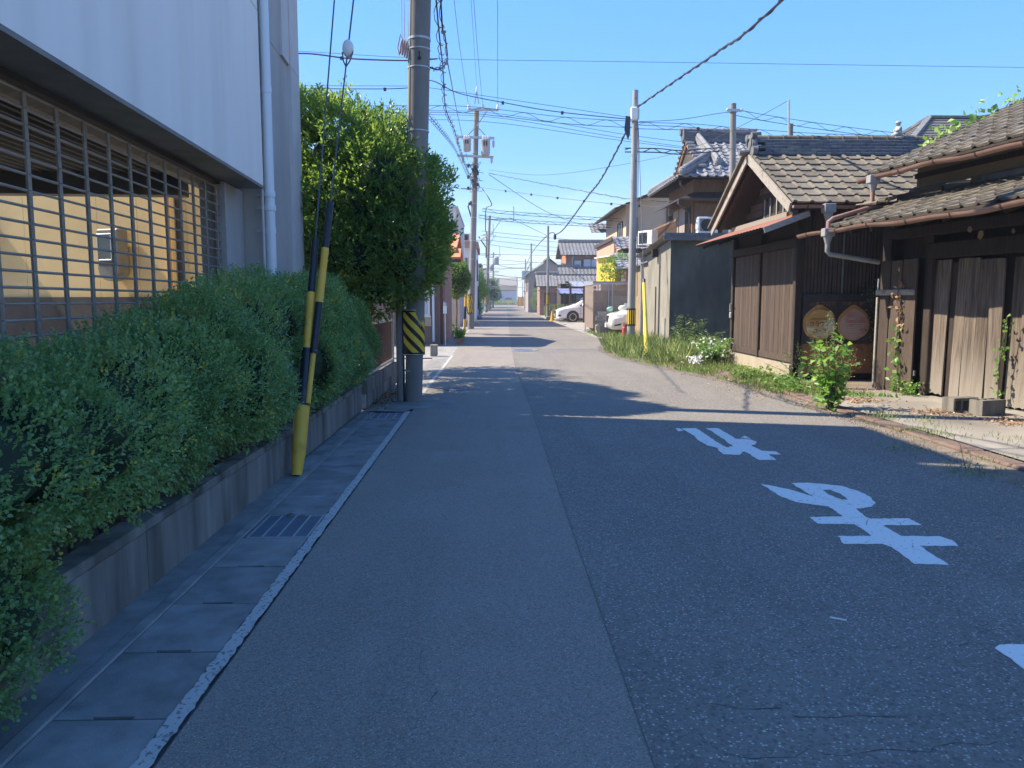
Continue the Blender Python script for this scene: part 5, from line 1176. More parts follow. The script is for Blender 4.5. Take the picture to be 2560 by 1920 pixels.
car('minivan', 'white minivan with dark alloy wheels parked nose to the road under the carport', 'car_white', 4.32, 52.75, mv, (1.12, 3.95), .345,
    [[(1.55,1.08),(1.62,1.05),(2.7,1.07),(2.7,1.62),(2.35,1.6)], [(2.78,1.07),(3.85,1.08),(3.85,1.66),(2.78,1.64)], [(3.95,1.1),(4.5,1.1),(4.42,1.6),(3.95,1.64)]], mv_extra)
su = [(-.02,.42,.62,.68,.6,.55),(.05,.28,.78,.9,.8,.72),(.3,.24,.88,.97,.86,.78),(.8,.24,.97,1.05,.88,.8),(1.25,.24,1.0,1.1,.885,.78),(1.75,.24,1.02,1.45,.885,.72),(2.2,.24,1.03,1.64,.885,.7),(3.3,.24,1.04,1.68,.885,.69),(4.2,.26,1.04,1.6,.87,.66),(4.45,.36,1.0,1.2,.8,.62)]
def su_extra(t, V_, at_):
    b = MB(); b.ext([V_(1.3, -.64, 1.13), V_(1.3, .64, 1.13), V_(2.12, .6, 1.62), V_(2.12, -.6, 1.62)], (-.03, 0, .03)); b.build('windscreen', M['glass_dark'], t)
    for sd in (-1, 1):
        b = MB(); b.ext([V_(x, sd*(at_(x, z)+.006), z) for x, z in [(.1,.84),(.16,.7),(.5,.78),(.62,.92)]], (0, sd*.012, 0)); b.build('headlight', M['lamp_glass'], t)
        b = MB(); b.ext([V_(x, sd*(at_(x, z)+.006), z) for x, z in [(.16,.42),(.42,.46),(.46,.54),(.2,.48)]], (0, sd*.01, 0)); b.build('fog_light', M['dark_metal'], t)
        b = MB(); b.bbox(ox2[0]+1.6, ox2[0]+1.76, ox2[1]+sd*.98-.1, ox2[1]+sd*.98+.1, 1.05, 1.22, .04); b.build('wing_mirror', M['car_cream'], t)
        for x in (1.55, 2.6, 3.5):
            b = MB(); b.bar(V_(x, sd*(at_(x, .6)+.001), .34), V_(x, sd*(at_(x, .6)+.001), 1.0), .012, .008, (1, 0, 0)); b.build('door_seam', M['dark_metal'], t)
    for i in range(4): b = MB(); b.bbox(ox2[0]-.05, ox2[0]+.02, ox2[1]-.42, ox2[1]+.42, .6+i*.065, .64+i*.065, .008); b.build('grille_bar', M['dark_metal'], t)
    b = MB(); b.box(ox2[0]-.06, ox2[0]-.045, ox2[1]-.17, ox2[1]+.17, .36, .52); b.build('number_plate', M['white_plastic'], t)
ox2 = (4.72, 31.6)
car('utility_car', 'cream white tall car half hidden by the grey block store and the concrete pole', 'car_cream', 4.72, 31.6, su, (1.0, 3.5), .34,
    [[(1.6,1.09),(2.45,1.1),(2.45,1.5),(2.1,1.5)], [(2.55,1.1),(3.5,1.11),(3.5,1.52),(2.55,1.52)]], su_extra)
b = MB(); b.bbox(5.1, 5.22, 29.9, 30.2, 0, .42, .03); b.tube([(5.16, 29.95, .42), (5.16, 29.95, .6), (5.16, 30.15, .6), (5.16, 30.15, .42)], .015, 6); tag(b.build('plastic_crate', M['red_plastic']), 'red plastic stand on the ground between the concrete pole and the cream car', 'stand')

# ---- carports
def carport(name, lab, x0, x1, y0, y1, z, posts, m, nb):
    t = thing(name, lab, 'carport', ((x0+x1)/2, (y0+y1)/2, 0)); k = 7
    def arc(s): return z+.42*math.sin(math.pi*.5*s)
    for i in range(nb):
        xa = x0+(x1-x0)*i/nb+.02; xb = x0+(x1-x0)*(i+1)/nb-.02; b = MB(); vs = []
        for j in range(k+1): yy = y0+(y1-y0)*j/k; zz = arc(min(1, j/k*1.3)); vs += [(xa, yy, zz), (xb, yy, zz)]
        b.add(vs, [(2*j, 2*j+1, 2*j+3, 2*j+2) for j in range(k)]); b.build('roof_panel', M[m], t)
    for i in range(nb+1):
        xa = x0+(x1-x0)*i/nb; b = MB(); b.tube([(xa, y0+(y1-y0)*j/k, arc(min(1, j/k*1.3))) for j in range(k+1)], .03, 6); b.build('rib', M['bronze_frame'], t)
    b = MB(); b.bar((x0, y0, z-.05), (x1, y0, z-.05), .08, .12); b.bar((x0, y1, z+.36), (x1, y1, z+.36), .08, .12); b.build('beam', M['bronze_frame'], t)
    b = MB()
    for s in (.12, .24): b.bar((x0, y0, z+s), (x0, y0+(y1-y0)*.9, z+s), .03, .03)
    b.build('end_rail', M['bronze_frame'], t)
    for x, y in posts: b = MB(); b.bbox(x-.07, x+.07, y-.07, y+.07, 0, z+.05, .01); b.build('post', M['bronze_frame'], t)
carport('carport', 'dark framed carport with pale grey panels over the white minivan', 5.2, 10, 50.6, 54.6, 2.35, [(6.05, 50.7), (5.5, 54.2), (8.6, 50.7)], 'carport_roof', 5)
carport('carport', 'second carport with bluish panels behind the minivan', 5.0, 10.5, 57.4, 61, 1.95, [(6.2, 57.5), (5.4, 57.5), (8.5, 57.5)], 'carport_blue', 6)
b = MB(); b.box(6.6, 12, 62, 62.15, 0, 2.1); tag(b.build('boundary_wall', M['apron']), 'pale boundary wall seen under the carports behind the minivan', 'wall')
b = MB(); b.lathe([(.19, 0), (.19, .03), (.13, .031), (.11, .1), (.035, .68), (.02, .7)], (4.22, 54.3, 0), 18); tag(b.build('traffic_cone', M['cone_orange'], None, True), 'orange traffic cone standing left of the white minivan', 'cone')
fn = thing('slat_fence', 'low brown slat fence behind the nose of the white minivan', 'fence', (5.2, 56.2, 0))
b = MB(); b.box(-.04, .04, -.01, .01, 0, 1.0); me = b.mesh('slat', M['brown_siding'])
for i in range(24): place(me, 'slat', fn, (-.95+i*.11, 0, .1))
b = MB(); b.box(4.2, 6.9, 56.215, 56.25, .3, .38); b.box(4.2, 6.9, 56.215, 56.25, .85, .93); b.build('rail', M['brown_siding'], fn)
se = thing('stone_edging', 'row of rough stone blocks edging the tall grass lot', 'edging', (4.6, 57.5, 0))
b = MB(); b.bbox(-.22, .22, -.16, .16, 0, .3, .04); me = b.mesh('stone', M['concrete'])
for i in range(5): place(me, 'stone', se, (-.35+i*.46, rnd.uniform(-.05, .05), -.03), (0, 0, rnd.uniform(-.1, .1)))

# ---- houses along the right side, further and further
h = gable_house('two_storey_house', 'two storey house with grey wavy tiles and an orange gable wall behind the carports', 6.35, 11.5, 66.6, 71.4, 5.45, 6.5, 'X', 'orange_wall', 'tile_grey', .5, .31)
b = MB(); b.box(6.6, 11.5, 66.5, 66.59, 3.6, 5.3); b.build('upper_front', M['brown_siding'], h)
win(h, '-Y', 7.8, 9.2, 4.0, 5.0, 66.5, 'window_pale', mull=1); win(h, '-Y', 7.0, 7.7, 4.0, 4.9, 66.5, 'window_pale', mull=0); win(h, '-Y', 9.5, 10.6, 4.0, 5.0, 66.5)
wave_roof('lower_roof', frame((5.6, 63.9, 3.3), (1, 0, 0), (0, 1, .4)), 6, 2.7, .31, .3, 'tile_grey', h)
wave_roof('porch_roof', frame((5.0, 61.9, 2.75), (1, 0, 0), (0, 1, .42)), 6.5, 1.9, .31, .3, 'tile_grey', h)
b = MB(); b.bar((5.0, 63.7, 3.52), (11.4, 63.7, 3.52), .24, .18); b.bar((5.5, 66.4, 4.4), (7.5, 66.4, 4.4), .24, .2); b.build('lower_ridge', M['tile_grey'], h)
b = MB(); b.box(5.6, 11.4, 63, 66.5, 0, 3.1); b.build('lower_wall', M['dark_brown'], h)
b = MB(); b.tube([(6.9, 66.45, 5.2), (6.9, 66.45, 3.7)], .05, 8); b.build('downpipe', M['galv'], h)
for (x, y, w_, h_) in [(6.2, 63, .9, 1.4), (7.6, 63, 1.4, 1.3)]: win(h, '-Y', x, x+w_, .9, .9+h_, 63)
h = gable_house('low_tiled_house', 'low house with mottled grey tiles and a reddish gable by the second thin pole', 4.75, 8.2, 77, 81.5, 2.95, 4.05, 'X', 'brown_siding', 'tile_grey', .35, .31)
win(h, '-Y', 5.2, 6.4, 1.0, 2.2, 77)
b = MB(); b.box(4.55, 5.4, 75.9, 76.9, 2.35, 2.45); b.build('porch_roof', M['slate_roof'], h)
h = gable_house('brown_gable_house', 'brown boarded house with its gable towards the camera, beyond the grey tiled houses', 4.4, 9.3, 94, 102, 4.6, 6.5, 'Y', 'taupe_siding', 'slate_roof', .5, .4)
win(h, '-Y', 5.3, 6.6, 2.6, 3.9, 94); win(h, '-X', 96, 97.6, 2.6, 3.8, 4.4)
h = gable_house('modern_house', 'distant dark roofed house end beyond the brown gable house', 5.8, 10.5, 128, 138, 3.2, 4.6, 'Y', 'taupe_siding', 'slate_roof', .4, .4)
win(h, '-Y', 6.5, 8, 1, 2.3, 128)
t = thing('warehouse_far', 'far pale blue warehouse closing the end of the street under a grey roof', 'building', (2, 275, 0))
b = MB(); b.box(-6, 8.5, 268, 282, 0, 4.6); b.build('lower_wall', D('blue_wall', (.33,.38,.48), (.38,.43,.52), 1, rough=.8), t)
b = MB(); b.box(-6.05, 8.55, 267.95, 282, 4.62, 6.6); b.build('upper_wall', M['beige_wall'], t)
wave_roof('roof', frame((-6.5, 267.4, 6.5), (1, 0, 0), (0, 1, .42)), 15.6, 7.6, .62, .6, 'slate_roof', t, .06)
b = MB(); b.box(-5.9, 8.4, 267.9, 268, 4.7, 4.95); b.build('band', M['dark_brown'], t)
win(t, '-Y', .2, 2.4, 1.7, 2.4, 267.99, mull=1); win(t, '-Y', 4.6, 6.8, 1.7, 2.4, 267.99, mull=1)
# roadside board, orange barrier and clutter at the bend
t = thing('road_sign_board', 'grey green blank board on posts seen from behind, beyond the third pole', 'sign', (5.3, 120, 0))
b = MB(); b.box(4.65, 6.1, 120, 120.06, 4.6, 6.0); b.build('board', D('sign_back', (.42,.5,.48), rough=.7), t)
for x in (5.0, 5.8): b = MB(); b.tube([(x, 120.1, 0), (x, 120.1, 5.9)], .05, 6); b.build('post', M['galv'], t)
t = thing('orange_barrier', 'bright orange mesh barrier at the far end of the street', 'barrier', (8.3, 190, 0))
b = MB(); b.box(6.4, 8.4, 190, 190.05, .1, 2.3); b.build('panel', M['cone_orange'], t)
for x in (6.4, 7.4, 8.4): b = MB(); b.box(x-.05, x+.05, 189.9, 189.98, 0, 2.5); b.build('post', M['red_plastic'], t)
h = gable_house('red_brown_house', 'small red brown house behind the orange barrier', 8.6, 14, 176, 184, 3.4, 5, 'X', 'orange_wall', 'slate_roof', .4, .4)
# ---- dark hipped roof above the storehouse
t = thing('hip_roof_house', 'dark slate hipped roof of a modern house showing above the storehouse tiles', 'house', (20, 32, 0))
b = MB(); b.box(15.1, 26, 28.6, 35.4, 0, 6.4); b.build('wall', M['pale_wall'], t)
A_, B1, C1, D1, E1, F1 = (17.9, 32, 8.85), (24, 32, 8.85), (14.4, 28, 6.3), (26.8, 28, 6.3), (14.4, 36, 6.3), (26.8, 36, 6.3)
def slope(name, base0, base1, top1, top0, rows):
    bb = MB(); b0, b1, t0, t1 = map(Vector, (base0, base1, top0, top1))
    nrm = (b1-b0).cross(t0-b0).normalized()
    if nrm.z < 0: nrm = -nrm
    for j in range(rows):
        u, v = j/rows, (j+1)/rows; p = b0.lerp(t0, u); q = b1.lerp(t1, u); r_ = b1.lerp(t1, v); s = b0.lerp(t0, v)
        bb.add([(p+nrm*.035)[:], (q+nrm*.035)[:], r_[:], s[:], p[:], q[:]], [(0, 1, 2, 3), (4, 5, 1, 0)])
    bb.build(name, M['slate_dark'], t)
D('slate_dark', (.1,.095,.095), (.14,.135,.13), 5, rough=.7)
slope('roof', C1, D1, B1, A_, 17); slope('roof', C1, E1, (17.9, 32, 8.85), A_, 17); slope('roof', E1, F1, B1, A_, 17)
for p, q in ((A_, C1), (A_, E1), (A_, B1)): b = MB(); b.bar(Vector(p)+Vector((0, 0, .05)), Vector(q)+Vector((0, 0, .05)), .22, .1); b.build('hip_cap', M['tile_ridge'], t)
# ================================================================ LEFT: beyond the striped pole
t = thing('brown_cottage', 'brown corrugated cottage with a white window and an orange tin awning, beyond the side lane', 'house', (-4, 27, 0))
b = MB(); n = 60
for i in range(n):
    x = -6.5+i*(4.9/n); dx = 4.9/n
    b.add([(x, 25.6, 0), (x+dx/2, 25.57, 0), (x+dx, 25.6, 0), (x, 25.6, 3.1), (x+dx/2, 25.57, 3.1), (x+dx, 25.6, 3.1)], [(0,1,4,3), (1,2,5,4)])
b.build('siding', M['brown_siding'], t)
b = MB(); b.box(-6.5, -1.6, 25.6, 31, 0, 3.1); b.build('wall', M['brown_siding'], t)
b = MB(); b.ext([(-6.9, 25.1, 3.0), (-1.15, 25.1, 3.0), (-1.15, 28.3, 3.75), (-6.9, 28.3, 3.75)], (0, 0, .08)); b.ext([(-6.9, 31.4, 3.0), (-1.15, 31.4, 3.0), (-1.15, 28.3, 3.75), (-6.9, 28.3, 3.75)], (0, 0, .085)); b.build('roof', M['orange_roof'], t)
b = MB(); b.ext([(-2.6, 24.7, 2.78), (-1.0, 24.7, 2.78), (-1.0, 25.55, 3.1), (-2.6, 25.55, 3.1)], (0, 0, .04)); b.build('awning', M['orange_roof'], t)
b = MB(); b.bar((-2.7, 24.66, 2.7), (-.98, 24.66, 2.7), .1, .09); b.tube([(-1.72, 24.9, 2.66), (-1.66, 25.5, 2.5), (-1.66, 25.5, 0)], .035, 8); b.build('downpipe', M['bronze_frame'], t)
b = MB(); b.box(-1.65, -1.55, 25.5, 25.65, 0, 3.1); b.build('corner_trim', D('red_brown', (.3,.13,.1), rough=.7), t)
b = MB(); b.tube([(-1.93, 25.5, .1), (-1.93, 25.5, 2.2)], .04, 8); b.build('pipe', M['pvc'], t, True)
win(t, '-Y', -2.95, -2.05, .95, 2.05, 25.56, 'window_pale', 'white_plastic', mull=1)
b = MB(); b.bbox(-3.0, -2.0, 25.52, 25.565, .6, .9, .01); b.build('panel_board', M['beige_wall'], t)
b = MB(); b.bbox(-1.58, -1.46, 25.0, 25.1, 1.02, 1.3, .02); b.tube([(-1.52, 25.06, 0), (-1.52, 25.06, 1.03)], .014, 6); tag(b.build('post_box', M['white_plastic']), 'small white box on a thin post at the corner of the brown cottage', 'post box')
b = MB(); b.ball((-1.52, 25.0, 1.34), (.06, .06, .05), 8, 6); b.ball((-1.54, 25.0, 1.38), (.03, .03, .04), 8, 5); tag(b.build('cloth_bundle', M['pale_wall'], None, True), 'pale cloth tied on top of the white box by the brown cottage', 'cloth')
# tall ribbed building and the white flat-roofed house with its outdoor unit
t = thing('ribbed_building', 'tall narrow grey building with ribbed metal siding behind the brown cottage', 'building', (-5, 50, 0))
b = MB(); n = 46
for i in range(n):
    y = 44+i*.25; b.add([(-1.95, y, 0), (-1.95, y+.17, 0), (-1.99, y+.19, 0), (-1.99, y+.25, 0), (-1.95, y, 6.6), (-1.95, y+.17, 6.6), (-1.99, y+.19, 6.6), (-1.99, y+.25, 6.6)], [(0,1,5,4),(1,2,6,5),(2,3,7,6)])
for i in range(22):
    x = -7.4+i*.25; b.add([(x, 44, 0), (x+.17, 44, 0), (x+.19, 44.04, 0), (x+.25, 44.04, 0), (x, 44, 6.6), (x+.17, 44, 6.6), (x+.19, 44.04, 6.6), (x+.25, 44.04, 6.6)], [(0,1,5,4),(1,2,6,5),(2,3,7,6)])
b.build('siding', M['white_siding'], t)
b = MB(); b.box(-7.4, -2.0, 44.05, 55, 0, 6.58); b.build('wall', M['white_siding'], t)
b = MB(); b.box(-7.5, -1.9, 43.95, 55.1, 6.602, 6.7); b.build('roof_edge', M['galv'], t)
b = MB(); b.box(-2.0, -1.9, 43.93, 44.05, 0, 6.6); b.build('corner_trim', M['beige_wall'], t)
t = thing('white_house', 'white two storey house with a brown roof edge and an air conditioner on its roof', 'house', (-3, 62, 0))
b = MB(); b.box(-7, -1.15, 57.5, 66, 0, 5.3); b.build('wall', M['white_siding'], t)
b = MB(); b.box(-7, -1.0, 57.3, 66.1, 5.302, 5.75); b.build('roof_edge', D('tan_edge', (.4,.22,.15), (.46,.28,.2), 4, rough=.8), t)
win(t, '-Y', -2.35, -1.75, 2.8, 4.6, 57.5, 'window_glass', 'galv', mull=0); win(t, '+X', 58.5, 60.2, 3, 4.5, -1.15, mull=1); win(t, '+X', 62, 63.8, .8, 2.6, -1.15, mull=1)
ac_unit((-1.85, 58, 5.75), 0, 'small white air conditioner unit on the flat roof of the white house', 1.1)
h = gable_house('roadside_house', 'grey roofed house with a low red awning beyond the second pole on the left', -8, -1.5, 74, 81, 3.1, 4.8, 'X', 'pale_wall', 'tile_grey', .5, .4)
win(h, '+X', 76, 78, .8, 2.4, -1.5); win(h, '-Y', -3.6, -2, .8, 2.2, 74)
b = MB(); b.ext([(-1.7, 73, 2.35), (-1.0, 73, 2.15), (-1.0, 76, 2.15), (-1.7, 76, 2.35)], (0, 0, .06)); b.build('awning', M['orange_roof'], h)
for i, (y0, y1, x1, ze, zr, wl, lab) in enumerate([(106,116,-1.8,4.6,6.2,'pale_wall','grey roofed house on the left side, half hidden by the far poles'),(124,134,-1.4,4.9,6.4,'beige_wall','beige house further along the left side of the street'),(150,164,-1,4.9,6.5,'white_siding','white house at the far left end of the street')]):
    h = gable_house('distant_house', lab, x1-8, x1, y0, y1, ze, zr, 'X', wl, 'tile_grey', .5, .5); win(h, '+X', y0+2, y0+4, 1, 2.4, x1); win(h, '-Y', x1-3, x1-1.2, 1, 2.3, y0)
# gate posts
def post(x0, x1, y0, y1, z, m, name, lab, cap=None):
    b = MB(); b.bbox(x0, x1, y0, y1, -.05, z, .012)
    if cap: b.bbox(x0-.03, x1+.03, y0-.03, y1+.03, z+.001, z+.06, .01)
    tag(b.build(name, M[m]), lab, 'gate post')
post(-2.06, -1.84, 33.9, 34.15, 2.15, 'black_paint', 'gate_post', 'tall black gate post beside the brown cottage')
post(-2.02, -1.63, 39.2, 39.6, 1.75, 'beige_wall', 'gate_pillar', 'pale beige gate pillar right of the tall black post', True)
post(-2.5, -2.2, 39.3, 39.6, 1.7, 'pale_wall', 'gate_pillar', 'second pale gate pillar, just left of the beige one', True)
b = MB(); b.box(-9, -2.5, 39.3, 39.45, 0, 1.4); tag(b.build('boundary_wall', M['pale_wall']), 'pale boundary wall running left from the gate pillars', 'wall')
b = MB(); b.bbox(-1.62, -1.44, 20.1, 20.32, 0, .3, .015); o = b.build('corner_block', M['concrete']); tag(o, 'small concrete corner block with a yellow painted face beyond the striped pole', 'block')
b = MB(); b.box(-1.437, -1.43, 20.1, 20.3, .03, .3); b.build('painted_face', M['guard_yellow'], o)
# clutter by the far poles
t = thing('stone_lantern_group', 'pile of blue grey garden stones at the foot of a wall beyond the second pole', 'stones', (-1.3, 62, 0))
for i in range(7):
    b = MB(); s = rnd.uniform(.14, .28); b.ball((-1.5+rnd.uniform(0, .7), 60+rnd.uniform(0, 6), s*.5), (s, s*1.2, s*.8), 8, 5); b.build('stone', M['stone_blue'], t)
b = MB(); b.bbox(-1.62, -1.0, 86, 86.5, 0, 1.25, .02); tag(b.build('meter_cabinet', D('grey_green', (.4,.45,.4), rough=.6)), 'grey green cabinet standing beside the third pole on the left', 'cabinet')
b = MB(); b.bbox(-1.05, -.75, 47, 47.3, 0, .16, .02); tag(b.build('kerb_block', M['beige_wall']), 'pale low block on the road edge just beyond the second pole', 'block')
# ================================================================ POLES, GUYS AND CABLES
def ring(parent, c, r, z, h, m, name='band', n=20, ax=None):
    b = MB(); b.lathe([(r, -h/2), (r+.004, -h/2), (r+.004, h/2), (r, h/2)], (c[0], c[1], z), n); return b.build(name, M[m], parent, True)
# ---- near pole
NPB = Vector((-1.135, 11.06, 0)); NPT = at(907, 0, 10.95)
npd = (NPT-NPB)/NPT.z
npc = lambda z: NPB+npd*z
npole = thing('utility_pole', 'nearest concrete utility pole with a yellow and black striped guard, behind the guy wires', 'utility pole', NPB, 0, 'utility poles along the street')
b = MB(); zz = [0, .66, 1.4, 3, 6, 9, 12.2]; b.tube([npc(z) for z in zz], [.122, .124, .136, .146, .152, .15, .14], 24); b.build('shaft', M['pole_concrete'], npole, True)
b = MB(); b.lathe([(.122, .66), (.155, .675), (.163, .7), (.163, 1.3), (.15, 1.325), (.13, 1.33)], (NPB.x+.01, NPB.y, 0), 28); slv = b.build('guard_sleeve', M['black_paint'], npole, True)
a0, a1 = R(-143), R(-12)
for i in range(5):
    b = MB(); n = 22; zt = 1.43-i*.178+.045; vs = []; fs = []
    for j in range(n+1):
        a = a0+(a1-a0)*j/n; z_hi = zt+.2-(a-a0)*.165; z_lo = z_hi-.1
        z_hi = min(1.285, max(.715, z_hi)); z_lo = min(1.285, max(.715, z_lo))
        for rr, z in ((.1655, z_lo), (.1655, z_hi)): vs.append((NPB.x+.01+rr*math.cos(a), NPB.y+rr*math.sin(a), z))
    b.add(vs, [(2*j, 2*j+2, 2*j+3, 2*j+1) for j in range(n) if vs[2*j+1][2]-vs[2*j][2] > .002 or vs[2*j+3][2]-vs[2*j+2][2] > .002])
    if b.f: b.build('stripe', M['yellow_paint'], slv)
for z in (.685, 1.315): ring(npole, (NPB.x+.01, NPB.y), .163, z, .012, 'galv')
ring(npole, NPB, .125, .45, .02, 'galv')
for y in (85.5, 107.8, 147.6, 283.5): z = at(903, y, 10.95).z; ring(npole, npc(z), .152, z, .03 if y < 90 else .016, 'galv')
b = MB(); b.tube([npc(z)+Vector((-.11, -.1, 0)) for z in (1.4, 2.5, 4, 5, 6.5, 9)], .009, 6); b.build('earth_cable', D('cable_green', (.2,.27,.27), rough=.6), npole)
b = MB(); b.tube([(NPB.x-.125, NPB.y-.06, 0), (NPB.x-.128, NPB.y-.06, .68)], .012, 6); b.build('conduit', M['black_rubber'], npole)
z = at(903, 132, 10.95).z; c = npc(z); b = MB(); b.lathe([(.001, 0), (.028, 0), (.028, .012)], (c.x+.02, c.y-.155, z), 10, 'Y'); b.bbox(c.x+.01, c.x+.03, c.y-.165, c.y-.15, z+.02, z+.09, .003); b.build('step_socket', M['dark_metal'], npole)
# rusty coil of spare wire hung on the left side
z = at(880, 100, 10.95).z; c = npc(z)+Vector((-.2, -.02, 0)); b = MB()
for k in range(5): b.tube([(c.x+.03*k-.04+.02*math.sin(a), c.y+.05*math.cos(a), c.z+.1*math.sin(a)-.02*k) for a in np.linspace(0, 6.28, 12)], .009, 5, False)
b.tube([(c.x-.03, c.y, c.z+.1), (c.x-.035, c.y, c.z+2.2)], .005, 4); b.tube([(c.x+.005, c.y, c.z+.1), (c.x, c.y, c.z+2.2)], .005, 4); b.tube([(c.x-.05, c.y, c.z+.15), (c.x-.09, c.y, c.z-.02), (c.x-.07, c.y, c.z-.12)], .008, 5)
b.build('wire_coil', D('coil_rust', (.42,.26,.21), (.5,.34,.28), 20, rough=.7), npole, True)
b = MB(); b.tube([(-1.315, 11.05, 0), (-1.315, 11.05, 1.95)], .06, 14); tag(b.build('short_post', M['pole_concrete'], None, True), 'slim concrete post standing hard against the left side of the striped pole', 'post')

# ---- guys with guards
def guy(base, top, cuts, rads, colours, lab, insul=None):
    t = thing('guy_wire', lab, 'guy wire', base, 0, 'striped guy wires in front of the nearest pole'); base, top = Vector(base), Vector(top); d = top-base
    def par(y):     # where along the wire it crosses the given view height
        lo, hi = 0, 1
        for _ in range(40):
            m_ = (lo+hi)/2; p = base+d*m_-Vector((0, 0, 1.45)); yy = (960-1923*p.dot(_u)/p.dot(_f))/(2560/2212)
            if yy > y: lo = m_
            else: hi = m_
        return lo
    ts = [0 if i == 0 and c > 1000 else par(c) for i, c in enumerate(cuts)]
    ends = par(-250)
    if insul:
        ti = par(insul); b = MB(); b.tube([base+d*ts[-1]*.98, base+d*(ti-.008)], .0075, 6); b.build('wire', M['cable_grey'], t, True)
        b = MB(); b.tube([base+d*(ti+.004), base+d*1], .0085, 6); b.build('wire', M['cable_grey'], t, True)
        p = base+d*ti; b = MB(); b.ball(p, (.055, .05, .085), 14, 10); b.build('insulator', M['porcelain'], t, True)
        b = MB(); dn = d.normalized(); sx = Vector((1, 0, 0)); b.tube([p-dn*.2, p-dn*.14+sx*.03, p-dn*.04+sx*.05, p+dn*.02+sx*.04], .007, 5); b.tube([p-dn*.2, p-dn*.14-sx*.03, p-dn*.04-sx*.05], .007, 5); b.build('wire_loop', M['cable_grey'], t, True)
    else:
        b = MB(); b.tube([base+d*ts[-1]*.98, top], .0075, 6); b.build('wire', M['cable_grey'], t, True)
    for i in range(len(ts)-1):
        p, q = base+d*ts[i], base+d*(ts[i+1]+.004); b = MB(); r0 = rads[i]
        if i == 0 and cuts[0] > 1000: b.tube([p, p+(q-p)*.25, p+(q-p)*.3, q], [r0*.72, r0*.95, r0, r0*1.12], 18)
        else: b.tube([p, q], [r0, r0*.94], 18)
        b.build('guard_tube', M['guard_yellow'] if colours[i] == 'y' else M['black_rubber'], t, True)
        if i: b = MB(); b.ball(p+(q-p)*.06+Vector((rads[i]*.75, -rads[i]*.6, 0)), .006, 6, 4); b.build('rivet', M['galv'], t)
    return t
guy((-1.63, 6.33, 0), (-1.36, 10.7, 12), [1027, 890, 765, 644, 527], [.058, .044, .037, .033], 'ybyb', 'nearer guy wire rising from the gutter edge, its yellow and black guard ending lower')
guy((-1.60, 6.36, .1), (-.9, 10.75, 12), [872, 764, 654, 548, 448], [.025, .033, .035, .033], 'ybyb', 'second guy wire with a white ball insulator, its striped guard reaching higher', 105)

# ---- generic poles
def upole(name, lab, base, top, r0, r1, m, grp='utility poles along the street', n=18):
    t = thing(name, lab, 'utility pole', base, 0, grp); b = MB(); base, top = Vector(base), Vector(top)
    b.tube([base+(top-base)*k for k in (0, .25, .5, .75, 1)], [r0+(r1-r0)*k for k in (0, .25, .5, .75, 1)], n); b.build('shaft', M[m], t, True); return t
def bandstripes(t, c, r, z0, z1, diag=False):
    b = MB(); b.lathe([(r, z0), (r+.012, z0), (r+.012, z1), (r, z1)], (c[0], c[1], 0), 20); s = b.build('guard_band', M['black_paint'], t, True)
    for i in range(7):
        a = -math.pi*.98+i*math.pi/6.2; b = MB(); rr = r+.0145; k = 5; vs = []
        for j in range(k+1):
            u = j/k
            for w_ in (0, .26):
                aa = a+w_+(u*.9 if diag else 0); vs.append((c[0]+rr*math.cos(aa), c[1]+rr*math.sin(aa), z0+.05+(z1-z0-.1)*(1-u)))
        b.add(vs, [(2*j, 2*j+1, 2*j+3, 2*j+2) for j in range(k)]); b.build('stripe', M['yellow_paint'], s)
# right-hand pole carrying the junction box
r1 = upole('utility_pole', 'slim pale concrete pole on the right with a white junction box, in the weeds', (4.54, 25.1, 0), at(1373, 195, 25.1), .135, .088, 'pole_steel')
bandstripes(r1, (4.545, 25.1), .131, .63, 1.19)
c = at(1370, 246, 24.95); b = MB(); b.bbox(c.x-.12, c.x+.1, 24.85, 25.0, c.z-.2, c.z+.2, .03); b.build('junction_box', M['white_plastic'], r1)
b = MB(); b.bbox(c.x+.1, c.x+.17, 24.95, 25.1, c.z-.16, c.z+.2, .02); b.build('bracket', M['galv'], r1)
for y in (215, 282, 350, 430, 520): p = at(1371, y, 25.1); b = MB(); b.tube([(p.x, 24.96, p.z), (p.x, 24.9, p.z)], .018, 6); b.build('step_bolt', M['dark_metal'], r1)
b = MB(); q = [at(1378, 262, 24.95), at(1379, 330, 24.95), at(1377, 500, 24.95), at(1376, 640, 24.95)]; b.tube(q, .012, 6); b.build('earth_cable', M['cable_grey'], r1)
# its guy with a plain yellow guard
t = thing('guy_wire', 'guy wire with a plain yellow guard tube in front of the grey block store', 'guy wire', (4.12, 20.4, 0)); p0 = Vector((4.12, 20.4, 0)); p1 = at(1379, 275, 25.05); d = p1-p0
b = MB(); b.tube([p0, p0+d*.06, p0+d*.29], [.055, .06, .045], 14); b.build('guard_tube', M['bright_yellow'], t, True); b = MB(); b.tube([p0+d*.28, p0+d*.295], .048, 14); b.build('guard_cap', M['bronze_frame'], t, True); b = MB(); b.tube([p0+d*.29, p1], .01, 6); b.build('wire', M['cable_grey'], t)
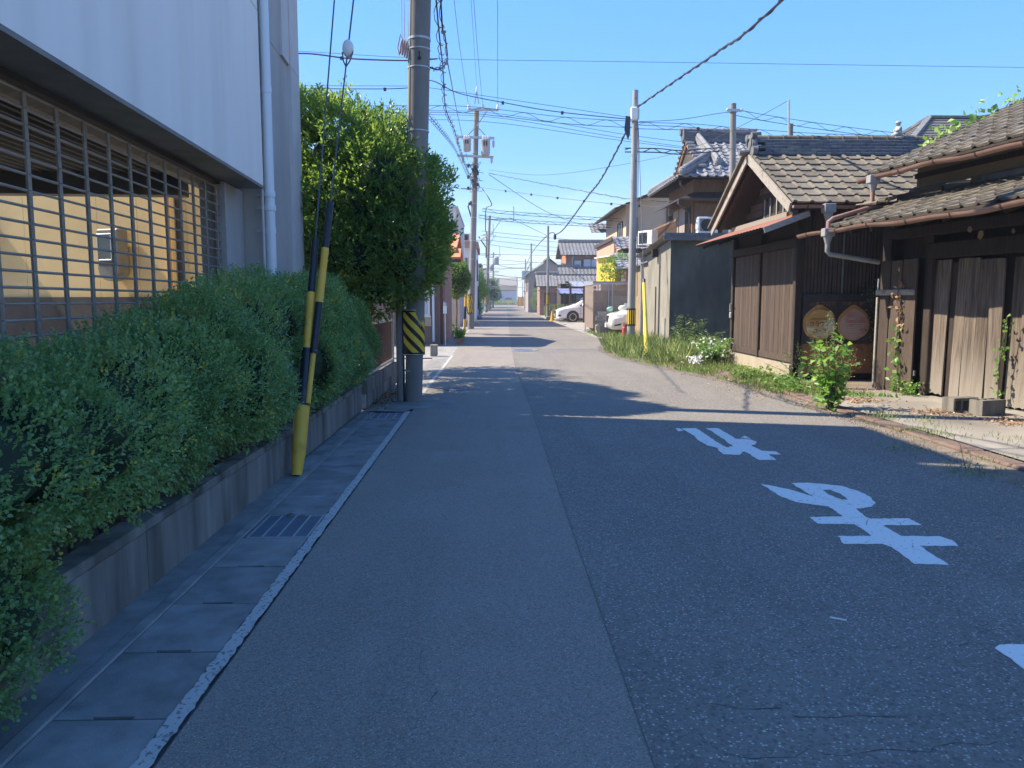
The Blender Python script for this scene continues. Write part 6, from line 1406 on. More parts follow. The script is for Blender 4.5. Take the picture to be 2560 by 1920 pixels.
# poles on the right further on
r2 = upole('utility_pole', 'second thin concrete pole on the right, left of the white minivan', (4.26, 59, 0), at(1184, 488, 59), .1, .085, 'pole_steel'); bandstripes(r2, (4.26, 59), .098, 1.1, 1.95)
r3 = upole('utility_pole', 'third thin concrete pole on the right with a yellow band, before the brown gable house', (4.9, 98, 0), at(1147.5, 526, 98), .13, .1, 'pole_steel'); bandstripes(r3, (4.9, 98), .128, .8, 1.9)
b = MB(); p = at(1147, 527, 98); b.bar(p, p+Vector((.55, 0, -.1)), .05, .05); b.build('bracket_arm', M['galv'], r3)
r4 = upole('utility_pole', 'farthest thin concrete pole on the right, in front of the blank board', (5.75, 134, 0), at(1135, 560, 134), .14, .1, 'pole_steel')
pb_ = upole('utility_pole', 'concrete pole top rising behind the roof of the timber shed', (7.5, 24, 0), at(1584, 224, 24), .11, .09, 'pole_concrete')
p = at(1583.5, 240, 24); b = MB(); b.lathe([(.1, -.04), (.12, -.04), (.12, .04), (.1, .04)], p, 14); b.bar(p+Vector((-.2, -.1, 0)), p+Vector((.2, -.1, 0)), .05, .08); b.ball(p+Vector((-.2, -.12, 0)), .05, 8, 5); b.ball(p+Vector((.22, -.12, 0)), .05, 8, 5); b.build('clamp', M['galv'], pb_)
pc_ = upole('utility_pole', 'short concrete pole top with a steel mast beside it, behind the shed ridge', (8.55, 22, 0), at(1708, 268, 22), .075, .07, 'pole_concrete')
mt = at(1704, 216, 22); b = MB(); b.tube([(8.45, 22, 3), mt], .028, 8); tag(b.build('steel_mast', M['galv'], None, True), 'thin galvanised mast with a looped wire behind the shed ridge', 'mast')
# street lamp and hardware on the second left pole
K = 39.8
p2 = upole('utility_pole', 'tall utility pole with crossarms and two transformers, on the left beyond the cottage', (-1.1, K, 0), at(1029.5, 235, K), .17, .13, 'pole_concrete', n=20)
def wbar(x0, y0, x1, y1, w_, name='crossarm', m='galv', dy=-.16):
    b = MB(); p, q = at(x0, y0, K), at(x1, y1, K); p.y += dy; q.y += dy; b.bar(p, q, w_, w_); return b.build(name, M[m], p2)
wbar(1011, 238, 1077, 239.5, .1); wbar(988, 297, 1068, 300, .11); wbar(988, 337, 1066, 341, .11)
wbar(1053, 240, 1030, 274, .05, 'brace'); wbar(1008, 297, 1027, 277, .05, 'brace'); wbar(1052, 298, 1033, 277, .05, 'brace')
wbar(1026, 226, 1030, 196, .05, 'peak_strut'); wbar(1034, 226, 1030, 196, .05, 'peak_strut'); wbar(1030, 196, 1030, 184, .03, 'peak_pin')
def insul(x, y, s=1, dy=-.16):
    p = at(x, y, K); p.y += dy; b = MB(); b.lathe([(.03*s, -.02), (.085*s, .0), (.085*s, .05), (.05*s, .06), (.075*s, .12), (.075*s, .16), (.04*s, .2), (.04*s, .28)], p, 10); b.build('insulator', M['porcelain'], p2, True)
for x, y in ((1013, 237), (1043.5, 238), (1075, 238.5)): insul(x, y)
insul(1030, 200, .7)
for x, yt, yb_, w_ in ((1009, 303, 330, 8.5), (1049, 304, 338, 9.5)):
    c0, c1 = at(x, yb_, K), at(x, yt, K); r_ = w_*K/1662; h_ = c1.z-c0.z; b = MB(); yy = K-.34
    b.lathe([(r_*.8, 0), (r_, .05), (r_, h_-.12), (r_*1.06, h_-.1), (r_*1.06, h_-.03), (r_*.7, h_)], (c0.x, yy, c0.z), 16); o = b.build('transformer', M['trafo'], p2, True)
    for s in (-.5, 0, .5):
        b = MB(); b.lathe([(.05, h_), (.055, h_+.06), (.03, h_+.08), (.05, h_+.12), (.02, h_+.16)], (c0.x+s*r_, yy-.08, c0.z), 8); b.build('bushing', M['porcelain'], o)
    for s in (-.45, .1):
        b = MB(); b.box(c0.x+s*r_, c0.x+s*r_+.07, yy-r_-.02, yy-r_+.04, c0.z+h_*.55, c0.z+h_*.85); b.build('vent_fin', M['dark_metal'], o)
for x, y in ((988, 306), (1066, 312), (1000, 345), (1062, 346)): 
    p = at(x, y, K); b = MB(); b.lathe([(.03, -.2), (.06, -.12), (.06, .1), (.03, .16)], (p.x, K-.2, p.z), 8); b.build('cutout_fuse', M['galv'], p2, True)
# small cable clutter around the middle of the pole
b = MB()
for i in range(26):
    a = at(1027+rnd.uniform(-16, 12), rnd.uniform(345, 405), K); q = at(1026+rnd.uniform(-16, 22), rnd.uniform(350, 420), K); a.y -= .2; q.y -= .25; m_ = (a+q)/2-Vector((rnd.uniform(-.1, .1), .05, rnd.uniform(.05, .35))); b.tube([a, a*.55+m_*.5-a*.05, m_, q*.55+m_*.5-q*.05, q], .012, 4, False)
b.build('jumper_wires', M['cable'], p2)
for i in range(7):
    p = at(1012+(i % 3)*10, 360+i*8, K); b = MB(); b.bbox(p.x-.06, p.x+.06, K-.26, K-.16, p.z-.08, p.z+.08, .01); b.build('terminal_box', M['dark_metal'], p2)
wbar(1007, 357, 1034, 358, .07); wbar(996, 408, 1026, 410, .06, m='galv')
p = at(1015, 446, K); b = MB(); b.tube([at(1027, 425, K), at(1016, 436, K), at(1011, 446, K), at(1018, 470, K), at(1026, 489, K)], .035, 7); b.build('lamp_bracket', M['dark_metal'], p2, True)
b = MB(); q = at(1018, 439, K); b.ball(q, (.16, .12, .12), 10, 6); b.build('cable_closure', M['dark_metal'], p2, True)
b = MB(); b.bar(at(1034, 521, K)+Vector((0, -.3, 0)), at(1051, 511, K)+Vector((0, -.5, 0)), .12, .07); b.build('street_lamp', M['white_plastic'], p2)
b = MB(); b.tube([at(1034, 511, K), at(1050, 535, K), at(1050, 556, K)], .03, 6); b.build('downlead', M['dark_metal'], p2)
bandstripes(p2, (-1.1, K), .17, .78, 1.75, True)
for y in (330, 440, 470, 520, 560, 600): z = at(1026, y, K).z; ring(p2, Vector((-1.1, K, 0))+(at(1029.5, 235, K)-Vector((-1.1, K, 0)))*(z/11.3), .155, z, .03, 'galv')
# third and fourth left poles
def far_pole(lab, base, xt, yt, Y, armw):
    t = upole('utility_pole', lab, base, at(xt, yt, Y), .19, .14, 'pole_concrete', n=12); top = at(xt, yt, Y)
    b = MB(); b.bar(top+Vector((-.5, -.2, -.5)), top+Vector((armw, -.2, -.4)), .12, .12); b.bar(top+Vector((armw, -.2, -.7)), top+Vector((armw, -.2, 1.1)), .1, .1); b.bar(top+Vector((.1, -.2, -2.3)), top+Vector((1.4, -.2, -.5)), .08, .08); b.build('crossarm', M['galv'], t)
    for i, (dx, dz) in enumerate(((.6, -5), (.7, -6.8), (.5, -8.6))):
        b = MB(); b.bar(top+Vector((-.6, -.2, dz)), top+Vector((1.1, -.2, dz+.05)), .1, .1); b.build('crossarm', M['galv'], t)
    b = MB(); b.lathe([(.3, 0), (.34, .1), (.34, .8), (.2, .95)], (top.x+.75, Y-.3, top.z-5.9), 10); b.build('transformer', M['trafo'], t, True)
    return t
p3 = far_pole('third utility pole on the left with a transformer, beside the grey green cabinet', (-.72, 95, 0), 1058, 466, 95, 2.9); bandstripes(p3, (-.72, 95), .19, .8, 2.0, True)
far_pole('fourth utility pole on the left, just right of the third one', (.2, 150, 0), 1066, 545, 150, 1.2)
far_pole('slim farther utility pole showing between the third pole and the road', (-.5, 118, 0), 1051, 500, 118, 1.0)
for i, (x, y, Y, lab) in enumerate(((1129, 610, 230, 'white post at the far end of the street'), (1117, 600, 240, 'second white post at the far end, left of the other'))):
    p = at(x, y, Y); b = MB(); b.tube([(p.x, Y, 0), p], .14, 8); b.bar(p+Vector((.2, 0, -.2)), p+Vector((2.2 if i == 0 else -.6, 0, .6)), .1, .1); tag(b.build('far_post', M['pole_steel'], None, True), lab, 'post')
b = MB(); p = Vector((-1.22, 34.4, 0)); t = thing('striped_guard', 'yellow and black striped guard post in front of the second pole', 'guard post', p)
for z0, z1, m_ in ((0, .62, 'guard_yellow'), (.62, 1.18, 'black_rubber'), (1.18, 1.75, 'guard_yellow')):
    b = MB(); b.tube([(-1.24+z0*.05, 34.4, z0), (-1.24+z1*.05, 34.4, z1)], .06, 12); b.build('guard_tube', M[m_], t, True)

# ---- cables
def cable(pts, r, lab, grp, m='cable', wave=0, wl=.9, name='cable', twist=0, clips=0):
    """smooth run through the given points; wave adds the looped lashing wire hung on it"""
    P = [Vector(p) for p in pts]
    if len(P) > 2:
        Q = []
        for i in range(len(P)-1):
            p0, p1, p2_, p3_ = P[max(i-1, 0)], P[i], P[i+1], P[min(i+2, len(P)-1)]
            for k in range(8):
                t = k/8; Q.append(.5*((2*p1)+(p2_-p0)*t+(2*p0-5*p1+4*p2_-p3_)*t*t+(3*p1-p0-3*p2_+p3_)*t**3))
        Q.append(P[-1]); P = Q
    r *= .78; b = MB(); b.tube(P, r, 5)
    if wave or twist or clips:
        L_ = [0]
        for p, q in zip(P[:-1], P[1:]): L_.append(L_[-1]+(q-p).length)
        T = L_[-1]
        def s(l):
            for i in range(len(P)-1):
                if L_[i] <= l <= L_[i+1]+1e-9: k = (l-L_[i])/max(1e-9, L_[i+1]-L_[i]); return P[i].lerp(P[i+1], k)
            return P[-1]
        if wave:
            n = min(420, int(T/wl*8)); b.tube([s(T*i/n)+Vector((0, 0, -wave+wave*math.sin(2*math.pi*i/8))) for i in range(n+1)], r*.8, 4)
            if wave > .05: b.tube([s(T*i/30)+Vector((0, 0, -2*wave)) for i in range(31)], r*1.1, 4)
        if twist:
            n = min(500, int(T/.12)); b.tube([s(T*i/n)+Vector((twist*math.cos(i*.9), twist*math.cos(i*.9+1)*.5, twist*math.sin(i*.9))) for i in range(n+1)], r*.55, 4)
        if clips:
            for i in range(1, int(T/clips)): c = s(i*clips); b.box(c.x-.04, c.x+.04, c.y-.04, c.y+.04, c.z-.06, c.z+.03)
    return tag(b.build(name, M[m], None, True), lab, 'cable', grp)
G1 = 'cables across the street'; G2 = 'cables along the street'; G3 = 'thin wires across the far street'
A = at
cable([A(1372, 236, 25), A(1400, 215, 24), A(1480, 160, 20.5), A(1560, 105, 17), A(1690, 0, 13), (6.1, 2, 7.2)], .03, 'thick twisted black cable rising from the junction box out of the top of the view', G2, twist=.032)
cable([A(1362, 250, 25), A(1352, 285, 25.6), A(1330, 330, 27.5), A(1297, 390, 31), A(1270, 424, 35), A(1240, 466, 42), A(1215, 498, 50), A(1200, 507, 54)], .034, 'thick black cable sagging from the junction box towards the second right pole', G2, twist=.035)
b = MB(); p = A(1199, 511, 54); b.bbox(p.x-.09, p.x+.09, 53.9, 54.2, p.z-.2, p.z+.16, .04); tag(b.build('splice_case', M['cable']), 'small dark splice case hanging on the cable near the second right pole', 'splice case')
b = MB(); p = A(1358, 262, 24.9); b.ext([A(1352, 250, 24.9), A(1362, 252, 24.9), A(1361, 290, 24.9), A(1357, 302, 24.9), A(1349, 280, 24.9)], (0, .05, 0)); tag(b.build('cable_wrap', M['cable']), 'ragged black wrap hanging below the junction box', 'cable wrap')
cable([A(1200, 507, 54), A(1184, 507, 59), A(1150, 545, 98), A(1135, 577, 134)], .05, 'grey cable running on from the second right pole to the third', G2, 'cable_grey')
cable([A(1147, 566, 98), A(1141, 579, 105), A(1133, 594, 120), A(1127, 604, 128)], .06, 'dark cable looping down beyond the third right pole', G2)
cable([(-.62, 4, 7.4), A(942, 0, 11.3), A(956, 141, 15), A(963, 235, 18.5), A(981, 280, 22), A(1001, 344, 29), A(1022, 400, 39.5)], .016, 'cable with spiral lashing running past the nearest pole to the transformer pole', G2, wave=0, twist=.05)
cable([(-.45, 5, 7.6), A(952, 0, 11.5), A(960, 70, 13.2), A(966, 118, 14.5), A(962, 138, 13.5), A(947, 150, 11.8), A(930, 146, 11.1)], .018, 'heavier cable looping back to the nearest pole', G2, twist=.03)
for i, (x0, x1, y1, lab) in enumerate(((974, 1013, 235, 'left high wire running overhead to the crossarm of the transformer pole'), (1019, 1043.5, 236, 'middle high wire running overhead to the crossarm of the transformer pole'), (1075, 1075, 237, 'right high wire running overhead to the crossarm of the transformer pole'))):
    cable([A(x0, -60, 23), A((x0+x1)/2, 105, 30), A(x1, y1, 39.6)], .012, lab, G2)
cable([A(1017, -10, 24), A(1030, 190, 39.7)], .009, 'thin top wire running to the peak of the transformer pole', G2)
cable([A(966, 130, 13), A(990, 255, 25), A(1010, 345, 36)], .012, 'plain wire just right of the spirally lashed cable', G2)
cable([A(928, 250, 13), A(985, 325, 28), A(1012, 385, 39)], .01, 'thin pair of wires from the nearest pole slanting to the transformer pole', G2, twist=.05)
# crossing over in the middle distance, meeting at the right-hand pole
cable([A(560, 118, 24), A(665, 116, 24.2), A(760, 127, 24.4), A(885, 131, 24.6), A(945, 127, 24.7)], .03, 'thick cable with hangers crossing behind the building corner and the nearest pole', G1, clips=2.4)
cable([A(560, 108, 24), A(665, 112, 24), A(950, 127, 24.5), A(1400, 134, 25), A(2300, 147, 26)], .009, 'highest thin wire crossing the whole sky', G1)
cable([A(560, 189, 24.5), A(750, 192, 24.6), A(880, 190, 24.8), A(930, 174, 24.8), A(990, 201, 24.9), A(1090, 222, 25), A(1200, 241, 25), A(1362, 258, 25)], .018, 'dark cable with clips crossing to the junction box pole', G1, clips=1.9)
cable([A(560, 185, 24.5), A(880, 186, 24.8), A(930, 190, 24.8), A(1100, 215, 25), A(1362, 254, 25)], .01, 'thin wire just above the clipped crossing cable', G1)
cable([A(560, 228, 24.4), A(750, 229, 24.5), A(930, 228, 24.8), A(1010, 230, 24.9), A(1090, 238, 25), A(1220, 253, 25), A(1366, 262, 25)], .011, 'crossing cable with wavy lashing left of the junction box pole', G1, wave=.1, wl=1.3)
cable([A(1376, 264, 25), A(1500, 268, 25.3), A(1600, 277, 25.6), A(1760, 288, 26), A(1935, 293, 26.6), A(2100, 292, 27)], .011, 'crossing cable with wavy lashing right of the junction box pole', G1, wave=.1, wl=1.3)
cable([A(1380, 270, 25), A(1500, 276, 25.3), A(1580, 290, 25.6), A(1700, 299, 26), A(1990, 311, 26.6)], .012, 'clipped dark cable running right under the wavy one', G1, clips=2)
cable([A(1590, 236, 24), A(1640, 246, 24.2), A(1740, 262, 24.6), A(1850, 277, 25), A(1960, 290, 25.4)], .011, 'wavy lashed cable leaving the pole behind the shed roof to the right', G1, wave=.09, wl=1.2)
cable([A(1380, 263, 25), A(1470, 258, 24.6), A(1570, 243, 24.1), A(1580, 254, 24)], .012, 'wire between the junction box pole and the pole behind the shed', G1)
for i, (ya, yb2, yc, lab) in enumerate(((246, 300, 316, 'upper of three plain wires crossing below the wavy cable'), (255, 309, 328, 'middle of three plain wires crossing below the wavy cable'), (266, 314, 330, 'lowest of three plain wires crossing below the wavy cable'))):
    cable([A(560, ya-18+i*4, 30), A(900, ya-8, 30), A(1080, ya, 30), A(1375, yb2-6, 30), A(1600, yc, 30), A(1950, yc+8, 30)], .011, lab, G1)
cable([A(1350, 320, 25.2), A(1420, 321, 25.6), A(1475, 325, 26), A(1560, 318, 27)], .022, 'short dark bundle tied from the junction box pole to the silver tiled house', G1, wave=.06, wl=.8)
cable([A(1056, 367, 39), A(1176, 378, 33), A(1358, 353, 28), A(1500, 318, 25), A(1620, 262, 23), A(1703, 217, 22)], .01, 'long slack wire swooping up to the mast behind the shed ridge', G1)
cable([A(1056, 374, 39.4), A(1180, 398, 34), A(1290, 418, 31), A(1362, 430, 29), A(1450, 436, 28)], .014, 'cable from the transformer pole to the silver tiled house', G1, twist=.03)
cable([A(1040, 405, 39.4), A(1180, 424, 36), A(1300, 438, 33), A(1420, 447, 30), A(1480, 452, 29)], .013, 'clipped cable from the transformer pole passing behind the junction box pole', G1, clips=1.8)
cable([A(1042, 450, 39.5), A(1090, 456, 40), A(1230, 466, 41), A(1400, 476, 42)], .014, 'wavy lashed crossing cable below the transformers', G1, wave=.07, wl=1.2)
cable([A(1034, 464, 39.6), A(1100, 473, 41), A(1240, 482, 44), A(1400, 490, 46)], .014, 'lower wavy lashed crossing cable below the transformers', G1, wave=.07, wl=1.2)
cable([A(1056, 377, 39.4), A(1190, 462, 50), A(1310, 500, 56), A(1400, 523, 60)], .018, 'straight wire slanting down from the transformer pole to the right', G1)
cable([A(1100, 470, 50), A(1180, 508, 58)], .02, 'short slanting wire reaching the second right pole', G1)
cable([A(1042, 408, 39.6), A(1054, 425, 39), A(1062, 443, 39), A(1050, 452, 39.2), A(1049, 500, 39.2)], .03, 'dark lead dropping in a bend from the transformer pole', G1)
k = 0
for (xa, ya, xb, yb2, Y, sg) in [(1040,499,1420,528,66,4),(1038,508,1420,536,70,3),(1040,517,1400,545,74,5),(1042,526,1205,543,76,3),(1036,548,1240,552,95,1),(1066,560,1215,568,96,2),(1038,580,1180,582,98,-2),(1066,572,1160,566,98,2),(1040,590,1200,604,100,3),(1066,600,1210,610,110,3),(1068,592,1150,598,120,4),(1066,612,1160,622,130,3),(1070,584,1140,580,125,-2),(1066,570,1150,577,105,5),(980,548,1060,551,60,1),(980,581,1060,579,70,1),(975,516,1056,520,60,1)]:
    cable([A(xa, ya, Y), A((xa+xb)/2, (ya+yb2)/2+sg, Y), A(xb, yb2, Y)], .022 if Y < 90 else .03, 'thin wire crossing the street in the distance below the transformers', G3, 'cable_grey')
# ================================================================ PLANTS
def vnoise(P, s, seed=0):
    return np.array([mnoise.noise(Vector((p[0]*s+seed, p[1]*s, p[2]*s))) for p in P])
def leafy(parent, lumps, n, per, spread, ln, wd, m, upb=.3, jit=.13, keep=.86, yel=0, name='foliage', core=None, corek=.72, lenvar=.3, clip=None, tb=.42):
    P, Q = blob_points(lumps, n, jit, keep)
    P = P+Q*(vnoise(P, 2.4)[:, None]*.13+vnoise(P, 8, 5)[:, None]*.025)*(np.array(lumps)[:, 3:].mean()/.4)
    if clip is not None: ok = clip(P); P, Q = P[ok], Q[ok]
    tn = np.clip(NP.normal(tb, .13, len(P))+vnoise(P, 2.2, 9)*.22, 0, .85)
    if yel: tn = np.where((vnoise(P, 6, 3) > .36) & (NP.rand(len(P)) < yel), .9+.1*NP.rand(len(P)), tn)
    b, d, nn = sprigs(P, Q, per, spread, upb, .75 if m is M['hedge_leaf'] else .15)
    t = np.clip(np.repeat(tn, per)+NP.normal(0, .07, len(b)), 0, 1)
    org = np.array(WM[parent.name].translation)
    me = leaf_mesh(name, b-org, d, nn, ln*NP.uniform(1-lenvar, 1+lenvar, len(b)), wd*NP.uniform(.8, 1.2, len(b)), m, t, rnd6=(m is M['hedge_leaf']))
    o = leaf_obj(name, parent, me)
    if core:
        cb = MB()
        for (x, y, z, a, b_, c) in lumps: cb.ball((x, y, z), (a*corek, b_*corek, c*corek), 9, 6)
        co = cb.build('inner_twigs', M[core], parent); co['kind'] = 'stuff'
    return o
def hz(Y):
    return float(np.interp(Y, [-1, 2, 3.1, 3.7, 4.4, 4.75, 5.2, 7, 8, 9.2, 10, 10.5], [1.1, 1.2, 1.27, 1.36, 1.33, 1.42, 1.5, 1.6, 1.66, 1.68, 1.52, 1.3]))
hedge_parts = [(-.6, 4.55, 'hedge', 'nearest stretch of clipped small leaved hedge with yellowing tips, under the roller grille', 21000, .0185), (4.55, 7.9, 'hedge', 'middle stretch of clipped hedge, taller, just left of the striped guy wires', 17000, .0195), (7.9, 10.35, 'hedge', 'rounded dark bush at the far end of the hedge, right of the striped guy wires', 14000, .021)]
for a, c, nm, lab, n, ln in hedge_parts:
    t = thing(nm, lab, 'hedge', (-1.9, (a+c)/2, .3), 0, 'clipped hedge on the planter wall'); lumps = []; y = a+.2
    while y < c:
        h = hz(y); j = rnd.uniform
        lumps.append((-2.0+j(-.05, .05), y+j(-.1, .1), h-.4+j(-.1, .06), .37+j(-.05, .05), .4+j(-.08, .06), .39+j(-.05, .04)))
        lumps.append((-1.86+j(-.06, .06), y+j(-.12, .12), .78+j(-.06, .12), .34+j(-.05, .05), .38+j(-.06, .06), .34+j(-.05, .05)))
        if y < 3.1: lumps.append((-1.68+j(-.04, .04), y+j(-.1, .1), .3+j(-.05, .05), .17, .24, .17))
        if y < 2.9: lumps.append((-1.75+j(-.05, .05), y+j(-.15, .15), .46+j(-.08, .06), .22+j(-.03, .04), .26, .2))
        y += .44
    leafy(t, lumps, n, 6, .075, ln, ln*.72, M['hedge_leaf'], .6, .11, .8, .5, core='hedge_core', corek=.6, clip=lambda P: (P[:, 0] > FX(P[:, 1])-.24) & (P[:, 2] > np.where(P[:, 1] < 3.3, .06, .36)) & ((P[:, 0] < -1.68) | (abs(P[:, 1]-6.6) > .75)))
    b = MB()
    for i in range(int((c-a)/.3)):
        y = a+.2+i*.3; b.tube([(-1.95, y, .25), (-1.95+rnd.uniform(-.05, .1), y+rnd.uniform(-.1, .1), .6), (-1.9+rnd.uniform(-.1, .15), y+rnd.uniform(-.2, .2), 1.0)], [.016, .012, .006], 5)
    b.build('stems', M['branch'], t)
# ---- privet tree between the building and the pole
def tree(name, lab, base, trunks, lumps, n, per, spread, ln, wd, m, grp=None, core=None, upb=.6, jit=.2, corek=.55, tb=.45, cat='tree', keep=.8):
    t = thing(name, lab, cat, base, 0, grp); b = MB()
    for tr, r0 in trunks: b.tube(tr, [r0*(1-.7*i/(len(tr)-1)) for i in range(len(tr))], 7)
    b.build('trunk', M['branch'], t, True)
    leafy(t, lumps, n, per, spread, ln, wd, m, upb, jit, keep, 0, 'crown', core, corek, tb=tb); return t
lp = [(-2.95,11.7,3.2,1.05,1.0,1.1),(-2.25,11.5,3.3,.85,.85,1.0),(-2.1,11.2,2.6,.85,.8,.9),(-1.55,11.2,3.05,.7,.75,.88),(-1.2,11.15,2.75,.52,.6,.72),(-1.85,11.0,2.1,.75,.65,.65),(-1.25,10.95,2.05,.45,.45,.48),(-2.7,11.3,1.95,.9,.8,.85),(-.98,11.05,2.4,.33,.4,.42),(-1.22,10.72,2.0,.4,.36,.5),(-1.65,10.9,1.6,.42,.4,.35),(-1.9,12.7,2.9,.9,.9,1.1),(-2.2,13.7,2.8,.9,.9,1.15),(-1.4,13.0,2.5,.6,.8,.85),(-2.55,11.4,3.9,.45,.45,.42)]
tree('broadleaf_tree', 'dense glossy evergreen tree wrapped round the nearest pole beside the pale building', (-2.2, 11.6, 0),
     [([(-2.2,11.6,0),(-2.2,11.55,1.2),(-2.4,11.5,2.2),(-2.6,11.5,3.4)], .09), ([(-2.1,11.6,.6),(-1.8,11.4,1.6),(-1.6,11.3,2.8)], .06), ([(-2.15,11.6,.9),(-1.5,11.2,1.9),(-1.2,11.1,2.6)], .05), ([(-2.3,11.7,.5),(-3,11.8,1.8),(-3.1,11.7,3.2)], .06)],
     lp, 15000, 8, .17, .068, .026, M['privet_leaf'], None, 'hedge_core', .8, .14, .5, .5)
tree('broadleaf_tree', 'second evergreen tree further back, hidden behind the first one', (-2.9, 15.6, 0), [([(-2.9,15.6,0),(-2.9,15.6,1.6),(-2.8,15.6,3)], .1)], [(-2.8,15.6,2.9,1.0,1.1,1.1),(-2.2,15.8,2.4,.7,.8,.7),(-3.4,15.7,3.1,.9,.9,.9),(-2.3,16.6,2.6,.7,.7,.9)], 1800, 7, .25, .09, .034, M['privet_leaf'], None, 'hedge_core')
tree('topiary_tree', 'round clipped tree on the left between the black gate post and the second pole', (-1.55, 33, 0), [([(-1.55,33,0),(-1.5,33,1),(-1.5,33,2)], .05)], [(-1.5,33,2.55,.55,.5,.55),(-1.55,33,2.1,.55,.5,.5)], 2600, 5, .07, .05, .028, M['privet_leaf'], None, 'hedge_core', .3, .08, .85)
for i, (x, y, z, s, lab) in enumerate([(-2.0,70,2.9,1.4,'bright green garden tree right of the second pole on the left'),(-1.9,88,3.3,1.5,'tall green garden tree beside the third pole on the left'),(-.2,128,3.2,1.8,'far green tree on the left side behind the poles'),(-1.9,66,1.2,.9,'low dark shrub under the garden tree right of the second pole')]):
    tree('garden_tree', lab, (x, y, 0), [([(x,y,0),(x,y,z*.5),(x+.1,y,z)], .1)], [(x,y,z,s*.75,s*.75,s*.7),(x+.4*s,y,z-.5*s,s*.55,s*.6,s*.5),(x-.5*s,y,z-.3*s,s*.6,s*.6,s*.6),(x+.2*s,y,z+.6*s,s*.4,s*.4,s*.4)], 1500, 6, .3, .13, .06, M['bright_leaf'], 'garden trees on the left side', 'hedge_core', .4, .25)
p = at(1325, 583, 35.6)
tree('fig_shrub', 'bright leafy shrub growing over the yellow wall', (p.x, p.y, 1.5), [([(p.x,p.y,1.5),(p.x,p.y,p.z)], .03)], [(p.x,p.y,p.z,.42,.4,.4),(p.x+.35,p.y,p.z+.45,.35,.3,.2),(p.x-.3,p.y,p.z-.2,.25,.25,.2)], 420, 5, .16, .085, .04, M['bright_leaf'], None, None, .3, .3, cat='shrub')
p = at(1180, 640, 92)
tree('conifer_shrub', 'pale green upright shrub between the two distant right poles', (5.6, 92, 0), [([(5.6,92,0),(5.6,92,3)], .07)], [(5.6,92,1.3,.9,.8,1.0),(5.65,92,2.5,.65,.6,.8),(5.7,92,3.5,.4,.4,.6)], 1300, 6, .2, .09, .035, M['weed_leaf'], None, 'hedge_core', .5, .2, cat='shrub')

# ---- grass and weeds: blades in tufts
def blades(name, C, h, wd, m, lean=.45, kind='stuff', lab=None, cat=None, parent=None, grp=None, tb=.5, seg=True):
    n = len(C); d = rdir(n, 0); d[:, 2] = 0; d = d*lean*NP.rand(n, 1)**.7; d[:, 2] = 1
    hh = h*NP.uniform(.45, 1.1, n)
    org = np.array(WM[parent.name].translation) if parent is not None else np.array([C[:, 0].mean(), C[:, 1].mean(), C[:, 2].min()])
    side = np.cross(d, rdir(n)); 
    me = leaf_mesh(name, C-org, d, side, hh, wd*NP.uniform(.7, 1.2, n), m, np.clip(NP.normal(tb, .25, n), 0, 1), .1)
    o = leaf_obj(name, parent, me, kind, (0, 0, 0) if parent is not None else tuple(org)); tag(o, lab, cat, grp); return o
def in_bed(n, y0, y1, xl, xr):
    y = NP.uniform(y0, y1, n); u = NP.rand(n); a = np.interp(y, *xl); b = np.interp(y, *xr); return np.stack([a+(b-a)*u, y, np.zeros(n)-.01], 1)
XL = ([11, 13.2, 15.4, 17, 19.1, 21.5, 24, 26.5], [4.5, 4.3, 3.95, 3.6, 3.2, 3.15, 3.5, 4.0]); XR = ([11, 13.8, 17.8, 18.2, 23.2, 23.5, 27], [6.1, 5.42, 5.42, 6.5, 6.5, 5.35, 5.35])
C = in_bed(5200, 17.2, 26, XL, XR); k = vnoise(C, .9, 4) > -.12; blades('weeds', C[k][:3800], .52, .014, M['weed_leaf'], 1.3, tb=.65, lab='tangle of long grass and weeds at the foot of the grey block store', cat='weeds')
C = in_bed(2600, 11.5, 17.6, XL, ([11, 14, 18], [5.6, 5.35, 5.4])); k = vnoise(C, 1.3, 8) > .02; blades('weeds', C[k], .16, .012, M['weed_leaf'], 1.0, lab='low scattered weeds along the foot of the timber shed', cat='weeds')
C = in_bed(2600, 24.5, 33, ([24, 27, 33], [3.7, 4.05, 4.15]), ([24, 28, 33], [5.3, 5.4, 4.9])); k = vnoise(C, .8, 2) > .0; blades('grass', C[k], .22, .02, M['weed_leaf'], .9, lab='grass growing round the concrete pole and under the cream car', cat='grass')
C = in_bed(4500, 55, 68, ([55, 68], [4.5, 4.6]), ([55, 68], [7.2, 7.4])); blades('tall_grass', C, 1.15, .05, M['weed_leaf'], .35, lab='tall pale grass in the vacant lot behind the second right pole', cat='grass', tb=.7)
C = in_bed(2500, 252, 262, ([252, 262], [-6, -6]), ([252, 262], [11, 11])); blades('tall_grass', C, 1.5, .3, M['weed_leaf'], .3, lab='band of tall grass across the far end of the street', cat='grass', tb=.75)
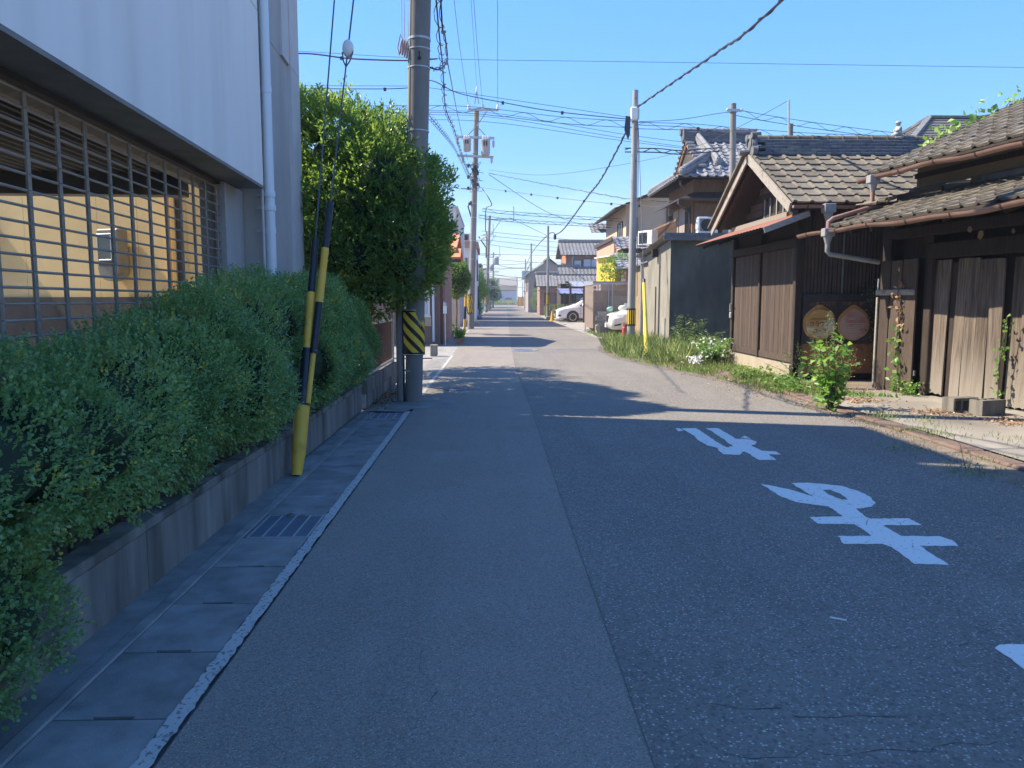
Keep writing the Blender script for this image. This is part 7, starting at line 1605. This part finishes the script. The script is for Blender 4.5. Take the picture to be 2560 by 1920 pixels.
# kerb side tufts
def tuft(px, py, n, h, lab, spread=.14, m='weed_leaf', z=0.0, tb=.6, wd=.007):
    g = gnd(px, py, z); C = np.stack([NP.normal(g.x, spread, n), NP.normal(g.y, spread*1.1, n), np.full(n, z-.005)], 1)
    t = thing('grass_tuft', lab, 'grass', (g.x, g.y, z), 0, 'grass tufts along the old kerb'); blades('blade', C, h, wd, M[m], 1.1, 'stuff', parent=t, tb=tb); return t
for a in [(1905, 905, 130, .13, 'spreading green grass tuft on the kerb line, just right of the big leafy plant'), (1985, 935, 120, .1, 'bright grass tuft between the kerb and the concrete apron'), (2025, 942, 80, .08, 'low grass fringe to the right of the bright tuft'), (2003, 912, 70, .1, 'small green tuft on the apron above the bright one'), (2035, 925, 45, .07, 'little tuft on the apron nearer the breeze blocks'), (1950, 972, 90, .06, 'thin grass on the road side of the rusty kerb'), (2090, 1022, 100, .07, 'dark grass clump on the road side of the kerb near the right edge'), (2150, 990, 60, .06, 'sparse grass in a crack of the apron'), (2195, 955, 60, .08, 'grass in the apron crack close to the right edge of the view'), (1745, 855, 120, .12, 'low green weeds at the road edge left of the big leafy plant'), (1660, 838, 110, .12, 'green weeds spilling over the road edge by the plank doors'), (1275, 720, 90, .25, 'small grass clump at the corner of the parking area')]: tuft(*a)
C = in_bed(900, 3.5, 10.8, ([3, 8, 11], [4.2, 4.4, 4.45]), ([3, 8, 11], [4.6, 4.62, 4.6])); k = vnoise(C, 1.6, 12) > .08; blades('verge_grass', C[k], .05, .006, M['weed_leaf'], 1.2, lab='fine weeds in the gravel between the asphalt and the kerb', cat='grass')
# ---- leafy plants
def stems_plant(name, lab, base, stems, leaf_n, ln, wd, m, cat='plant', droop=.2, grp=None, tb=.5, spreadleaf=.05, start=.25):
    t = thing(name, lab, cat, base, 0, grp); b = MB(); B0 = Vector(base); Ps = []; Ds = []
    for tip, r0 in stems:
        T = B0+Vector(tip); pts = [B0+Vector((rnd.uniform(-.03, .03), rnd.uniform(-.03, .03), 0))]
        m_ = B0.lerp(T, .5)+Vector((rnd.uniform(-.05, .05), rnd.uniform(-.05, .05), .06)); pts += [m_, T]; b.tube(pts, [r0, r0*.7, r0*.35], 5)
        for i in range(leaf_n):
            u = start+(1-start)*rnd.random(); q = (pts[0].lerp(m_, u*2) if u < .5 else m_.lerp(T, u*2-1))+Vector((rnd.gauss(0, spreadleaf), rnd.gauss(0, spreadleaf), rnd.gauss(0, spreadleaf*.6)))
            a = rnd.uniform(0, 6.28); Ps.append(q[:]); Ds.append((math.cos(a), math.sin(a), rnd.uniform(-droop*2, .5)))
    b.build('stem', M['branch'] if r0 > .006 else D('green_stem', (.12,.18,.05), rough=.7) if 'green_stem' not in M else M['green_stem'], t)
    Ps = np.array(Ps)-np.array(base); Ds = np.array(Ds); n = len(Ps)
    me = leaf_mesh('leaf', Ps, Ds, rdir(n, 1.6), ln*NP.uniform(.6, 1.2, n), wd*NP.uniform(.75, 1.15, n), m, np.clip(NP.normal(tb, .22, n), 0, 1), .12); leaf_obj('leaves', t, me); return t
g = gnd(1800, 885); gb = (g.x, g.y+.08, 0)
stems_plant('mulberry_sapling', 'big bright leafy sapling growing from the kerb in front of the sign board', gb, [((rnd.uniform(-.32, .3), rnd.uniform(-.25, .25), rnd.uniform(.45, .98)), .009) for _ in range(13)], 22, .125, .085, M['bright_leaf'], 'sapling', .35, spreadleaf=.06, start=.1)
stems_plant('tall_weed', 'tall pale flowering weed standing in front of the painted sign board', (5.5, 12.6, 0), [((.05,0,1.28), .008), ((-.2,.1,.95), .006), ((.22,.05,.9), .006), ((.12,-.1,1.05), .006), ((-.05,.1,.8), .006), ((.3,0,.6), .006)], 150, .04, .014, M['weed_leaf'], 'weed', .1, tb=.72, spreadleaf=.04, start=.2)
stems_plant('tall_weed', 'feathery blue green weed reaching left from behind the big sapling', (5.2, 12.6, 0), [((-.5,0,.5), .006), ((-.35,.1,.62), .006), ((-.7,-.05,.42), .005), ((-.15,0,.75), .006), ((.2,0,.7), .006)], 70, .035, .014, M['weed_leaf'], 'weed', .1, tb=.35, spreadleaf=.03)
stems_plant('dead_weed', 'dry brown dead weeds between the gate and the big sapling', (5.75, 12.35, 0), [((rnd.uniform(-.25, .3), rnd.uniform(-.1, .1), rnd.uniform(.3, .75)), .005) for _ in range(12)], 26, .05, .02, M['dry_leaf'], 'weed', .3, spreadleaf=.05)
p = gnd(1480, 762); stems_plant('fern_weed', 'tall feathery weed against the corner of the grey block store', (5.6, 23.0, 0), [((.05,0,1.0), .012), ((.5,0,.75), .01), ((.3,-.1,.95), .01), ((-.15,-.1,.6), .01), ((.75,0,.8), .01), ((.2,-.1,.6), .01)], 130, .075, .02, M['weed_leaf'], 'weed', .1, tb=.3, spreadleaf=.07, start=.3)
stems_plant('grass_spray', 'arching spray of long grass in front of the timber shed corner', (5.2, 19.4, 0), [((rnd.uniform(-.6, .7), rnd.uniform(-.4, .4), rnd.uniform(.5, 1.0)), .006) for _ in range(16)], 14, .2, .02, M['weed_leaf'], 'weed', .3, tb=.55, spreadleaf=.05)
p = gnd(1545, 800); mg = stems_plant('white_flowered_bush', 'low bright bush with white flowers at the shed corner', (5.05, 17.4, 0), [((rnd.uniform(-.4, .4), rnd.uniform(-.35, .35), rnd.uniform(.25, .62)), .007) for _ in range(16)], 26, .1, .07, M['bright_leaf'], 'bush', .4, spreadleaf=.07, start=.1)
Cf = np.concatenate([np.stack([NP.normal(0, .22, 70), NP.normal(-.12, .2, 70), NP.uniform(.2, .58, 70)], 1), np.stack([NP.normal(-.5, .09, 60), NP.normal(-.35, .1, 60), NP.uniform(.04, .22, 60)], 1)])
me = leaf_mesh('petal', Cf, rdir(130, .6), rdir(130, 1), .075*NP.uniform(.6, 1.1, 130), .06*NP.uniform(.7, 1.1, 130), M['white_petal']); leaf_obj('flowers', mg, me)
for i, (px, py, s, n, lab) in enumerate([(1620, 820, .3, 10, 'low green creeper at the foot of the plank doors'), (1690, 842, .28, 9, 'leafy low plant at the shed corner post'), (1735, 850, .32, 10, 'small leafy plant left of the big sapling, at the road edge'), (1958, 855, .3, 7, 'green climber spilling at the foot of the wooden gate')]):
    g = gnd(px, py); stems_plant('low_plant', lab, (g.x, g.y, 0), [((rnd.uniform(-.4, .4), rnd.uniform(-.4, .4), rnd.uniform(.1, s)), .004) for _ in range(n)], 20, .07, .045, M['bright_leaf'], 'plant', .4, 'low green plants by the sheds', .5, .06, .05)
g = gnd(2095, 1018); stems_plant('dry_stalk', 'single dry branching stalk by the rusty kerb', (g.x, g.y, 0), [((-.18,.1,.34), .003), ((-.05,.05,.22), .002), ((.06,0,.1), .002), ((-.12,-.02,.14), .002)], 3, .02, .006, M['dry_leaf'], 'weed')
# climbers
def climber(lab, pts, n, ln, wd, m, spread, tb=.5, dry=0):
    t = thing('climbing_vine', lab, 'vine', pts[0]); b = MB(); b.tube(pts, .007, 5); b.build('stem', M['branch'], t); P = []; k = len(pts)-1
    for i in range(n):
        u = rnd.random()*k; j = min(int(u), k-1); q = Vector(pts[j]).lerp(Vector(pts[j+1]), u-j); P.append((q.x+rnd.gauss(0, spread), q.y+rnd.gauss(0, spread), q.z+rnd.gauss(0, spread)))
    P = np.array(P); d = rdir(n, -.5); nn = rdir(n)+np.array([-1.1, -.5, .3]); org = np.array(pts[0])
    if dry:
        top = P[:, 2] > dry
        if top.any(): me = leaf_mesh('dry_leaf', P[top]-org, d[top], nn[top], ln*.8, wd*.6, M['dry_leaf']); leaf_obj('dry_leaves', t, me)
        P, d, nn = P[~top], d[~top], nn[~top]
    me = leaf_mesh('leaf', P-org, d, nn, ln*NP.uniform(.6, 1.15, len(P)), wd*NP.uniform(.7, 1.1, len(P)), m, np.clip(NP.normal(tb, .25, len(P)), 0, 1), .1); leaf_obj('leaves', t, me)
gv = lambda x, y, z: tuple(nl(x, y, z))
climber('vine on the wooden gate, brown and dry above and green below', [gv(-.06,-.6,0), gv(-.05,-.62,.4), gv(-.05,-.55,.8), gv(-.06,-.58,1.2), gv(-.07,-.54,1.5), gv(-.05,-.56,1.85)], 120, .1, .07, M['bright_leaf'], .055, .35, 1.0)
climber('thin green vine climbing the grey boards right of the gate', [gv(.05,-2.52,.1), gv(.02,-2.5,.5), gv(.03,-2.56,.9), gv(.02,-2.6,1.25)], 46, .075, .055, M['bright_leaf'], .035, .35)
climber('dark ivy at the right side of the painted sign board', [(7.0,13.85,.3), (6.95,13.84,.8), (7.0,13.84,1.3), (6.9,13.85,1.65)], 260, .06, .045, M['privet_leaf'], .1, .2)
for i, (a, lab) in enumerate([((1.0, 1.6), 'bright vine leaves on the lower verge of the storehouse roof'), ((1.75, 2.2), 'bright vine leaves halfway up the storehouse verge'), ((2.35, 2.7), 'highest sprig of bright leaves on the storehouse verge')]):
    p = [gv(a[0], .36, 3.5+a[0]*.46), gv((a[0]+a[1])/2, .38, 3.62+(a[0]+a[1])/2*.46), gv(a[1], .36, 3.56+a[1]*.46)]; climber(lab, p, (70, 40, 34)[i], .13, .1, M['bright_leaf'], .1, .75)
# ---- dry leaves on the ground
def scatter(lab, px, sx, sy, n, z=.012):
    g = gnd(*px); C = np.stack([NP.normal(g.x, sx, n), NP.normal(g.y, sy, n), np.full(n, z)+NP.rand(n)*.02], 1); org = np.array([g.x, g.y, 0]); d = rdir(n); d[:, 2] *= .25
    me = leaf_mesh('dry_leaf', C-org, d, rdir(n, 2), .05*NP.uniform(.5, 1.3, n), .026*NP.uniform(.6, 1.3, n), M['dry_leaf']); o = leaf_obj('dry_leaves', None, me, 'stuff', tuple(org)); tag(o, lab, 'dry leaves')
scatter('brown fallen leaves gathered at the foot of the fence behind the striped pole', (835, 858), .1, .7, 420)
scatter('drift of orange brown leaves at the foot of the grey boards', (2040, 895), .28, .2, 300)
scatter('orange brown leaves round the upright breeze block', (2190, 915), .2, .16, 260)
scatter('dry leaves and litter in the weeds by the plank doors', (1640, 845), .3, 1.2, 200)
scatter('dead leaves heaped between the gate and the sapling', (1860, 868), .22, .2, 260)
# ---- pots in front of the brown cottage
def pot(lab, px, py, r, h, m, lm, n, hh, box=False):
    g = gnd(px, py); t = thing('potted_plant', lab, 'potted plant', (g.x, g.y, 0), 0, 'potted plants by the brown cottage'); b = MB()
    if box: b.bbox(-r*1.6, r*1.6, -r*.7, r*.7, 0, h, .02)
    else: b.lathe([(r*.7, 0), (r, h*.9), (r*1.08, h*.9), (r*1.08, h), (r*.9, h), (r*.85, h*.85), (.001, h*.85)], n=16)
    b.build('pot', M[m], t, False, local=True)
    C = np.stack([NP.normal(0, r*.5, n), NP.normal(0, r*.4, n), h*.8+NP.rand(n)*hh*.6], 1); d = rdir(n, .7)
    me = leaf_mesh('leaf', C, d, rdir(n, 1), .15*NP.uniform(.6, 1.3, n), .035, M[lm], np.clip(NP.normal(.55, .25, n), 0, 1)); leaf_obj('leaves', t, me)
pot('full bright green plant in a clay pot at the road edge by the cottage', 992, 744, .17, .2, 'pot_clay', 'bright_leaf', 420, .45)
pot('dark box planter with straggly green plants against the cottage', 945, 738, .2, .25, 'pot_black', 'weed_leaf', 260, .7, True)
pot('spiky feathery plants in a low pot left of the box planter, behind the pole', 922, 742, .18, .2, 'pot_black', 'bright_leaf', 300, .6)
pot('small pot with thin pale stems right of the box planter', 975, 727, .13, .2, 'pot_clay', 'weed_leaf', 120, .55)

# ---- loose gravel along the edge of the asphalt
def pebbles(lab, n, xl, y0, y1):
    b = MB(); y = NP.uniform(y0, y1, n)
    for yy in y:
        e = np.interp(yy, [p[1] for p in redge], [p[0] for p in redge]); x = e+abs(NP.normal(0, .14))-.06; r_ = rnd.uniform(.006, .016)
        b.add([(x-r_, yy, 0), (x, yy-r_*.8, 0), (x+r_, yy, 0), (x, yy+r_*.8, 0), (x, yy, r_*.9)], [(0, 1, 4), (1, 2, 4), (2, 3, 4), (3, 0, 4)])
    o = b.build('gravel', D('gravel', (.16,.145,.125), (.34,.31,.27), 40, rough=.95)); o['kind'] = 'stuff'; tag(o, lab, 'gravel')
pebbles('loose gravel spread along the right edge of the asphalt', 3000, None, 3.0, 24)
C = in_bed(5200, 11.2, 24, XL, XR); k = vnoise(C, 1.1, 31) > -.05; blades('ground_cover', C[k], .1, .03, M['bright_leaf'], 1.6, lab='low mixed ground cover matted along the verge by the sheds', cat='weeds', tb=.4)
C = in_bed(1500, 11.4, 25, XL, XR); blades('dead_grass', C, .16, .01, M['dry_leaf'], 1.5, lab='dry dead stems lying through the weeds along the verge', cat='weeds', tb=.6)
